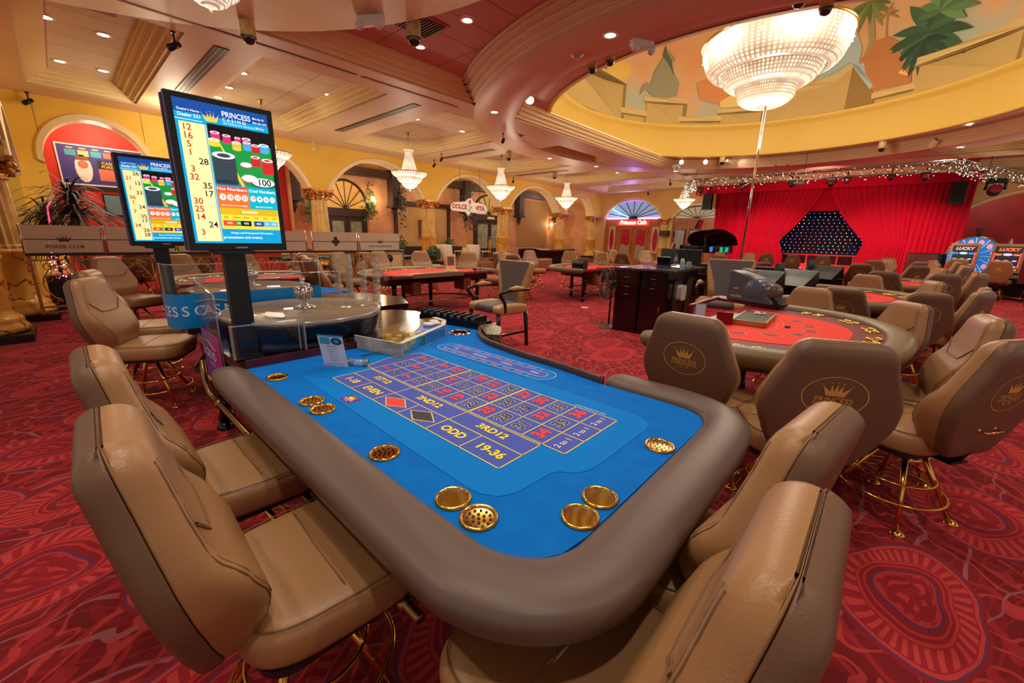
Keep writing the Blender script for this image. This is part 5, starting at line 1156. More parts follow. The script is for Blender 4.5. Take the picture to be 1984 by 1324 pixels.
b = MB(); b.rod((0, 0, .04), (0, 0, .86), .017, .013); b.build('pole', black, t)
Mfan = Matrix.Translation((0, -.02, .88)) @ Matrix.Rotation(radians(90), 4, 'X') @ Matrix.Rotation(radians(-35), 4, 'Y') @ Matrix.Scale(1.4, 4)
b = MB(); b.lathe([(.05, -.10), (.06, -.04), (.05, .02)], 16, M=Mfan); b.build('motor', black, t)
b = MB()
for z, rr in ((.0, .21), (.05, .225), (.10, .20)): b.tube([(rr * cos(a), rr * sin(a), z) for a in [2 * pi * k / 32 for k in range(32)]], .004, 5, closed=True, M=Mfan)
for k in range(36):
    a = 2 * pi * k / 36; b.tube([(.04 * cos(a), .04 * sin(a), .11), (.20 * cos(a), .20 * sin(a), .10), (.225 * cos(a), .225 * sin(a), .05), (.21 * cos(a), .21 * sin(a), 0), (.05 * cos(a), .05 * sin(a), -.01)], .0026, 4, M=Mfan)
b.build('guard', mat('fan_wire', (52, 48, 46), .4, .3), t); b = MB()
for k in range(3):
    a = 2 * pi * k / 3; b.add([(.03 * cos(a), .03 * sin(a), .04), (.18 * cos(a - .3), .18 * sin(a - .3), .03), (.19 * cos(a + .4), .19 * sin(a + .4), .07), (.05 * cos(a + 1), .05 * sin(a + 1), .05)], [(0, 1, 2, 3)], 0, False, Mfan)
b.build('blade', mat('fan_blade', (80, 60, 56), .3), t)
t = thing('water_bottle', 'small water bottle with blue label standing on the pit desk', 'bottle', on_desk(-.10, .62)); b = MB(); b.lathe([(.03, 0), (.033, .01), (.033, .12), (.03, .15), (.014, .185), (.013, .20)], 18); b.build('bottle_body', acryl2, t); b = MB(); b.lathe([(.0335, .07), (.0335, .12)], 18, caps=False); b.build('label', mat('label_blue', (30, 90, 190), .4), t); b = MB(); b.lathe([(.016, .198), (.016, .215)], 14); b.build('cap', mat('cap_blue', (60, 130, 220), .4), t)
t = thing('note_box', 'pale blue note box holding yellow paper on the pit desk', 'note box', on_desk(-.02, .70), .4); b = MB(); b.bb((-.035, -.045, 0), (.035, .045, .12)); b.build('box_body', mat('pale_blue_card', (130, 186, 206), .5), t); b = MB(); b.bb((-.03, -.002, .03), (.025, .002, .16)); b.build('yellow_paper', mat('yellow_paper', (226, 206, 120), .6), t)
t = thing('glass_jar', 'clear jar beside the note box on the pit desk', 'jar', on_desk(.05, .82)); b = MB(); b.lathe([(.035, 0), (.045, .03), (.045, .08), (.03, .11)], 18); b.build('jar_body', acryl2, t)
t = thing('computer_monitor', 'black monitor seen from behind at the right end of the pit desk', 'monitor', on_desk(-.02, 1.22), radians(8)); b = MB(); b.bb((-.26, -.02, .04), (.14, .02, .30)); b.build('housing', blackp, t, .006); b = MB(); b.bb((-.12, -.06, 0), (.04, .08, .012)); b.bb((-.06, -.01, 0), (-.02, .02, .08)); b.build('stand', blackp, t)
t = thing('computer_monitor', 'dark green backed monitor at the far edge of the pit desk', 'monitor', on_desk(-.46, 1.36), radians(-12)); b = MB(); b.bb((-.20, -.02, .05), (.24, .02, .30)); b.build('housing', mat('dark_green_plastic', (48, 62, 50), .5), t, .006); b = MB(); b.bb((-.08, -.06, 0), (.08, .08, .012)); b.bb((-.02, -.01, 0), (.02, .02, .08)); b.build('stand', blackp, t)
t = thing('desk_telephone', 'blue black desk telephone with tilted screen on the pit desk', 'telephone', on_desk(-.42, .95), radians(15)); b = MB(); side_extrude(b, [(-.10, 0), (.12, 0), (.12, .05), (.02, .09), (-.09, .17), (-.14, .16), (-.02, .07)], .22, 0, Matrix.Rotation(radians(90), 4, 'Z')); b.build('body', mat('phone_blue_black', (34, 38, 54), .3), t, .008); b = MB(); b.bb((-.09, -.02, .03), (.09, .05, .045)); b.build('keypad', mat('phone_silver', (130, 132, 140), .4), t)
random.seed(3)
for k in range(34):
    x, y = -.80 + random.random() * .52, .02 + random.random() * .50; c = random.choice(((236, 214, 110), (200, 170, 230), (244, 236, 224), (236, 200, 90), (150, 110, 210), (230, 150, 60)))
    b = MB(); 
    n_ = random.choice((1, 2, 3)); b.lathe([(.019, 0), (.020, .001), (.020, .0035 * n_), (.019, .0036 * n_)], 10); tag(b.build('casino_chip', mat('chip_%d_%d_%d' % c, c, .35), loc=on_desk(x, y)), 'coloured chip scattered on the front left corner of the pit desk', 'casino chip', 'loose chips on the pit desk')
# ------------------------------------------------------------------ things on the left red tables
t = thing('price_board', 'cream upright price board standing on the left red table', 'sign', (-4.75, 4.05, .78), radians(52)); b = MB(); b.bb((-.10, -.02, 0), (.10, .02, .34)); b.build('board', cream, t, .004); b = MB(); b.bb((-.07, -.0235, .12), (.07, -.021, .30)); b.build('printed_card', mat('board_print', (120, 96, 84), .6), t); b = MB(); b.bb((-.13, -.06, 0), (.13, .06, .012)); b.build('foot', cream, t)
t = thing('potted_bush', 'small round green bush behind the price board', 'plant', (-7.4, 5.6, 0)); b = MB(); b.lathe([(.12, 0), (.16, .5), (.18, .7)], 16); b.build('pot', mat('urn_cream', (210, 186, 140), .5), t); b = MB()
random.seed(5)
for k in range(260):
    a, c = random.random() * 2 * pi, math.acos(2 * random.random() - 1); d = Vector((sin(c) * cos(a), sin(c) * sin(a), cos(c))); p = d * .21 + Vector((0, 0, 1.0)); u_ = d.cross(Vector((0, 0, 1))).normalized() * .03; w_ = d.cross(u_).normalized() * .03; b.add([p - u_, p + w_ + d * .02, p + u_, p - w_ + d * .01], [(0, 1, 2, 3)])
b.ball((0, 0, 1.0), .19, 0, 12); b.build('foliage', leaf, t)
def cashbox(x, y, z, rz, label):
    t = thing('banknote_machine', label, 'banknote machine', (x, y, z), radians(rz)); b = MB(); side_extrude(b, [(-.13, 0), (.14, 0), (.15, .12), (.10, .19), (.06, .21), (-.11, .21), (-.15, .14)], .30, 0, Matrix.Rotation(radians(90), 4, 'Z')); b.build('housing', mat('machine_charcoal', (40, 38, 38), .35), t, .012)
    b = MB(); b.bb((-.12, -.152, .03), (.12, -.142, .10)); b.build('front_panel', black, t); b = MB(); b.bb((-.09, -.156, .05), (-.02, -.152, .07)); b.bb((.03, -.156, .05), (.06, -.152, .07)); b.build('buttons', chrome, t)
    b = MB(); b.bb((-.08, -.02, .212), (.08, .08, .222)); b.build('feed_slot', steel_dk, t)
cashbox(-3.48, 7.0, .79, 8, 'black banknote machine on the red table behind the dealer armchair')
cashbox(-2.85, 10.9, .79, 8, 'black banknote machine on the small red table left of the pit desk')
t = thing('dice_cup', 'small dark dice cup with stand on the left red table', 'dice cup', (-4.55, 4.55, .78)); b = MB(); b.lathe([(.03, 0), (.035, .05), (.03, .06)], 12); b.build('cup', mahog_r, t); b = MB(); b.rod((.1, .06, 0), (.1, .06, .12), .006); b.bb((.06, .04, .115), (.14, .08, .12)); b.build('stand', black, t)
b = MB(); b.tube(catmull([(-2.42, 6.95, .72), (-2.3, 7.25, .45), (-2.0, 7.7, .33), (-1.75, 8.2, .42), (-1.6, 8.7, .74)], 8), .022, 8); tag(b.build('barrier_rope', mat('rope_red', (130, 34, 30), .6)), 'red barrier rope sagging between the card table and the pit desk', 'rope')
b = MB(); b.poly([(-2.9, 6.25, .004), (-2.75, 6.3, .004), (-2.8, 6.42, .004), (-2.95, 6.38, .004)]); tag(b.build('paper_scrap', white_p), 'scrap of white paper on the carpet near the card table leg', 'paper')
# long black counter with pole base, framed cabinet (centre back)
t = thing('blackjack_counter', 'long black covered counter behind the dealer armchair, emblem on its cloth', 'counter', (0, 0, 0)); b = MB(); b.bb((-1.35, 9.0, .62), (.22, 9.5, .98)); b.build('cloth_cover', mat('black_cloth', (26, 24, 28), .6), t, .01)
b = MB(); b.bb((-1.4, 8.9, .60), (.24, 9.6, .63)); b.build('edge_board', mat('pale_edge', (180, 160, 136), .4), t); b = MB(); b.bb((-.1, 8.95, 0), (.22, 9.5, .6)); b.bb((-1.1, 9.2, 0), (-.1, 9.5, .6)); b.build('body', mahog, t)
b = MB(); Me_ = basis((-.12, 8.994, .82), (1, 0, 0), (0, 0, 1))
for s_ in (-1, 1): b.add([(-.10, -.08 * s_, 0), (-.07, -.08 * s_, 0), (.10, .08 * s_, 0), (.07, .08 * s_, 0)], [(0, 1, 2, 3)], 0, False, Me_)
b.text('X Poker', .055, Me_ @ Matrix.Translation((0, 0, .001)), 1, .02, .3); b.build('emblem', [mat('emblem_violet', (78, 66, 150), .5), mat('emblem_white', (214, 210, 224), .5)], t)
t = thing('framed_cabinet', 'low dark cabinet with silver edged panel right of the pit desk', 'cabinet', (-1.45, 9.0, 0), radians(8)); b = MB(); b.bb((-.26, -.3, 0), (.34, .3, .76)); b.build('body', mahog, t); b = MB()
for p, q_ in (((-.27, 0), (-.25, .77)), ((.33, 0), (.35, .77)), ((-.27, .75), (.35, .77))): b.bb((p[0], -.31, p[1]), (q_[0], -.295, q_[1]))
b.build('metal_edge', alu, t)
# dance pole
t = thing('dance_pole', 'tall shiny metal pole reaching from the counter to the ceiling ring', 'pole', (-.62, 9.6, 0)); b = MB(); b.rod((0, 0, .98), (0, 0, 4.42), .024, n=14); b.build('tube', chrome, t); b = MB(); b.lathe([(.10, .96), (.10, .985), (.05, 1.0), (.045, 1.06), (.026, 1.09)], 20); b.build('base_flange', chrome, t); b = MB(); b.bb((-.2, -.1, 0), (.2, .3, .96)); b.build('podium', black, t)
# green slot terminals (black angular machines) beyond the near red table
for i, (x, y, rz) in enumerate(((.75, 8.1, -20), (.95, 10.6, -20), (.35, 7.2, -15))):
    t = thing('electronic_game_terminal', ('black ribbed electronic game terminal left of the second red table', 'black electronic game terminal behind the second red table', 'teal edged electronic game terminal next to the black counter')[i], 'game terminal', (x, y, 0), radians(rz))
    b = MB(); b.bb((-.3, -.25, 0), (.3, .25, .72)); b.build('cabinet', black, t, .01)
    b = MB(); b.add([(-.32, -.34, .74), (.32, -.34, .74), (.32, .12, 1.02), (-.32, .12, 1.02), (-.32, .2, .74), (.32, .2, .74)], [(0, 1, 2, 3), (3, 2, 5, 4), (0, 3, 4), (1, 5, 2), (0, 4, 5, 1)]); b.build('console', mat('terminal_green_black', (14, 17, 16), .45), t)
    b = MB()
    for k in range(9): b.rod((-.26 + k * .065, -.10, .735 + .165), (-.20 + k * .065, .10, .735 + .285), .004, n=5)
    b.build('vent_ribs', mat('rib_grey', (58, 52, 46), .5), t)
    b = MB(); b.bb((-.36, -.12, .86), (-.30, .1, 1.12)); b.build('side_screen', mat('teal_plastic', (60, 96, 96), .3), t)
# ------------------------------------------------------------------ chandeliers
def crystal(name, nang, nz, s_hi, s_lo):
    m, nt, b, N, L, mth, mix = nodes(name, 0.15, 0.8)
    tc = N('TexCoord'); sx = N('SeparateXYZ'); L(tc.outputs['Object'], sx.inputs[0]); a = mth('ARCTAN2', sx.outputs[1], sx.outputs[0])
    st = mth('GREATER_THAN', mth('SINE', mth('MULTIPLY', a, float(nang))), -0.2); bd = mth('GREATER_THAN', mth('SINE', mth('MULTIPLY', sx.outputs[2], float(nz))), -0.45)
    n = N('TexNoise'); n.inputs['Scale'].default_value = 5; L(tc.outputs['Object'], n.inputs['Vector'])
    k = mth('MULTIPLY', st, bd); s = mth('ADD', mth('MULTIPLY', k, mth('MULTIPLY', mth('POWER', n.outputs['Fac'], 2.0), s_hi * 3.2)), s_lo)
    b.inputs['Base Color'].default_value = (*lin((236, 226, 206)), 1); b.inputs['Emission Color'].default_value = (*lin((255, 236, 206)), 1); L(s, b.inputs['Emission Strength'])
    return m
cr_s = crystal('crystal_strands', 40, 170, 1.25, .22); cr_b = crystal('great_crystal_strands', 80, 105, .85, .07)
ring_gold = mat('chandelier_gold', (206, 158, 76), .25, 1.0)
def bowl(b, r0, z0, r1, z1, n=40, lob=0, mi=0, bulge=.5):
    pr = []
    for k in range(9):
        t = k / 8; a = t * pi / 2; pr.append((r0 + (r1 - r0) * (sin(a) * bulge + t * (1 - bulge)), z0 + (z1 - z0) * (1 - cos(a)) * bulge + (z1 - z0) * t * (1 - bulge)))
    loops = []
    for r, z in pr: loops.append([(r * (1 + lob * abs(sin(9 * pi * q / n))) * cos(2 * pi * q / n), r * (1 + lob * abs(sin(9 * pi * q / n))) * sin(2 * pi * q / n), z) for q in range(n)])
    b.loft(loops, mi, True, False)
def chandelier(label, x, y, zc, s=1.0, light=True, src=[None]):
    if src[0] is None:
        t = thing('crystal_chandelier', label, 'chandelier', (0, 0, 0), 0, 'small crystal chandeliers')   # origin at the ceiling; z = 4.5 there
        b = MB(); b.lathe([(.02, -.10), (.045, -.09), (.03, -.02), (.06, 0)], 16); b.rod((0, 0, -.08), (0, 0, -.5), .006); b.build('canopy_rod', ring_gold, t)
        b = MB(); bowl(b, .11, -.57, .13, -.50, 36, 0, 0, .3); b.lathe([(.09, -.54), (.16, -.50)], 30, caps=False)
        b.lathe([(.10, -.56), (.115, -.64), (.15, -.76), (.19, -.90), (.235, -1.06), (.27, -1.14)], 40, caps=False); b.build('upper_strands', cr_s, t)
        b = MB(); b.tube([(.53 * cos(a), .53 * sin(a), -1.14) for a in [2 * pi * k / 48 for k in range(48)]], .014, 6, closed=True); b.tube([(.12 * cos(a), .12 * sin(a), -.53) for a in [2 * pi * k / 30 for k in range(30)]], .008, 6, closed=True); b.build('gold_ring', ring_gold, t)
        b = MB(); bowl(b, .36, -1.29, .54, -1.15, 72, .02, 0, .6); bowl(b, .22, -1.46, .38, -1.26, 72, .08, 0, .6); bowl(b, .02, -1.62, .24, -1.44, 72, .08, 0, .7); b.build('crystal_bowls', cr_s, t)
        b = MB(); b.ball((0, 0, -1.66), .022, 0, 10); b.build('pendant_ball', cr_s, t)
        src[0] = t; c = t
    else: c = dup(src[0], None, None, None, label, 'small crystal chandeliers')
    c.location = (x, y, zc); c.scale = (s, s, s)
    if light: lamp('POINT', 'chandelier_glow', (x, y, zc - 1.95 * s), 80 * s * s, (1, .84, .62), .22)
    return c
chandelier('small crystal chandelier left of the hanging restaurant sign', -9.47, 6.3, 4.5)
chandelier('small crystal chandelier mostly hidden behind the large portrait screen', -9.6, 2.35, 4.5)
chandelier('small crystal chandelier right of the hanging restaurant sign', -9.48, 10.4, 4.5)
chandelier('small crystal chandelier hanging left of the cafe doors', -9.8, 15.2, 4.5)
chandelier('small crystal chandelier above the grand piano', -5.75, 19.2, 4.5, .92)
chandelier('small crystal chandelier cut by the right edge above the slot machines', 4.86, 17.0, 4.5, .9)
chandelier('crystal chandelier cut by the top edge, only its beaded bowl and ball showing', -4.55, .33, 4.2, .06)
# the top-edge one hangs close to the soffit: rebuilt size
ch = [o for o in bpy.data.objects if o.get('label', '').startswith('crystal chandelier cut by the top')][0]
ch.location = (-4.25, .20, 5.10); ch.scale = (.85, .85, .70); ch['group'] = 'small crystal chandeliers'
t = thing('great_chandelier', 'huge tiered crystal chandelier hanging inside the painted dome', 'chandelier', (DOME[0], DOME[1], 0))
b = MB(); bowl(b, .25, 4.66, .60, 4.86, 64, 0, 0, .6); b.lathe([(.60, 4.86), (.63, 5.06), (.62, 5.17)], 64, caps=False); b.build('lower_tier', cr_b, t)
b = MB(); bowl(b, .66, 5.06, .98, 5.24, 64, 0, 0, .6); b.lathe([(.98, 5.24), (1.07, 5.40), (1.09, 5.54)], 64, caps=False); b.build('middle_tier', cr_b, t)
b = MB(); bowl(b, 1.12, 5.36, 1.40, 5.60, 64, 0, 0, .6); b.lathe([(1.40, 5.60), (1.49, 5.82), (1.50, 6.02)], 64, caps=False); b.build('upper_tier', cr_b, t)
b = MB(); b.lathe([(1.46, 6.05), (1.1, 6.35), (.7, 6.8), (.4, 7.5), (.28, 8.4)], 64, caps=False); b.build('top_strands', cr_b, t)
for r, z, w in ((.635, 5.17, .016), (1.10, 5.55, .018), (1.51, 6.04, .032)):
    b = MB(); b.tube([(r * cos(a), r * sin(a), z) for a in [2 * pi * k / 72 for k in range(72)]], w, 6, closed=True); b.build('gold_ring', ring_gold, t)
b = MB(); b.lathe([(.62, 5.19), (.02, 5.3)], 40, caps=False); b.lathe([(1.08, 5.57), (.02, 5.7)], 40, caps=False); b.lathe([(1.5, 6.06), (.2, 6.2)], 40, caps=False); b.build('tier_plates', ring_gold, t)
b = MB(); random.seed(2)
for (r, z) in ((.56, 4.95), (.80, 5.14), (1.03, 5.40), (1.30, 5.52), (1.46, 5.80)):
    for k in range(int(r * 22)):
        a = 2 * pi * k / int(r * 22) + random.random() * .1; b.ball(((r + .03) * cos(a), (r + .03) * sin(a), z), .016, 0, 6)
b.build('bulbs', glow('bulb', (255, 246, 226), 9), t)
for k in range(6):
    a = pi / 3 * k; lamp('POINT', 'great_chandelier_glow', (DOME[0] + 2.1 * cos(a), DOME[1] + 2.1 * sin(a), 5.9), 72, (1, .90, .74), .35)
lamp('POINT', 'great_chandelier_glow', (DOME[0], DOME[1], 4.2), 220, (1, .88, .70), .6)
# ------------------------------------------------------------------ recessed downlights
dl_on = glow('downlight_lens', (255, 244, 224), 7); dl_trim = mat('downlight_trim', (230, 214, 190), .4)
def downlight(x, y, z, label, group, w=30, on=True, src=[None], s=1.0):
    if src[0] is None:
        t = thing('recessed_downlight', label, 'ceiling light', (0, 0, 0)); b = MB(); b.lathe([(.075, -.012), (.105, -.012), (.11, -.004), (.11, 0)], 28, caps=False); b.build('trim_ring', dl_trim, t)
        b = MB(); b.lathe([(.076, -.008), (.002, -.006)], 24, caps=False); b.build('lens', dl_on, t); src[0] = t; c = t
    else: c = dup(src[0])
    c.location = (x, y, z); c.scale = (s, s, 1); tag(c, label, 'ceiling light', group)
    if w: lamp('SPOT', 'downlight_beam', (x, y, z - .03), w, WARM, .06, (x, y, 0), 120, .7)
for i, (x, y) in enumerate(((-7.85, -1.0), (-7.95, -.38), (-10.12, -.84), (-10.12, -.26))): downlight(x, y, 4.5, 'downlight in the first tiled coffer at the upper left corner', 'downlights in the upper left coffer', 70)
for x, y in ((-8.01, 1.57), (-9.21, 1.63), (-10.2, 1.66), (-7.92, 3.22), (-9.07, 3.25), (-10.16, 3.32)): downlight(x, y, 4.5, 'downlight in the tiled coffer above the large portrait screen', 'downlights above the screen', 70)
for x, y in ((-3.08, 3.06), (-4.32, 3.13)): downlight(x, y, 4.5, 'downlight in the rose tiled ceiling beside the square air vent', 'downlights beside the vent', 160, s=.95)
for x, y in ((-1.35, 4.17), (-5.07, 5.67), (-7.29, 10.69), (-6.9, 13.0), (-4.96, 15.76), (3.03, 16.07), (3.56, 13.33), (1.6, 4.5), (4.4, 6.6), (5.4, 9.2), (5.3, 12.0)):
    r = math.hypot(x - DOME[0], y - DOME[1]); k = 6.5 / r; downlight(DOME[0] + (x - DOME[0]) * k, DOME[1] + (y - DOME[1]) * k, 4.2, 'downlight in the rose plaster ring around the dome', 'downlights in the dome ring', 150)
for x, y in ((-8.0, 5.6), (-8.0, 7.2), (-8.0, 9.9), (-8.0, 11.8), (-8.0, 14.6), (-8.0, 16.6), (-8.2, 19.4), (-10.7, 19.5)): downlight(x, y, 4.5, 'small downlight in the far tiled coffers along the arcade', 'downlights along the arcade', 60)
for x, y in ((.6, -.9), (2.4, -1.5), (.9, 1.35), (-1.1, 1.2), (-2.6, -1.7), (4.2, .6), (4.4, 3.2), (2.2, .9), (-.4, -2.6)): downlight(x, y, 4.2 if math.hypot(x + 1.38, y + 2.66) < 5 else 4.5, 'downlight above the roulette tables, outside the frame', 'downlights above the roulette tables', 110)
# ------------------------------------------------------------------ cameras, emergency lights, detectors
def dome_cam(x, y, z, rz, label, s=1.0, src=[None]):
    if src[0] is None:
        t = thing('dome_camera', label, 'security camera', (0, 0, 0)); b = MB(); b.lathe([(.09, 0), (.095, -.02), (.095, -.17), (.10, -.18), (.10, -.20)], 24, caps=False); b.build('housing', mat('camera_cream', (222, 196, 140), .4, noise=(9, (190, 150, 86), 2)), t)
        b = MB(); b.lathe([(.092, -.19), (.088, -.23), (.065, -.27), (.03, -.29), (.001, -.295)], 24, caps=False); b.build('dome_lens', mat('smoked_dome', (24, 22, 24), .05, coat=1.0), t); src[0] = t; c = t
    else: c = dup(src[0])
    c.location = (x, y, z); c.scale = (s, s, s); return tag(c, label, 'security camera', 'dome cameras')
for x, y, z, l, s in ((-3.28, 2.28, 4.27, 'dome camera hanging near the square air vent', 1), (-4.85, .75, 4.2, 'dome camera beside the chandelier at the top edge', .95), (-1.98, 5.2, 4.5, 'rightmost of the two dome cameras at the near edge of the dome', .8), (-2.38, 5.3, 4.5, 'leftmost of the two dome cameras at the near edge of the dome', .8),
                      (.63, 5.1, 4.5, 'dome camera at the top edge left of the palm tree', .8), (.85, 5.5, 4.5, 'dome camera overlapping the rim of the great chandelier', .8), (1.25, 15.4, 4.47, 'white dome camera on the far ring above the truss', 1), (-3.1, 15.3, 4.49, 'white dome camera on the far ring beside a lit spot', 1),
                      (-7.9, 9.12, 4.2, 'dome camera on the beam above the second chandelier', .9), (-9.2, 13.4, 4.2, 'dome camera on the beam above the third chandelier', .9)): dome_cam(x, y, z, 0, l, s)
for i, (x, y, z, rz) in enumerate(((-3.45, 1.75, 4.2, 35), (-1.1, 4.55, 4.2, 60), (-4.6, 14.9, 4.3, 150))):
    t = thing('emergency_light', ('white twin headed emergency light at the top edge left of the dome camera', 'white twin headed emergency light on the ring above the rearing horse', 'small white emergency light on the far ring')[i], 'emergency light', (x, y, z), radians(rz))
    b = MB(); b.bb((-.17, -.05, -.09), (.17, .05, 0)); b.build('body', white_p, t, .01, 2)
    for s_ in (-1, 1):
        b = MB(); b.lathe([(.03, .06), (.055, 0), (.055, -.02)], 16, M=Matrix.Translation((s_ * .13, -.05, -.12)) @ Matrix.Rotation(radians(-50), 4, 'X')); b.build('lamp_head', white_p, t)
def spothead(x, y, z, label, on, tgt, s=1.0, w=60):
    t = thing('ceiling_spotlight', label, 'spotlight', (x, y, z)); b = MB(); b.lathe([(.03, 0), (.05, -.03), (.03, -.05)], 14); d = (Vector(tgt) - Vector((x, y, z))).normalized(); M = Matrix.Translation((0, 0, -.10 * s)) @ d.to_track_quat('-Z', 'Y').to_matrix().to_4x4()
    b.lathe([(.05 * s, .10 * s), (.07 * s, .06 * s), (.075 * s, -.10 * s)], 20, M=M, caps=False); b.build('lamp_can', cream, t); b = MB(); b.lathe([(.07 * s, -.09 * s), (.001, -.09 * s)], 20, M=M, caps=False); b.build('lens', glow('spot_lens', (255, 252, 246), 14) if on else mat('lens_off', (200, 190, 170), .3), t)
    if on: lamp('SPOT', 'spot_beam', tuple(Vector((x, y, z)) + d * .25), w, (1, .95, .88), .05, tgt, 60, .5)
    return t
spothead(-4.35, 14.15 + .6, 4.45, 'leftmost lit spotlight on the far dome ring', True, (-1.5, 6, 2)); spothead(-3.65, 15.2, 4.45, 'lit spotlight right of the leftmost one on the far dome ring', True, (0, 6, 2))
spothead(3.0, 15.3, 4.45, 'lit spotlight on the far dome ring above the right end of the truss', True, (1, 6, 2)); spothead(4.6, 13.3, 4.45, 'lit spotlight at the right edge on the dome ring', True, (1, 6, 2))
spothead(2.35, 15.5, 4.45, 'unlit spotlight on the far dome ring, left of the lit one', False, (1, 20, 2), 1.2); spothead(-4.15, 5.75, 4.48, 'cylindrical spotlight on the near left of the dome ring', True, (-2.5, 3, 0), 1.2, 40)
spothead(-2.95, 15.6, 4.45, 'spotlight washing the ring cove beside the white dome camera', True, (-2.4, 16.5, 4.2), 1, 12)
for i, (x, y, z) in enumerate(((-6.02, .16, 4.2), (-11.9, -1.35, 4.2), (-9.9, 7.9, 4.2), (-11.1, 8.5, 4.2), (-11.6, 13.4, 4.2), (-6.26, 7.14, 4.2), (-11.7, 4.4, 4.2), (-8.6, 21.3, 4.2), (-6.0, 17.9, 4.2))):
    t = thing('track_spotlight', ('black bracket spotlight on the ceiling beam above the large screen', 'black bracket spotlight in the upper left wall corner', 'black bracket spotlight right of the first chandelier rod', 'black bracket spotlight on the cross beam by the restaurant sign', 'black bracket spotlight over the landscape arch', 'black bracket spotlight under the left of the dome ring', 'white bracket camera at the end of the first cross beam slot', 'small black bracket spotlight above the cafe arch', 'small black bracket spotlight on the far cross beam')[i], 'spotlight', (x, y, z))
    m_ = white_p if i == 6 else black; b = MB(); b.rod((0, 0, 0), (0, 0, -.14), .012); b.lathe([(.03, 0), (.035, -.02)], 12); b.build('bracket', m_, t); b = MB(); b.rod((-.02, .05, -.14), (.06, -.08, -.24), .04, .045, 14); b.build('lamp_head', m_, t)
# smoke detector on the ring
t = thing('smoke_detector', 'round white smoke detector on the ring left of the emergency light', 'smoke detector', (-2.05, 4.35, 4.2)); b = MB(); b.lathe([(.10, 0), (.10, -.012), (.06, -.02), (.05, -.05), (.03, -.06)], 24); b.build('housing', mat('detector_rose', (206, 160, 146), .4), t)
# air vents and linear slots
t = thing('air_vent', 'square louvred air vent in the rose tiled ceiling', 'air vent', (-3.72, 2.72, 4.5)); b = MB(); b.bb((-.30, -.30, -.012), (.30, .30, -.002)); b.build('frame', mat('vent_rose', (170, 100, 84), .5), t)
b = MB()
for k in range(11): b.bb((-.26, -.27 + k * .05, -.03), (.26, -.255 + k * .05, -.012))
b.build('louvre', mat('vent_dark', (70, 36, 30), .5), t)
for i, (x, y) in enumerate(((-6.9, -.75), (-6.5, 2.3), (-6.7, 5.7))):
    t = thing('air_vent', ('long rose air vent panel in the upper left coffer', 'rose air vent panel in the coffer above the screen', 'rose air vent panel in the third coffer')[i], 'air vent', (x, y, 4.498)); b = MB(); b.bb((-.12, -.45, -.01), (.12, .45, 0)); b.build('panel', mat('vent_rose'), t)
def slot(x0, x1, y0, y1, label):
    b = MB(); ax = 1 if (y1 - y0) > (x1 - x0) else 0
    b.bb((x0, y0, 4.192), (x1, y1, 4.199)); o = b.build('linear_air_slot', mat('slot_black', (20, 18, 18), .5)); tag(o, label, 'air slot', 'linear air slots')
    b = MB(); 
    for f in (.30, .66):
        if ax: w = x1 - x0; b.bb((x0 + w * f, y0, 4.186), (x0 + w * f + .012, y1, 4.1925))
        else: w = y1 - y0; b.bb((x0, y0 + w * f, 4.186), (x1, y0 + w * f + .012, 4.1925))
    b.build('divider_bar', beam_m, o)
slot(-5.53, -5.46, -4, 2.6, 'long black air slot running along the main ceiling beam'); slot(-5.53, -5.46, 2.7, 4.9, 'far half of the long black air slot on the main ceiling beam')
for i, (y, x0, x1) in enumerate(((.76, -9.2, -6.1), (4.26, -9.75, -6.0), (8.5, -10.6, -7.4), (13.2, -11.2, -8.1))):
    slot(x0, min(x1, (-6.1, -6.05, -8.0, -8.4)[i]), y - .10, y + .10, ('wide black air slot on the cross beam left of the large screen', 'wide black air slot on the second cross beam', 'wide black air slot on the third cross beam', 'wide black air slot on the fourth cross beam')[i])
# ------------------------------------------------------------------ poker rail with wrought iron and etched glass
iron = mat('gilded_iron', (176, 136, 78), .45, .4); etched = mat('etched_glass', (232, 214, 192), .35, alpha=.85); clearband = mat('clear_band_dark', (70, 44, 40), .2)
t = thing('iron_railing', 'gilded wrought iron railing with dark handrail beside the marble columns', 'railing', (-8.0, 0, 0)); Y0, Y1 = -1.82, 5.0
b = MB(); b.bb((-.055, Y0, 1.04), (.055, Y1, 1.085)); b.build('handrail', mat('handrail_brown', (54, 34, 30), .3), t, .008)
b = MB(); b.bb((-.012, Y0, .96), (.012, Y1, .985)); b.bb((-.015, Y0, .20), (.015, Y1, .235)); b.bb((-.012, Y0, .12), (.012, Y1, .135)); b.build('rail_bar', iron, t)
k = 0; y = Y0 + .03; panels = []
while y < Y1 + .01:
    b = MB(); b.bb((-.025, y - .02, 0), (.025, y + .02, 1.04)); b.build('post', iron, t); panels.append(y); y += .97
for ya, yb in zip(panels[:-1], panels[1:]):
    ym = (ya + yb) / 2; b = MB()
    for yc, s_ in ((ya + .26, 1), (ya + .26, -1), (yb - .26, 1), (yb - .26, -1)):
        b.tube([(0, yc + s_ * (.02 + .16 * sin(pi * q / 12)) , .28 + .62 * q / 12) for q in range(13)], .009, 5)
        for zc, dz in ((.30, 1), (.88, -1)):
            b.tube(spiral((0, yc + s_ * .09, zc), .075, 1.3, (0, -s_, 0), (0, 0, dz), 16), .008, 5)
        b.tube(spiral((0, yc + s_ * .13, .68), .065, 1.2, (0, -s_, 0), (0, 0, -1), 14), .008, 5)
    b.rod((0, ym, .22), (0, ym, 1.0), .009); b.ball((0, ym, 1.0), .022, 0, 8); b.ball((0, ym, .27), .02, 0, 8); b.build('scroll_panel', iron, t)
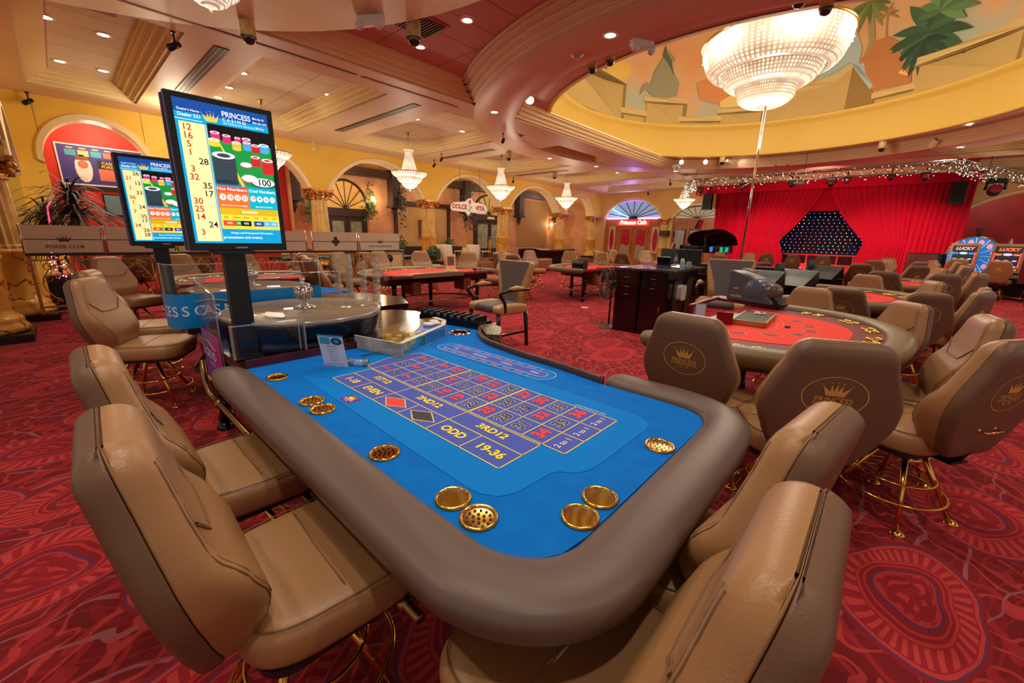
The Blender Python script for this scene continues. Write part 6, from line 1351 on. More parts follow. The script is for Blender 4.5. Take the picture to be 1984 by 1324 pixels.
for i, (ya, yb) in enumerate(((-1.80, -.93), (-.86, .02), (.10, 1.05), (1.13, 2.10), (2.60, 3.66), (3.76, 4.88))):
    if i == 3: ya, yb = 1.13, 2.42
    t = thing('etched_glass_panel', ('etched glass panel with poker club lettering by the marble column', 'etched glass panel with a dark playing card suit behind the small screen', 'etched glass panel hidden behind the large screen', 'etched glass panel just right of the large screen', 'etched glass panel with a club suit', 'etched glass panel with holdem lettering at the end of the rail')[i], 'glass panel', (-8.0, ya, 1.09), 0, 'etched glass panels on the rail'); w = yb - ya
    b = MB(); b.bb((-.005, 0, 0), (.005, w, .20)); b.bb((-.005, 0, .215), (.005, w, .43)); b.build('etched_pane', etched, t); b = MB(); b.bb((-.004, 0, .20), (.004, w, .215)); b.build('clear_band', clearband, t)
    for yy in (-.02, w + .02): b = MB(); b.rod((0, yy, 0), (0, yy, .44), .012); b.build('glass_post', chrome, t)
    Mg = basis((.007, w / 2, 0), (0, 1, 0), (0, 0, 1)); b = MB()
    if i in (0, 5): crown(b, Mg @ Matrix.Translation((0, .22, 0)), .17); b.text('POKER CLUB' if i == 0 else "TEXAS HOLD'EM POKER", .075 if i == 0 else .062, Mg @ Matrix.Translation((0, .09, 0)), 0, .015)
    elif i in (1, 4):
        for cx, cy in ((-.05, .20), (.05, .20), (0, .275)): b.poly([(cx + .048 * cos(a), cy + .048 * sin(a), 0) for a in [2 * pi * q / 16 for q in range(16)]], 0, Mg)
        b.add([(-.01, .22, 0), (.01, .22, 0), (.04, .10, 0), (-.04, .10, 0)], [(0, 1, 2, 3)], 0, False, Mg)
    if b.v: b.build('etched_motif', mat('motif_dark', (66, 52, 46), .4), t)
b = MB(); b.lathe([(.001, 0), (.10, 0), (.10, .02), (.001, .02)], 24, M=Matrix.Translation((-7.97, 4.55, .86)) @ Matrix.Rotation(pi / 2, 4, 'Y')); tag(b.build('round_plaque', mat('plaque_black', (30, 24, 24), .3)), 'round black plaque on the cream end panel of the rail', 'plaque')
b = MB(); b.bb((-8.02, 4.1, .05), (-7.99, 5.0, 1.03)); tag(b.build('rail_end_panel', cream), 'cream solid panel closing the end of the poker rail', 'panel')
# poker tables in the room behind (blue tops)
for i, (x, y, r) in enumerate(((-10.6, .0, 1.5), (-10.4, 3.6, 1.5), (-10.0, 6.6, 1.3))):
    t = thing('poker_table', ('blue topped poker table behind the left end of the iron rail', 'blue topped poker table behind the middle of the iron rail', 'blue topped poker table just past the end of the rail')[i], 'poker table', (x, y, 0)); b = MB(); b.prism([(px, py) for px, py, _ in rrect(-.6, .6, -r * .75, r * .75, .58, 8)], .76, .79); b.build('table_top', mat('poker_blue', (60, 150, 190), .7), t)
    b = MB(); b.tube([(px, py, .79) for px, py, _ in rrect(-.64, .64, -r * .78, r * .78, .6, 8)], .05, 8, closed=True); b.build('padded_rail', black, t)
    for s_ in (-1, 1): b = MB(); b.lathe([(.3, 0), (.28, .04), (.08, .1), (.08, .7), (.2, .76)], 16, (0, s_ * .6, 0)); b.build('leg', black, t)
for i, (x, y, a) in enumerate(((-9.5, -.4, 90), (-9.4, .6, 90), (-9.4, 2.8, 90), (-9.3, 3.9, 95), (-11.5, .4, -90), (-11.5, 3.4, -90))): chair(x, y, a, 'pale tan chair in the poker room seen through the iron scrollwork', 'poker room chairs behind the rail')
# dracaena plants with tinsel pot
random.seed(11)
for i, (x, y, h, lab) in enumerate(((-8.85, -1.15, 2.10, 'spiky dark leaved plant towering above the poker glass'), (-9.45, -1.50, 1.75, 'lower drooping dark leaved plant beside the marble column'))):
    t = thing('dracaena', lab, 'plant', (x, y, 0)); b = MB(); b.prism([(px, py) for px, py, _ in rrect(-.20, .20, -.20, .20, .03)], .02, .62); b.build('planter', mat('planter_dark', (40, 36, 38), .3), t, .01)
    b = MB(); b.tube([(0, 0, .5), (.02, .01, 1.0), (0, .02, h - .05)], .025, 8); b.build('stem', mat('cane_brown', (92, 70, 50), .7), t)
    b = MB()
    for k in range(170):
        a = random.random() * 2 * pi; el = random.uniform(-.5, 1.4); L_ = random.uniform(.5, 1.05); z0 = h - random.random() * .5; d = Vector((cos(a) * cos(el), sin(a) * cos(el), sin(el))); s_ = Vector((-sin(a), cos(a), 0)); pts = []
        for q in range(6):
            f = q / 5; p = Vector((0, 0, z0)) + d * (L_ * f) + Vector((0, 0, -.62 * L_ * f * f)); w = .022 * (1 - f) ** .6 + .001; pts.append((p - s_ * w, p + Vector((0, 0, .006)), p + s_ * w))
        b.loft(pts, 0, True, False, False)
    b.build('foliage', leaf_dk, t)
t = thing('tinsel_lamp', 'glittering pink tinsel bundle standing between the plants', 'decoration', (-8.72, -1.50, .62)); b = MB()
for k in range(90):
    a = random.random() * 2 * pi; z = random.random() * .62; r = .05 + .12 * (1 - z / .7) * random.random(); b.ball((r * cos(a), r * sin(a), z), random.uniform(.007, .014), 0 if k % 3 else 1, 6)
b.tube([(0, 0, .5), (.02, .02, .9), (-.03, .04, 1.2), (.08, .1, 1.3)], .012, 6, 0); o = b.build('tinsel', [glow('tinsel_pink', (240, 70, 110), 1.6), glow('tinsel_white', (255, 220, 226), 2.5)], t); o['kind'] = 'stuff'
# poster and television on the red wall
t = thing('promotional_poster', 'large blue promotional poster on the red wall of the poker room', 'poster', (-13.97, -1.10, 2.46)); Mp = basis((0, 0, 0), (0, 1, 0), (0, 0, 1)); b = MB(); b.bb((0, 0, -.02), (1.95, 1.10, 0), 0, Mp)
def pq(x0, x1, y0, y1, mi, z=.002): b.add([(x0, y0, z), (x1, y0, z), (x1, y1, z), (x0, y1, z)], [(0, 1, 2, 3)], mi, False, Mp)
pq(.03, 1.92, .14, 1.07, 1); pq(.03, 1.92, .0, .10, 3)
for k in range(7): c_ = (4, 5, 4, 6, 7, 8, 6)[k]; pq(.16 + .235 * k, .36 + .235 * k, .82, .96, c_, .004); pq(.20 + .235 * k, .32 + .235 * k, .99, 1.02, 5, .004)
pq(.72, 1.15, .56, .76, 3, .004); b.text('CASH', .10, Mp @ Matrix.Translation((.93, .69, .006)), 5, .02); b.text('POKER', .09, Mp @ Matrix.Translation((.93, .60, .006)), 9, .02); pq(.72, 1.15, .25, .54, 6, .004); pq(1.2, 1.75, .62, .70, 10, .004)
for k in range(4): b.text(('TEXAS', 'HOLDEM', 'EVERY', 'NIGHT')[k], .075, Mp @ Matrix.Translation((1.42, .56 - .085 * k, .006)), 2, .02)
b.poly([(.45 + .16 * cos(a), .52 + .34 * sin(a), .004) for a in [2 * pi * q / 14 for q in range(14)]], 2, Mp); b.poly([(.45 + .10 * cos(a), .62 + .10 * sin(a), .006) for a in [2 * pi * q / 14 for q in range(14)]], 6, Mp); pq(.33, .57, .72, .82, 8, .006)
b.build('printed_sheet', [mat('poster_edge', (220, 210, 220), .5), mat('poster_blue', (62, 52, 130), .5), mat('poster_white', (224, 216, 214), .5), mat('poster_black', (30, 26, 40), .5), mat('poster_cyan', (60, 150, 180), .5), mat('poster_tan', (220, 180, 130), .5), mat('poster_coral', (200, 110, 90), .5), mat('poster_pink', (220, 90, 130), .5), mat('poster_brown', (120, 80, 70), .5), mat('poster_yellow', (220, 200, 80), .5), mat('poster_orange', (226, 100, 50), .5)], t)
t = thing('television', 'wall television showing grey green below the promotional poster', 'television', (-13.95, -.42, 1.80)); b = MB(); Mp = basis((0, 0, 0), (0, 1, 0), (0, 0, 1)); b.bb((0, 0, -.04), (1.02, .58, 0), 0, Mp); b.build('housing', black, t); b = MB(); b.bb((.03, .04, 0), (.99, .55, .003), 0, Mp); b.build('screen', mat('tv_grey', (96, 110, 110), .2, emit=(80, 100, 104), es=.35), t)
# ------------------------------------------------------------------ restaurant behind the arcade
for p_, e_ in (((-13.0, -.3, 3.9), 90), ((-10.4, .9, 3.9), 60), ((-13.6, 6.6, 3.7), 60), ((-13.6, 11.0, 3.7), 70), ((-13.6, 15.6, 3.7), 70), ((-13.6, 19.6, 3.7), 60), ((4.8, 23.8, 3.8), 70)): lamp('POINT', 'added_fill', p_, e_, (1, .82, .58), .25)  # unseen lights added to brighten the rooms behind the arches, no fixtures there
XB = -15.19
def wallbox(name, y0, y1, z0, z1, d, m, lab=None, cat=None, par=None, x=XB):
    b = MB(); b.bb((x, y0, z0), (x + d, y1, z1)); o = b.build(name, m, par)
    if lab: tag(o, lab, cat)
    return o
def fanlight(par, ym, z0, ry, rz, x, spokes, fr, gl, frame=.05):
    b = MB(); A = [(ym + ry * cos(a), z0 + rz * sin(a)) for a in [pi * k / 24 for k in range(25)]]; b.poly([(x, y, z) for y, z in A]); b.build('fan_pane', gl, par)
    b = MB(); b.tube([(x + .02, y, z) for y, z in A], frame, 6)
    for k in range(1, spokes): a = pi * k / spokes; b.rod((x + .02, ym, z0), (x + .02, ym + ry * cos(a), z0 + rz * sin(a)), .018, n=5)
    b.ball((x + .02, ym, z0), .12, 0, 8); b.build('fan_frame', fr, par)
frost = mat('frosted_glass', (150, 150, 130), .3, noise=(5, (120, 124, 104), 2))
def double_door(lab, ym, w, z0, z1, x=XB, leafm=dkwood, fan=None, oval=False):
    t = thing('double_door', lab, 'door', (0, 0, 0)); b = MB(); b.bb((x, ym - w / 2 - .12, z0), (x + .08, ym - w / 2, z1 + .35)); b.bb((x, ym + w / 2, z0), (x + .08, ym + w / 2 + .12, z1 + .35)); b.bb((x, ym - w / 2 - .2, z1), (x + .12, ym + w / 2 + .2, z1 + .32)); b.build('door_frame', leafm, t)
    for s_ in (-1, 1):
        b = MB(); ya, yb = (ym - w / 2, ym - .01) if s_ < 0 else (ym + .01, ym + w / 2); b.bb((x, ya, z0), (x + .05, yb, z1)); d = b.build('door_leaf', leafm, t)
        b = MB(); b.bb((x + .05, ya + .14, z0 + .5), (x + .056, yb - .14, z1 - .2)); g = b.build('door_glass', frost, d)
        if oval: b = MB(); c_ = (ya + yb) / 2; b.tube([(x + .06, c_ + .26 * cos(a), (z0 + z1) / 2 + .12 + .62 * sin(a)) for a in [2 * pi * k / 24 for k in range(24)]], .012, 5, closed=True); b.build('etched_oval', mat('oval_grey', (190, 186, 166), .4), g)
        b = MB(); b.rod((x + .09, ym + s_ * .06, z0 + .95), (x + .09, ym + s_ * .06, z0 + 1.15), .012); b.build('door_handle', brass, d)
    if fan: fanlight(t, ym, z1 + .32, fan[0], fan[1], x + .01, 8, leafm, fan[2])
    return t
double_door('dark timber double door under a fan window, left of the first visible column bay', 6.95, 1.55, .33, 2.18, fan=(.98, 1.12, mat('fan_glass_ochre', (206, 156, 84), .3, emit=(206, 150, 76), es=.35)))
double_door('dark timber double door with oval etched glass behind the hanging restaurant sign', 15.35, 2.1, .33, 2.35, fan=(1.2, 1.05, mat('fan_glass_olive', (176, 140, 78), .3, emit=(150, 130, 80), es=.3)), oval=True)
b = MB(); b.bb((XB + .13, 15.1, 2.44), (XB + .14, 15.65, 2.56)); tag(b.build('door_plate', mat('plate_brass', (220, 190, 110), .4)), 'small brass name plate above the door with oval glass', 'plate')
double_door('dark olive double door under the last arch beside the cafe', 24.7, 3.0, .33, 2.6, fan=(1.3, 1.15, mat('fan_glass_grey', (150, 120, 80), .3)))
t = thing('dark_timber_pergola', 'dark timber beam with hanging posts running along the restaurant wall', 'beam', (0, 0, 0))
b = MB(); b.bb((XB + .3, 4.5, 3.80), (XB + .62, 22, 4.12)); b.build('main_beam', dkwood, t)
for y in (4.75, 9.0, 13.2, 17.4, 21.2):
    b = MB(); b.bb((XB + .25, y - .20, 2.70), (XB + .68, y + .20, 4.2)); b.bb((XB + .22, y - .26, 2.62), (XB + .72, y + .26, 2.72)); b.lathe([(.16, 2.62), (.10, 2.5), (.12, 2.42), (.05, 2.3), (.02, 2.18)], 10, (XB + .46, y, 0)); b.build('hanging_post', dkwood, t)
t = thing('serving_opening', 'dark framed opening in the restaurant wall with a picture beyond', 'window', (0, 0, 0)); b = MB(); b.bb((XB, 9.22, .6), (XB + .12, 9.36, 2.98)); b.bb((XB, 12.3, .6), (XB + .12, 12.44, 2.98)); b.bb((XB, 9.1, 2.84), (XB + .16, 12.6, 3.0)); b.bb((XB, 9.1, .55), (XB + .3, 14.1, .95)); b.build('frame', dkwood, t)
b = MB(); b.bb((XB + .01, 9.36, .95), (XB + .02, 12.3, 2.84)); b.build('inner_wall', mottled('buff_marble', (196, 156, 108), (176, 134, 88), 1.4), t)
t = thing('framed_picture', 'small brown framed picture on the buff wall behind the column', 'picture', (XB + .04, 10.55, 1.35)); b = MB(); b.bb((0, 0, 0), (.04, .55, .85)); b.build('frame', mat('frame_brown', (110, 64, 40), .4), t); b = MB(); b.bb((.04, .1, .12), (.045, .45, .73)); b.build('print', mat('print_sepia', (150, 112, 78), .6), t)
lmat = mottled('landscape_painting', (150, 130, 76), (176, 116, 84), 2.2); b = MB(); b.bb((XB, 17.75, .95), (XB + .03, 20.7, 3.7)); tag(b.build('wall_landscape', lmat), 'large faded green and rose landscape painted on the wall in the fourth arch', 'painting')
for i, (y, z, on) in enumerate(((8.15, 2.9, 1), (21.0, 2.32, 1))):
    t = thing('wall_sconce', ('lit wall lantern beside the fan window', 'small lit wall lantern at the right of the landscape painting')[i], 'wall lamp', (XB + .18, y, z)); b = MB(); b.rod((-.18, 0, -.05), (0, 0, -.12), .015); b.lathe([(.05, -.14), (.07, -.10), (.02, -.09)], 12); b.lathe([(.08, .14), (.02, .24)], 12); b.build('bracket', dkwood, t)
    b = MB(); b.lathe([(.05, -.10), (.07, .02), (.06, .13)], 14); b.build('lantern_glass', glow('lantern', (255, 226, 170), 12), t); lamp('POINT', 'lantern_glow', (XB + .42, y, z + .05), 26, (1, .72, .42), .05)
def ivy(lab, cx, cy, cz, sy, sz, n=90, m=leaf):
    b = MB()
    for k in range(n):
        p = Vector((cx + random.random() * .12, cy + random.gauss(0, sy), cz + random.gauss(0, sz))); u_ = Vector((random.uniform(-.3, .3), random.uniform(-1, 1), random.uniform(-1, 1))).normalized() * .055; w_ = Vector((1, 0, 0)).cross(u_).normalized() * .045
        b.add([p - u_, p + w_ + Vector((.02, 0, 0)), p + u_, p - w_], [(0, 1, 2, 3)])
    return tag(b.build('ivy', m), lab, 'plant')
ivy('green ivy hanging beside the first arcade column capital', XB + .2, 5.45, 2.45, .16, .30, 120); ivy('green ivy hanging below the lit wall lantern', XB + .2, 7.95, 2.7, .14, .34, 130); ivy('dark vine trailing down the post right of the lantern', XB + .7, 9.2, 2.9, .10, .5, 110, leaf_dk)
ivy('dark vine around the hanging post left of the restaurant sign', XB + .7, 12.95, 2.9, .2, .5, 130, leaf_dk); ivy('dark vine on the wall between the sign and the oval glass door', XB + .2, 13.9, 2.5, .15, .35, 80, leaf_dk); ivy('small fern on the sill left of the second column', XB + .3, 9.3, 1.1, .14, .14, 60); ivy('small fern on the sill right of the second column', XB + .3, 12.2, 1.12, .16, .12, 60)
ivy('dark fern hanging under the fourth arch', XB + .9, 20.4, 2.7, .25, .2, 90, leaf_dk)
# hanging sign
t = thing('hanging_sign', 'white star shaped restaurant sign with red lettering hanging in the arcade', 'sign', (-11.4, 9.48, 2.38)); Msg = basis((0, 0, 0), (0, 1, .0), (0, 0, 1)); b = MB()
ol = [(0, .20), (.05, .12), (.15, .10), (.80, .08), (.93, -.06), (1.08, .08), (1.75, .06), (1.98, .10), (2.06, .24), (1.98, .40), (1.78, .46), (1.24, .50), (1.10, .66), (.94, .62), (.78, .50), (.15, .42), (.04, .36)]
b.prism(ol, -.03, .03, 0, Msg); b.build('board', white_p, t); b = MB(); b.text('DOLCE', .24, Msg @ Matrix.Translation((.46, .27, .033)), 0, .045, 0, 'CENTER', 0, 1.0); b.text('VITA', .24, Msg @ Matrix.Translation((1.60, .26, .033)), 0, .045)
b.poly([(1.02 + .07 * cos(a), .50 + .08 * sin(a), .034) for a in [2 * pi * q / 12 for q in range(12)]], 1, Msg); b.add([(1.0, .42, .034), (1.03, .42, .034), (1.05, .05, .034), (1.03, .05, .034)], [(0, 1, 2, 3)], 2, False, Msg); b.add([(1.03, .25, .034), (1.12, .32, .034), (1.14, .24, .034)], [(0, 1, 2)], 2, False, Msg); b.add([(1.03, .18, .034), (.92, .22, .034), (.94, .13, .034)], [(0, 1, 2)], 2, False, Msg)
for k in range(12): b.poly([(.2 + k * .13 + .02, .11, .034), (.2 + k * .13 + .09, .11, .034), (.2 + k * .13 + .09, .135, .034), (.2 + k * .13 + .02, .135, .034)], 3, Msg)
b.build('lettering', [mat('sign_crimson', (170, 20, 40), .5), mat('rose_red', (214, 40, 44), .5), mat('rose_green', (50, 120, 60), .5), mat('sign_grey', (170, 160, 156), .5)], t)
b = MB(); b.rod((0, .5, .45), (0, .5, 2.12), .006); b.build('hanging_wire', steel_dk, t); b = MB(); b.rod((0, 1.6, .45), (0, 1.6, 2.12), .006); b.build('hanging_wire', steel_dk, t)
# restaurant furniture
def dchair(x, y, rz, lab, src=[None]):
    if src[0] is None:
        t = thing('dining_chair', lab, 'chair', (0, 0, 0)); w = mat('golden_oak', (196, 140, 70), .4)
        b = MB(); b.bb((-.22, -.22, .42), (.22, .22, .47)); b.build('seat', mat('seat_cream', (220, 196, 150), .6), t, .01); b = MB(); b.bb((-.21, -.24, .62), (.21, -.21, 1.02)); b.build('backrest', w, t, .01)
        for sx_ in (-1, 1):
            for sy_ in (-1, 1): b = MB(); b.rod((sx_ * .19, sy_ * .19 - (.02 if sy_ < 0 else 0), 0), (sx_ * .19, sy_ * .19 - (.03 if sy_ < 0 else 0), .44 if sy_ > 0 else 1.0), .02); b.build('leg', w, t)
        src[0] = t; c = t
    else: c = dup(src[0])
    c.location = (x, y, .331); c.rotation_euler = (0, 0, radians(rz)); return tag(c, lab, 'chair', 'golden oak restaurant chairs')
for x, y, r in ((-13.2, 6.4, 20), (-13.6, 8.1, 170), (-12.9, 9.9, -60), (-13.3, 11.6, 110), (-12.7, 12.7, 150)): dchair(x, y, r, 'golden oak dining chair in the restaurant behind the columns')
for i, (x, y) in enumerate(((-13.5, 7.2), (-13.2, 12.2), (-13.4, 10.6))):
    t = thing('dining_table', ('round table under white cloth left of the second column', 'round table under white cloth in front of the oval glass door', 'round table under white cloth right of the second column')[i], 'table', (x, y, .33)); b = MB(); n = 48; b.loft([[((r + w * sin(8 * 2 * pi * q / n)) * cos(2 * pi * q / n), (r + w * sin(8 * 2 * pi * q / n)) * sin(2 * pi * q / n), z) for q in range(n)] for r, z, w in ((.46, .0, .05), (.44, .4, .03), (.43, .72, .005), (.40, .75, 0), (.05, .75, 0))]); b.build('tablecloth', white_cloth, t)
# craps style table along the arcade
t = thing('dark_craps_table', 'long dark gaming table with raised curved sides before the landscape arch', 'craps table', (-9.4, 13.4, 0)); b = MB(); P_ = catmull([(0, -2.0, .98), (0, -1.0, .98), (0, -.6, .93), (0, 0, .92), (0, 1.6, .92), (0, 2.0, .95)], 5)
b.loft([[(p.x, p.y, p.z - .32), (p.x + .10, p.y, p.z - .30), (p.x + .12, p.y, p.z), (p.x, p.y, p.z + .01)] for p in P_], 0, False); b.build('side_wall', mahog, t); b = MB(); b.tube([p + Vector((.06, 0, .02)) for p in P_], .06, 8); b.build('padded_rail', black, t); b = MB(); b.bb((-1.1, -1.9, .62), (0, 1.95, .70)); b.build('table_top', mat('craps_top', (96, 62, 54), .6), t)
for y_ in (-1.6, 1.6): b = MB(); b.bb((-.8, y_ - .15, 0), (-.3, y_ + .15, .62)); b.build('leg', mahog, t)
# ------------------------------------------------------------------ cafe front
YF = 22.3
def fbox(b, x0, x1, z0, z1, d=.06, mi=0): b.bb((x0, YF - d, z0), (x1, YF, z1), mi)
t = thing('cafe_front', 'orange wooden cafe front with double glass doors and neon edged fan window', 'shop front', (0, 0, 0)); b = MB(); fbox(b, -11.7, -7.9, 0, 2.72, .02); b.build('panelling', wood_o, t)
for x0, x1 in ((-10.62, -9.80), (-9.62, -8.80)):
    b = MB(); fbox(b, x0, x1, .02, 2.22, .08); d = b.build('door_leaf', wood_o, t); b = MB(); fbox(b, x0 + .12, x1 - .12, 1.15, 2.08, .09); b.build('door_glass', mat('cafe_red_glass', (150, 22, 34), .2, emit=(150, 20, 34), es=.25), d); b = MB(); fbox(b, x0 + .12, x1 - .12, .35, 1.15, .09); b.poly([(x0 + .12, YF - .091, 1.15), (x0 + .3, YF - .091, 1.24), (x1 - .3, YF - .091, 1.12), (x1 - .12, YF - .091, 1.2), (x1 - .12, YF - .091, 1.0), (x0 + .12, YF - .091, 1.0)]); b.build('frosted_panel', mat('cafe_frost', (160, 146, 124), .4), d)
    b = MB()
    for k in range(3): b.tube([(x0 + .22 + .18 * k, YF - .10, 2.0 - .03 * (k % 2)), (x0 + .27 + .18 * k, YF - .10, 1.9), (x0 + .22 + .18 * k, YF - .10, 1.8)], .012, 5)
    b.build('etched_stars', mat('etch_pink', (210, 130, 120), .4), d)
    b = MB(); b.rod((x1 - .04 if x0 < -10 else x0 + .04, YF - .12, .9), (x1 - .04 if x0 < -10 else x0 + .04, YF - .12, 1.2), .012); b.build('door_handle', brass, d)
for cx in (-11.15, -8.32):
    b = MB(); fbox(b, cx - .22, cx + .22, .75, 2.25, .07); p_ = b.build('side_light', mat('sidelight_frame', (206, 180, 140), .4), t); b = MB(); b.loft([[(cx + .15 * r * cos(a), YF - .075 - .002 * (1 - r), 1.5 + .66 * r * sin(a)) for a in [2 * pi * k / 24 for k in range(24)]] for r in (1, .01)], 0, False, False); b.build('oval_glass', mat('cafe_red_glass'), p_)
fb = MB()
ym = -9.83; A = [(ym + 1.78 * cos(a), 2.74 + 1.02 * sin(a)) for a in [pi * k / 28 for k in range(29)]]
b = MB(); b.poly([(x, YF, z) for x, z in A]); b.build('fan_pane', mat('fan_glass_blue', (150, 160, 170), .2, emit=(150, 176, 220), es=.45), t)
b = MB()
for k in range(1, 10): a = pi * k / 10; b.rod((ym, YF - .03, 2.74), (ym + 1.78 * cos(a), YF - .03, 2.74 + 1.02 * sin(a)), .022, n=5)
b.ball((ym, YF - .03, 2.74), .3, 0, 10, (1, .2, .5)); b.build('fan_frame', dkwood, t)
b = MB(); b.tube([(ym + (x - ym) * 1.0, YF - .08, z) for x, z in A], .035, 6); b.build('neon_arc', glow('neon_violet', (140, 90, 236), 2.2), t)
b = MB(); b.rod((-11.55, YF - .09, 2.74), (-10.15, YF - .09, 2.74), .035, n=6); b.rod((-9.5, YF - .09, 2.74), (-8.12, YF - .09, 2.74), .035, n=6); b.build('neon_tube', glow('neon_pink', (236, 150, 255), 5), t); b = MB(); b.rod((-11.2, YF - .09, 3.3), (-10.1, YF - .09, 2.82), .025, n=6); b.build('neon_ray', glow('neon_cyan', (120, 220, 255), 4), t)
lamp('AREA', 'neon_wash', (-9.8, 21.6, 3.4), 30, (.45, .3, 1.0), .5, (-9.8, 18.5, 4.4)); lamp('POINT', 'neon_wash', (-11.0, 21.9, 3.0), 8, (.3, .5, 1.0), .1)
t = thing('neon_sign', 'red cafe sign with white neon script above the doors', 'sign', (-9.78, 22.18, 2.50)); b = MB(); b.bb((-1.02, 0, -.19), (1.02, .04, .19)); b.build('sign_board', glow('sign_red', (226, 50, 40), .9), t); Mn = basis((0, -.012, 0), (1, 0, 0), (0, 0, 1)); b = MB(); b.text('Princess Cafe', .32, Mn, 0, .02, .25, 'CENTER', .004, .98); b.build('neon_lettering', glow('neon_white', (255, 232, 214), 4), t)
t = thing('panelled_arch_front', 'orange wood panelling with fan window behind the grand piano', 'shop front', (0, 0, 0)); b = MB(); fbox(b, -7.4, -4.7, 0, 2.7, .02)
for x in (-7.3, -6.5, -5.7, -4.95): fbox(b, x, x + .08, 0, 2.7, .06)
fbox(b, -7.4, -4.7, 2.45, 2.72, .08); b.build('panelling', wood_o, t); A = [(-6.1 + 1.22 * cos(a), 2.72 + .62 * sin(a)) for a in [pi * k / 24 for k in range(25)]]; b = MB(); b.poly([(x, YF, z) for x, z in A]); b.build('fan_pane', mat('fan_glass_pale', (196, 186, 160), .3, emit=(190, 180, 150), es=.2), t)
b = MB(); b.tube([(x, YF - .03, z) for x, z in A], .03, 5)
for k in range(1, 9): a = pi * k / 9; b.rod((-6.1, YF - .03, 2.72), (-6.1 + 1.22 * cos(a), YF - .03, 2.72 + .62 * sin(a)), .014, n=5)
b.build('fan_frame', dkwood, t)
for i, x in enumerate((-7.25, -6.42)):
    t = thing('framed_picture', ('black framed grey picture left of the piano lid', 'black framed grey picture behind the piano lid')[i], 'picture', (x, 22.2, 1.0)); b = MB(); b.bb((0, 0, 0), (.66, .04, 1.15)); b.build('frame', black, t); b = MB(); b.bb((.07, -.004, .08), (.59, 0, 1.07)); b.build('print', mat('print_grey', (160, 156, 150), .3), t)
# ------------------------------------------------------------------ stage, curtains, backdrop
YS = 21.55
def drape(name, lab, rows, folds, amp, cols=90, grp=None):
    """rows: (z, x_left, x_right, amplitude factor)"""
    b = MB(); L_ = []
    for z, xl, xr, k in rows:
        L_.append([(xl + (xr - xl) * q / cols, YS + amp * k * (sin(2 * pi * folds * q / cols) + .35 * sin(2 * pi * folds * 2.3 * q / cols + 1)) - .0 , z) for q in range(cols + 1)])
    b.loft(L_, 0, True, False, False); o = b.build(name, red_cloth); return tag(o, lab, 'curtain', grp)
zz = [3.95, 3.6, 3.2, 2.8, 2.4, 2.1, 1.85, 1.7, 1.55, 1.3, .9, .5, .02]
def inner(z, side):
    # inner edge of the tied-back curtains; tie at z = 1.62
    xa, xt, xb = (-.62, -1.98, -1.72) if side < 0 else (-.42, 1.10, .92)
    if z >= 1.62: f = (3.95 - z) / (3.95 - 1.62); return xa + (xt - xa) * (f ** 1.5)
    f = (1.62 - z) / 1.62; return xt + (xb - xt) * min(1, f * 2.5)
drape('stage_curtain', 'left tied back red stage curtain beside the star backdrop', [(z, -3.4, inner(z, -1), (.5 if abs(z - 1.62) < .12 else 1)) for z in zz], 15, .05, 150, 'tied back red curtains')
drape('stage_curtain', 'right tied back red stage curtain beside the star backdrop', [(z, inner(z, 1), 2.5, (.5 if abs(z - 1.62) < .12 else 1)) for z in zz], 15, .05, 150, 'tied back red curtains')
YS = 21.5
drape('side_curtain', 'pleated red curtain at the left end of the stage behind the piano', [(z, -5.05 + .25 * (3.95 - z) / 4, -3.2, 1) for z in zz], 14, .06, 120, 'pleated side curtains')
drape('side_curtain', 'pleated red curtain at the right end of the stage beside the slot machines', [(z, 2.4, 3.88, 1) for z in zz], 9, .05, 90, 'pleated side curtains')
b = MB(); b.loft([[(-5.95, 21.15, 3.82), (-5.9, 21.2, 4.2)], [(-5.6, 21.1, 3.82), (-5.6, 21.15, 4.2)], [(3.95, 21.1, 3.82), (3.95, 21.15, 4.2)], [(4.05, 22.0, 3.82), (4.05, 22.0, 4.2)]], 0, False, False, False); b.loft([[(-5.95, 21.15, 3.82), (-5.9, 21.2, 4.2)], [(-5.95, 22.1, 3.82), (-5.9, 22.1, 4.2)]], 0, False, False, False); tag(b.build('stage_valance', red_cloth), 'flat bright red valance across the top of the stage', 'valance')
b = MB(); b.bb((-5.4, 17.9, 4.44), (3.7, 21.4, 4.47)); struct(b.build('trim_stage_soffit', mat('red_lit_soffit', (206, 70, 56), .6)))  # ceiling colour includes the red of the stage light
t = thing('star_backdrop', 'black star cloth with rows of blue and white lights behind the curtains', 'backdrop', (0, 0, 0)); b = MB(); b.bb((-3.0, 23.4, .9), (2.2, 23.45, 3.2)); b.build('black_cloth', mat('backdrop_black', (14, 10, 20), .8), t)
b = MB(); ms = [glow('led_blue', (60, 120, 255), 5), glow('led_cyan', (120, 220, 255), 5), glow('led_violet', (190, 130, 255), 4), glow('led_white', (255, 236, 240), 4), glow('led_pink', (255, 150, 160), 3)]
random.seed(9)
for i in range(22):
    for j in range(15):
        x = -2.4 + i * .195 + (.06 if j % 2 else 0); z = 1.12 + j * .15; c_ = (0, 0, 1, 2, 3, 3, 4)[int((i // 3 * 3 + j // 6) % 7)] if random.random() < .75 else random.randrange(5); b.ball((x, 23.38, z), .013, c_, 6)
o = b.build('led_lights', ms, t); o['kind'] = 'stuff'
b = MB(); b.bb((-3.2, 23.5, 0), (2.4, 23.6, 4.0)); b.bb((-1.9, 21.9, 2.95), (1.3, 22.0, 4.0)); tag(b.build('stage_back_cloth', red_cloth), 'dark red cloth closing the stage behind the star lights', 'curtain')
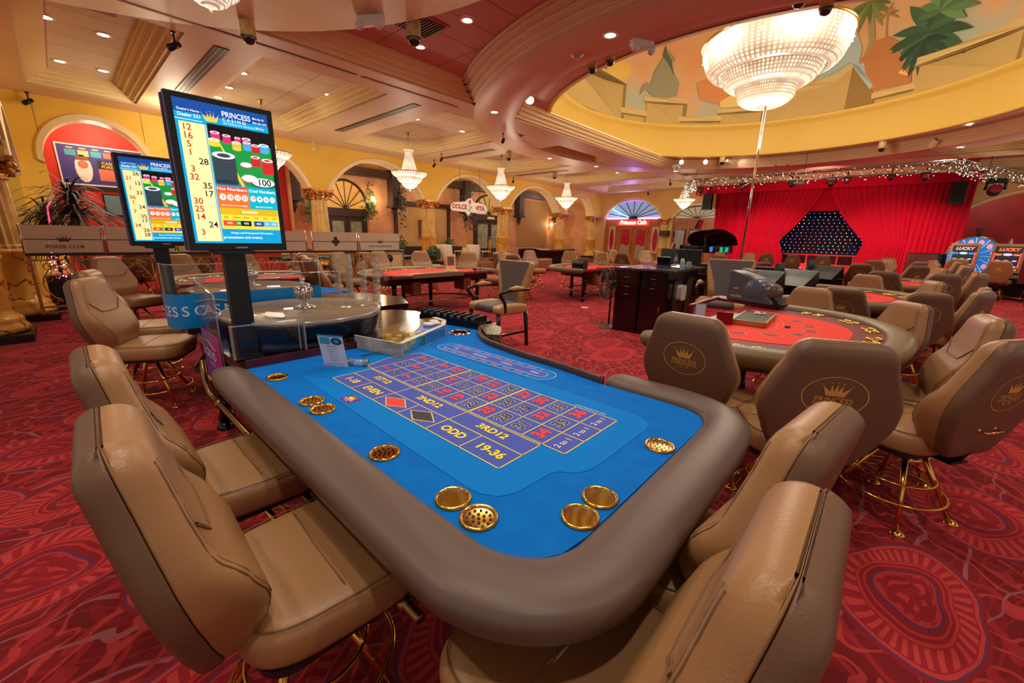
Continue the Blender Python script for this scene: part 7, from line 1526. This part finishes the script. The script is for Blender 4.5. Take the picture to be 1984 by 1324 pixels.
t = thing('stage_bar', 'low red lit stage bar front with square black windows', 'stage front', (0, 0, 0)); b = MB(); b.bb((-2.2, 22.6, .98), (1.4, 22.9, 1.04)); b.bb((-2.2, 22.6, .55), (1.4, 22.9, .60)); b.bb((-2.2, 22.6, 0), (1.4, 22.64, .55))
for k in range(7): b.bb((-2.1 + k * .58, 22.58, .58), (-2.04 + k * .58, 22.62, 1.0))
b.build('red_frame', mat('stage_red_wood', (190, 60, 50), .4), t); b = MB(); b.bb((-2.2, 22.64, .6), (1.4, 22.66, .98)); b.build('dark_panes', mat('dark_pane', (50, 14, 20), .2), t)
b = MB()
for k in range(8): b.bb((-2.0 + k * .45, 22.57, .08), (-1.94 + k * .45, 22.59, .40))
b.build('pink_lights', glow('bar_pink', (250, 90, 190), 3), t)
lamp('AREA', 'stage_bar_glow', (-.4, 22.3, .35), 20, (1, .25, .35), .6, (-.4, 22.7, .3))
for x, y, tx_, e_ in ((-4.3, 17.6, -4.0, 260), (-2.4, 17.0, -2.6, 800), (-.1, 17.2, -.4, 220), (.6, 17.0, 1.9, 800), (2.4, 17.4, 3.0, 300)): lamp('SPOT', 'stage_wash', (x, y, 3.5), e_, (1, .30, .42), .12, (tx_, 21.6, 1.0), 58, .9)
lamp('SPOT', 'stage_wash', (-.4, 17.0, 3.6), 240, (1, .4, .35), .15, (-.4, 21.4, 4.3), 90, .9)
# hung speakers, floor speaker
for i, (x, w) in enumerate(((-5.25, .40), (3.42, .42))):
    t = thing('hanging_speaker', ('black loudspeaker hanging at the left end of the stage', 'black loudspeaker hanging at the right end of the stage')[i], 'loudspeaker', (x, 21.05, 3.05)); b = MB(); b.bb((-w / 2, -.2, 0), (w / 2, .15, .76)); b.build('cabinet', blackp, t, .01); b = MB(); b.bb((-w / 2 + .03, -.205, .03), (w / 2 - .03, -.2, .73)); b.build('grille', mat('grille_black', (24, 22, 22), .8), t)
    b = MB(); b.bb((-.02, -.02, .76), (.02, .02, 1.44)); b.build('hanging_bracket', steel_dk, t)
t = thing('floor_speaker', 'large cube loudspeaker standing on the stage edge, brown front grille', 'loudspeaker', (2.95, 19.2, .0), radians(-18)); b = MB(); b.bb((-.42, -.32, .55), (.42, .45, 1.28)); b.bb((-.42, -.32, 0), (.42, .45, .54)); b.build('cabinet', blackp, t, .01); b = MB(); b.bb((-.40, -.33, .58), (.40, -.318, 1.25)); b.build('grille', mat('grille_brown', (130, 70, 60), .8), t); b = MB(); b.lathe([(.27, 0), (.25, .012), (.10, .02), (.001, .03)], 28, M=Matrix.Translation((0, -.33, .9)) @ Matrix.Rotation(pi / 2, 4, 'X')); b.build('cone', mat('cone_brown', (118, 60, 52), .6), t)
# truss of four chords with fairy lights
t = thing('lighting_truss', 'curved aluminium lighting truss wrapped in fairy lights before the stage', 'truss', (0, 0, 0)); TP = [(-5.75, 19.3, 3.62), (-5.1, 17.6, 3.70), (-4.2, 16.0, 3.74), (2.9, 16.0, 3.74), (3.75, 18.1, 3.74), (5.2, 21.0, 3.74)]
TP = [Vector(p) for p in TP]; b = MB()
for a, c in zip(TP[:-1], TP[1:]):
    d = (c - a).normalized(); s_ = Vector((d.y, -d.x, 0)).normalized(); up = Vector((0, 0, 1)); L_ = (c - a).length; n = max(2, int(L_ / .32))
    cor = [s_ * .14 + up * .13, s_ * -.14 + up * .13, s_ * -.14 - up * .13, s_ * .14 - up * .13]
    for o_ in cor: b.rod(a + o_, c + o_, .020, n=6)
    for k in range(n):
        p = a + d * L_ * k / n; q_ = a + d * L_ * (k + 1) / n
        for f in range(4): b.rod(p + cor[f] if k % 2 else q_ + cor[f], q_ + cor[(f + 1) % 4] if k % 2 else p + cor[(f + 1) % 4], .009, n=4)
b.build('truss_frame', alu, t)
b = MB(); random.seed(4)
for a, c in zip(TP[:-1], TP[1:]):
    L_ = (c - a).length; dens = 34 if L_ < 3.0 else 24
    for k in range(int(L_ * dens)):
        f = random.random(); p = a + (c - a) * f + Vector((random.uniform(-.16, .16), random.uniform(-.16, .16), random.uniform(-.26, .15))); b.ball(p, .0095, 0 if random.random() < .8 else 1, 4)
o = b.build('fairy_lights', [glow('fairy_white', (255, 250, 220), 4), glow('fairy_green', (170, 236, 190), 5)], t); o['kind'] = 'stuff'
b = MB()
for p in (TP[2], TP[3], TP[4], (TP[2] + TP[3]) / 2): b = MB(); b.rod(p + Vector((0, 0, .1)), p + Vector((0, 0, .72)), .008); b.build('hanging_wire', steel_dk, t)
for i, (x, y, z, s_) in enumerate(((-5.72, 19.2, 3.32, 1.5), (-4.0, 16.1, 3.45, .9), (-2.5, 16.0, 3.5, 1), (-.95, 16.0, 3.5, .9), (.15, 16.0, 3.48, 1.1), (.55, 16.0, 3.52, .8), (1.6, 16.0, 3.54, .8), (2.35, 16.0, 3.5, 1), (4.05, 18.7, 3.36, 1.9))):
    t = thing('moving_head_light', ('black stage light hanging at the left tip of the truss', 'black stage light at the left bend of the truss', 'small black stage light, first on the straight truss', 'small black stage light beside the projector', 'black stage light right of the projector', 'flat black stage light beside the round one', 'flat black stage light on the right half of the truss', 'black stage light near the right bend of the truss', 'large black stage light at the right end of the truss')[i], 'stage light', (x, y, z)); b = MB(); b.bb((-.10 * s_, -.07 * s_, .06 * s_), (.10 * s_, .07 * s_, .13 * s_)); b.tube([(-.10 * s_, 0, .1 * s_), (-.11 * s_, 0, -.04 * s_)], .02 * s_, 6); b.tube([(.10 * s_, 0, .1 * s_), (.11 * s_, 0, -.04 * s_)], .02 * s_, 6); b.rod((0, 0, .1 * s_), (0, 0, .24), .02); b.build('yoke', black, t)
    b = MB(); b.lathe([(.05 * s_, -.09 * s_), (.085 * s_, -.05 * s_), (.085 * s_, .06 * s_), (.07 * s_, .10 * s_)], 16, M=Matrix.Translation((0, 0, -.05 * s_)) @ Matrix.Rotation(radians(60 + 10 * (i % 3)), 4, 'X')); b.build('lamp_head', blackp, t)
    b = MB(); b.lathe([(.062 * s_, .101 * s_), (.001, .104 * s_)], 14, M=Matrix.Translation((0, 0, -.05 * s_)) @ Matrix.Rotation(radians(60 + 10 * (i % 3)), 4, 'X'), caps=False); b.build('lens', mat('red_lens', (120, 20, 40), .1), t)
t = thing('projector', 'grey projector on red bracket arms hanging before the truss', 'projector', (-.86, 16.45, 3.50)); b = MB(); b.bb((-.20, -.15, 0), (.20, .15, .11)); b.build('body', mat('projector_grey', (150, 146, 140), .4), t, .01)
b = MB(); b.rod((.05, 0, .1), (-.75, -.1, .70), .022); b.rod((.12, .05, .1), (-.40, -.1, .70), .022); b.build('bracket_arm', mat('arm_red', (150, 44, 36), .4), t)
# ------------------------------------------------------------------ grand piano with keyboard and seat
t = thing('grand_piano', 'black grand piano with raised lid in front of the left curtain', 'piano', (-4.2, 18.3, .3), radians(8)); pb = mat('piano_black', (10, 8, 10), .08, coat=.6)
body = [(-.95, -.7), (-.95, .75), (-.4, .78), (.1, .72), (.45, .45), (.75, .25), (1.05, .1), (1.12, -.15), (1.0, -.45), (.7, -.62), (.3, -.7)]
b = MB(); b.prism([tuple(p.xy) for p in catmull([(x, y, 0) for x, y in body], 4, True)], .72, 1.02); b.build('case', pb, t)
b = MB(); ld = [(-.75, .0), (-.7, .78), (.0, 1.05), (.6, 1.1), (1.05, .75), (1.2, .3), (1.0, .0)]; b.prism([tuple(p.xy) for p in catmull([(x, y, 0) for x, y in ld], 4, True)], 0, .03, 0, Matrix.Translation((0, .55, 1.05)) @ Matrix.Rotation(radians(142), 4, 'X')); b.build('lid', mat('lid_wine_black', (52, 14, 16), .12, coat=.5), t)
b = MB(); b.bb((-1.05, -.55, 1.5), (-.95, .3, 1.9), 0, Matrix.Rotation(radians(20), 4, 'Y')); b.build('lid_flap', pb, t); b = MB(); b.rod((.1, -.5, 1.02), (-.1, -.3, 1.5), .015); b.build('prop_stick', pb, t)
b = MB(); b.bb((-1.2, -.65, .68), (-.93, .7, .84)); b.build('keyboard_shelf', pb, t)
for x, y in ((-.8, -.55), (-.8, .6), (.85, -.1)): b = MB(); b.rod((x, y, .72), (x, y, 0), .06, .035); b.build('leg', pb, t)
for x, c_ in ((-.3, 0), (.0, 0), (.35, 0), (.75, 1), (.95, 1)): b = MB(); b.bb((x - .06, -.71, .78), (x + .06, -.70, .98)); b.build('glitter_strip', [glow('strip_blue', (40, 130, 220), .8), glow('strip_teal', (30, 170, 140), .7)][c_], t)
b = MB(); b.bb((-6.1, 17.0, 0), (-2.7, 20.0, .30)); tag(b.build('piano_platform', mat('platform_black', (22, 18, 20), .4)), 'low black platform carrying the grand piano', 'platform')
t = thing('music_stand', 'black microphone and music stands behind the piano', 'stand', (-3.95, 17.4, .3)); b = MB(); b.rod((0, 0, 0), (0, 0, 1.45), .012); b.rod((0, 0, 1.45), (.5, .1, 1.6), .01); b.rod((-.25, -.1, 0), (0, 0, .4), .01); b.rod((.25, -.1, 0), (0, 0, .4), .01); b.rod((0, .25, 0), (0, 0, .4), .01); b.build('frame', black, t)
t = thing('wall_monitor_speaker', 'small dark speaker box on the wall left of the framed pictures', 'loudspeaker', (-7.55, 21.6, 1.75)); b = MB(); b.bb((-.22, -.15, 0), (.22, .3, .28)); b.build('cabinet', mat('speaker_brown_black', (52, 40, 36), .5), t)
chair(-5.6, 17.3, 100, 'pale tan pianist chair at the keyboard end of the grand piano', 'pianist chair', z=.3)
# ------------------------------------------------------------------ slot machines and fortune wheel
for i, (x, y) in enumerate(((3.80, 19.0), (4.66, 18.15), (5.46, 17.35))):
    t = thing('slot_machine', ('slot machine with blue and pink screen, nearest the stage curtain', 'slot machine with red and violet screen under the fortune wheel', 'slot machine with blue screen cut by the right edge')[i], 'slot machine', (x, y, 0), radians(-10), 'slot machines beside the stage'); b = MB(); b.bb((-.36, 0, 0), (.36, .6, .62)); b.bb((-.33, .30, .62), (.33, .7, 1.60)); b.build('cabinet', mat('slot_black_body', (20, 18, 22), .25), t, .01)
    Mx = Matrix.Translation((0, .10, .78)) @ Matrix.Rotation(radians(-9), 4, 'X') @ basis((0, 0, 0), (1, 0, 0), (0, 0, 1)); b = MB(); b.bb((-.34, 0, -.04), (.34, .88, .0), 0, Mx); b.build('screen_frame', mat('slot_bronze', (150, 120, 90), .3, .7), t)
    b = MB()
    def sq(x0, x1, y0, y1, mi, z=.003): b.add([(x0, y0, z), (x1, y0, z), (x1, y1, z), (x0, y1, z)], [(0, 1, 2, 3)], mi, False, Mx)
    sq(-.28, .28, .05, .80, 0, .002); sq(-.285, -.25, .15, .6, 1 if i else 2); sq(.25, .285, .15, .6, 1)
    b.text(('CLEOPATRA', 'SIZZLING', 'JACKPOTS')[i][:0] + 'LUCKY', .13, Mx @ Matrix.Translation((0, .70, .004)), 3 if i != 1 else 4, .04, .2)
    for cx, cy, r in ((0, .55, .10), (-.17, .36, .05), (0, .36, .05), (.17, .36, .05), (-.1, .26, .07), (.1, .26, .07), (-.18, .18, .06), (.18, .18, .06)): b.poly([(cx + r * cos(a), cy + r * .4 * sin(a), .004) for a in [2 * pi * q / 12 for q in range(12)]], (5, 6, 5)[i], Mx)
    sq(-.26, .26, .06, .12, (2, 4, 2)[i]); sq(-.26, -.12, .52, .57, (2, 4, 2)[i]); sq(.12, .26, .52, .57, (2, 4, 2)[i])
    b.build('game_screen', [glow('slot_dark', (24, 26, 34), .6), glow('slot_red', (214, 60, 60), 1.0), glow('slot_blue', (30, 130, 230), 1.2), glow('slot_pink', (250, 150, 160), 1.2), glow('slot_orange', (244, 100, 60), 1.2), glow('slot_aqua', (150, 220, 220), 1.0), glow('slot_lilac', (200, 170, 240), 1.0)], t)
    b = MB(); b.bb((-.36, -.18, .62), (.36, .12, .72)); b.build('button_deck', mat('deck_grey', (120, 112, 104), .3, .5), t, .01)
t = thing('slot_bench', 'dark plinth with brass foot rail running under the slot machines', 'plinth', (0, 0, 0)); Mb = basis((3.62, 19.05, 0), (.92, -.98, 0), (0, 0, 1)); b = MB(); b.bb((0, .02, -.12), (3.4, .5, -.02), 0, Mb); b.build('dark_plinth', black, t); b = MB(); b.rod(tuple(Mb @ Vector((0, .08, .1))), tuple(Mb @ Vector((3.4, .08, .1))), .03)
for k in range(4): b.rod(tuple(Mb @ Vector((.3 + .95 * k, .08, .08))), tuple(Mb @ Vector((.4 + .95 * k, .55, .08))), .03)
b.build('foot_rail', brass_dk, t)
t = thing('fortune_wheel', 'large blue segmented prize wheel glowing behind the slot machines', 'prize wheel', (4.15, 20.2, 1.22)); WR = .66; b = MB(); Mw = basis((0, 0, 0), (1, 0, 0), (0, 0, 1)); n = 48; b.loft([[(WR * cos(a), WR * sin(a), -.06) for a in [2 * pi * k / n for k in range(n)]], [(WR * cos(a), WR * sin(a), 0) for a in [2 * pi * k / n for k in range(n)]]], 0, False, True, True, Mw); b.build('wheel_disc', glow('wheel_blue', (24, 110, 190), .8), t)
b = MB(); b.tube([tuple(Mw @ Vector((WR * cos(a), WR * sin(a), .0))) for a in [2 * pi * k / n for k in range(n)]], .025, 6, closed=True); b.build('gold_rim', brass, t)
b = MB()
for k in range(12):
    a = 2 * pi * k / 12; b.add([(.1 * cos(a), .1 * sin(a), .004), (.64 * cos(a), .64 * sin(a), .004), (.64 * cos(a + .03), .64 * sin(a + .03), .004)], [(0, 1, 2)], 0, False, Mw); a += .26; b.poly([(.48 * cos(a) + .07 * cos(v), .48 * sin(a) + .09 * sin(v), .005) for v in [2 * pi * q / 10 for q in range(10)]], 1, Mw)
b.build('wheel_segments', [glow('wheel_gold', (230, 200, 120), .9), glow('wheel_rose', (220, 150, 170), .8)], t); b = MB(); b.bb((-.4, .02, -1.2), (.4, .3, .2)); b.build('stand', mat('stand_black', (20, 16, 18), .4), t)
b = MB(); b.lathe([(.04, 0), (.09, .08), (.07, .18), (.12, .24), (.02, .3)], 12); tag(b.build('wheel_finial', dkwood, None, loc=(4.15, 20.2, 1.88)), 'dark ornament standing on top of the prize wheel', 'ornament')
b = MB(); b.lathe([(.04, 0), (.045, .10), (.02, .16), (.02, .2)], 12); tag(b.build('water_bottle', acryl2, None, loc=(4.72, 18.62, 1.605)), 'small water bottle on top of the middle slot machine', 'bottle')
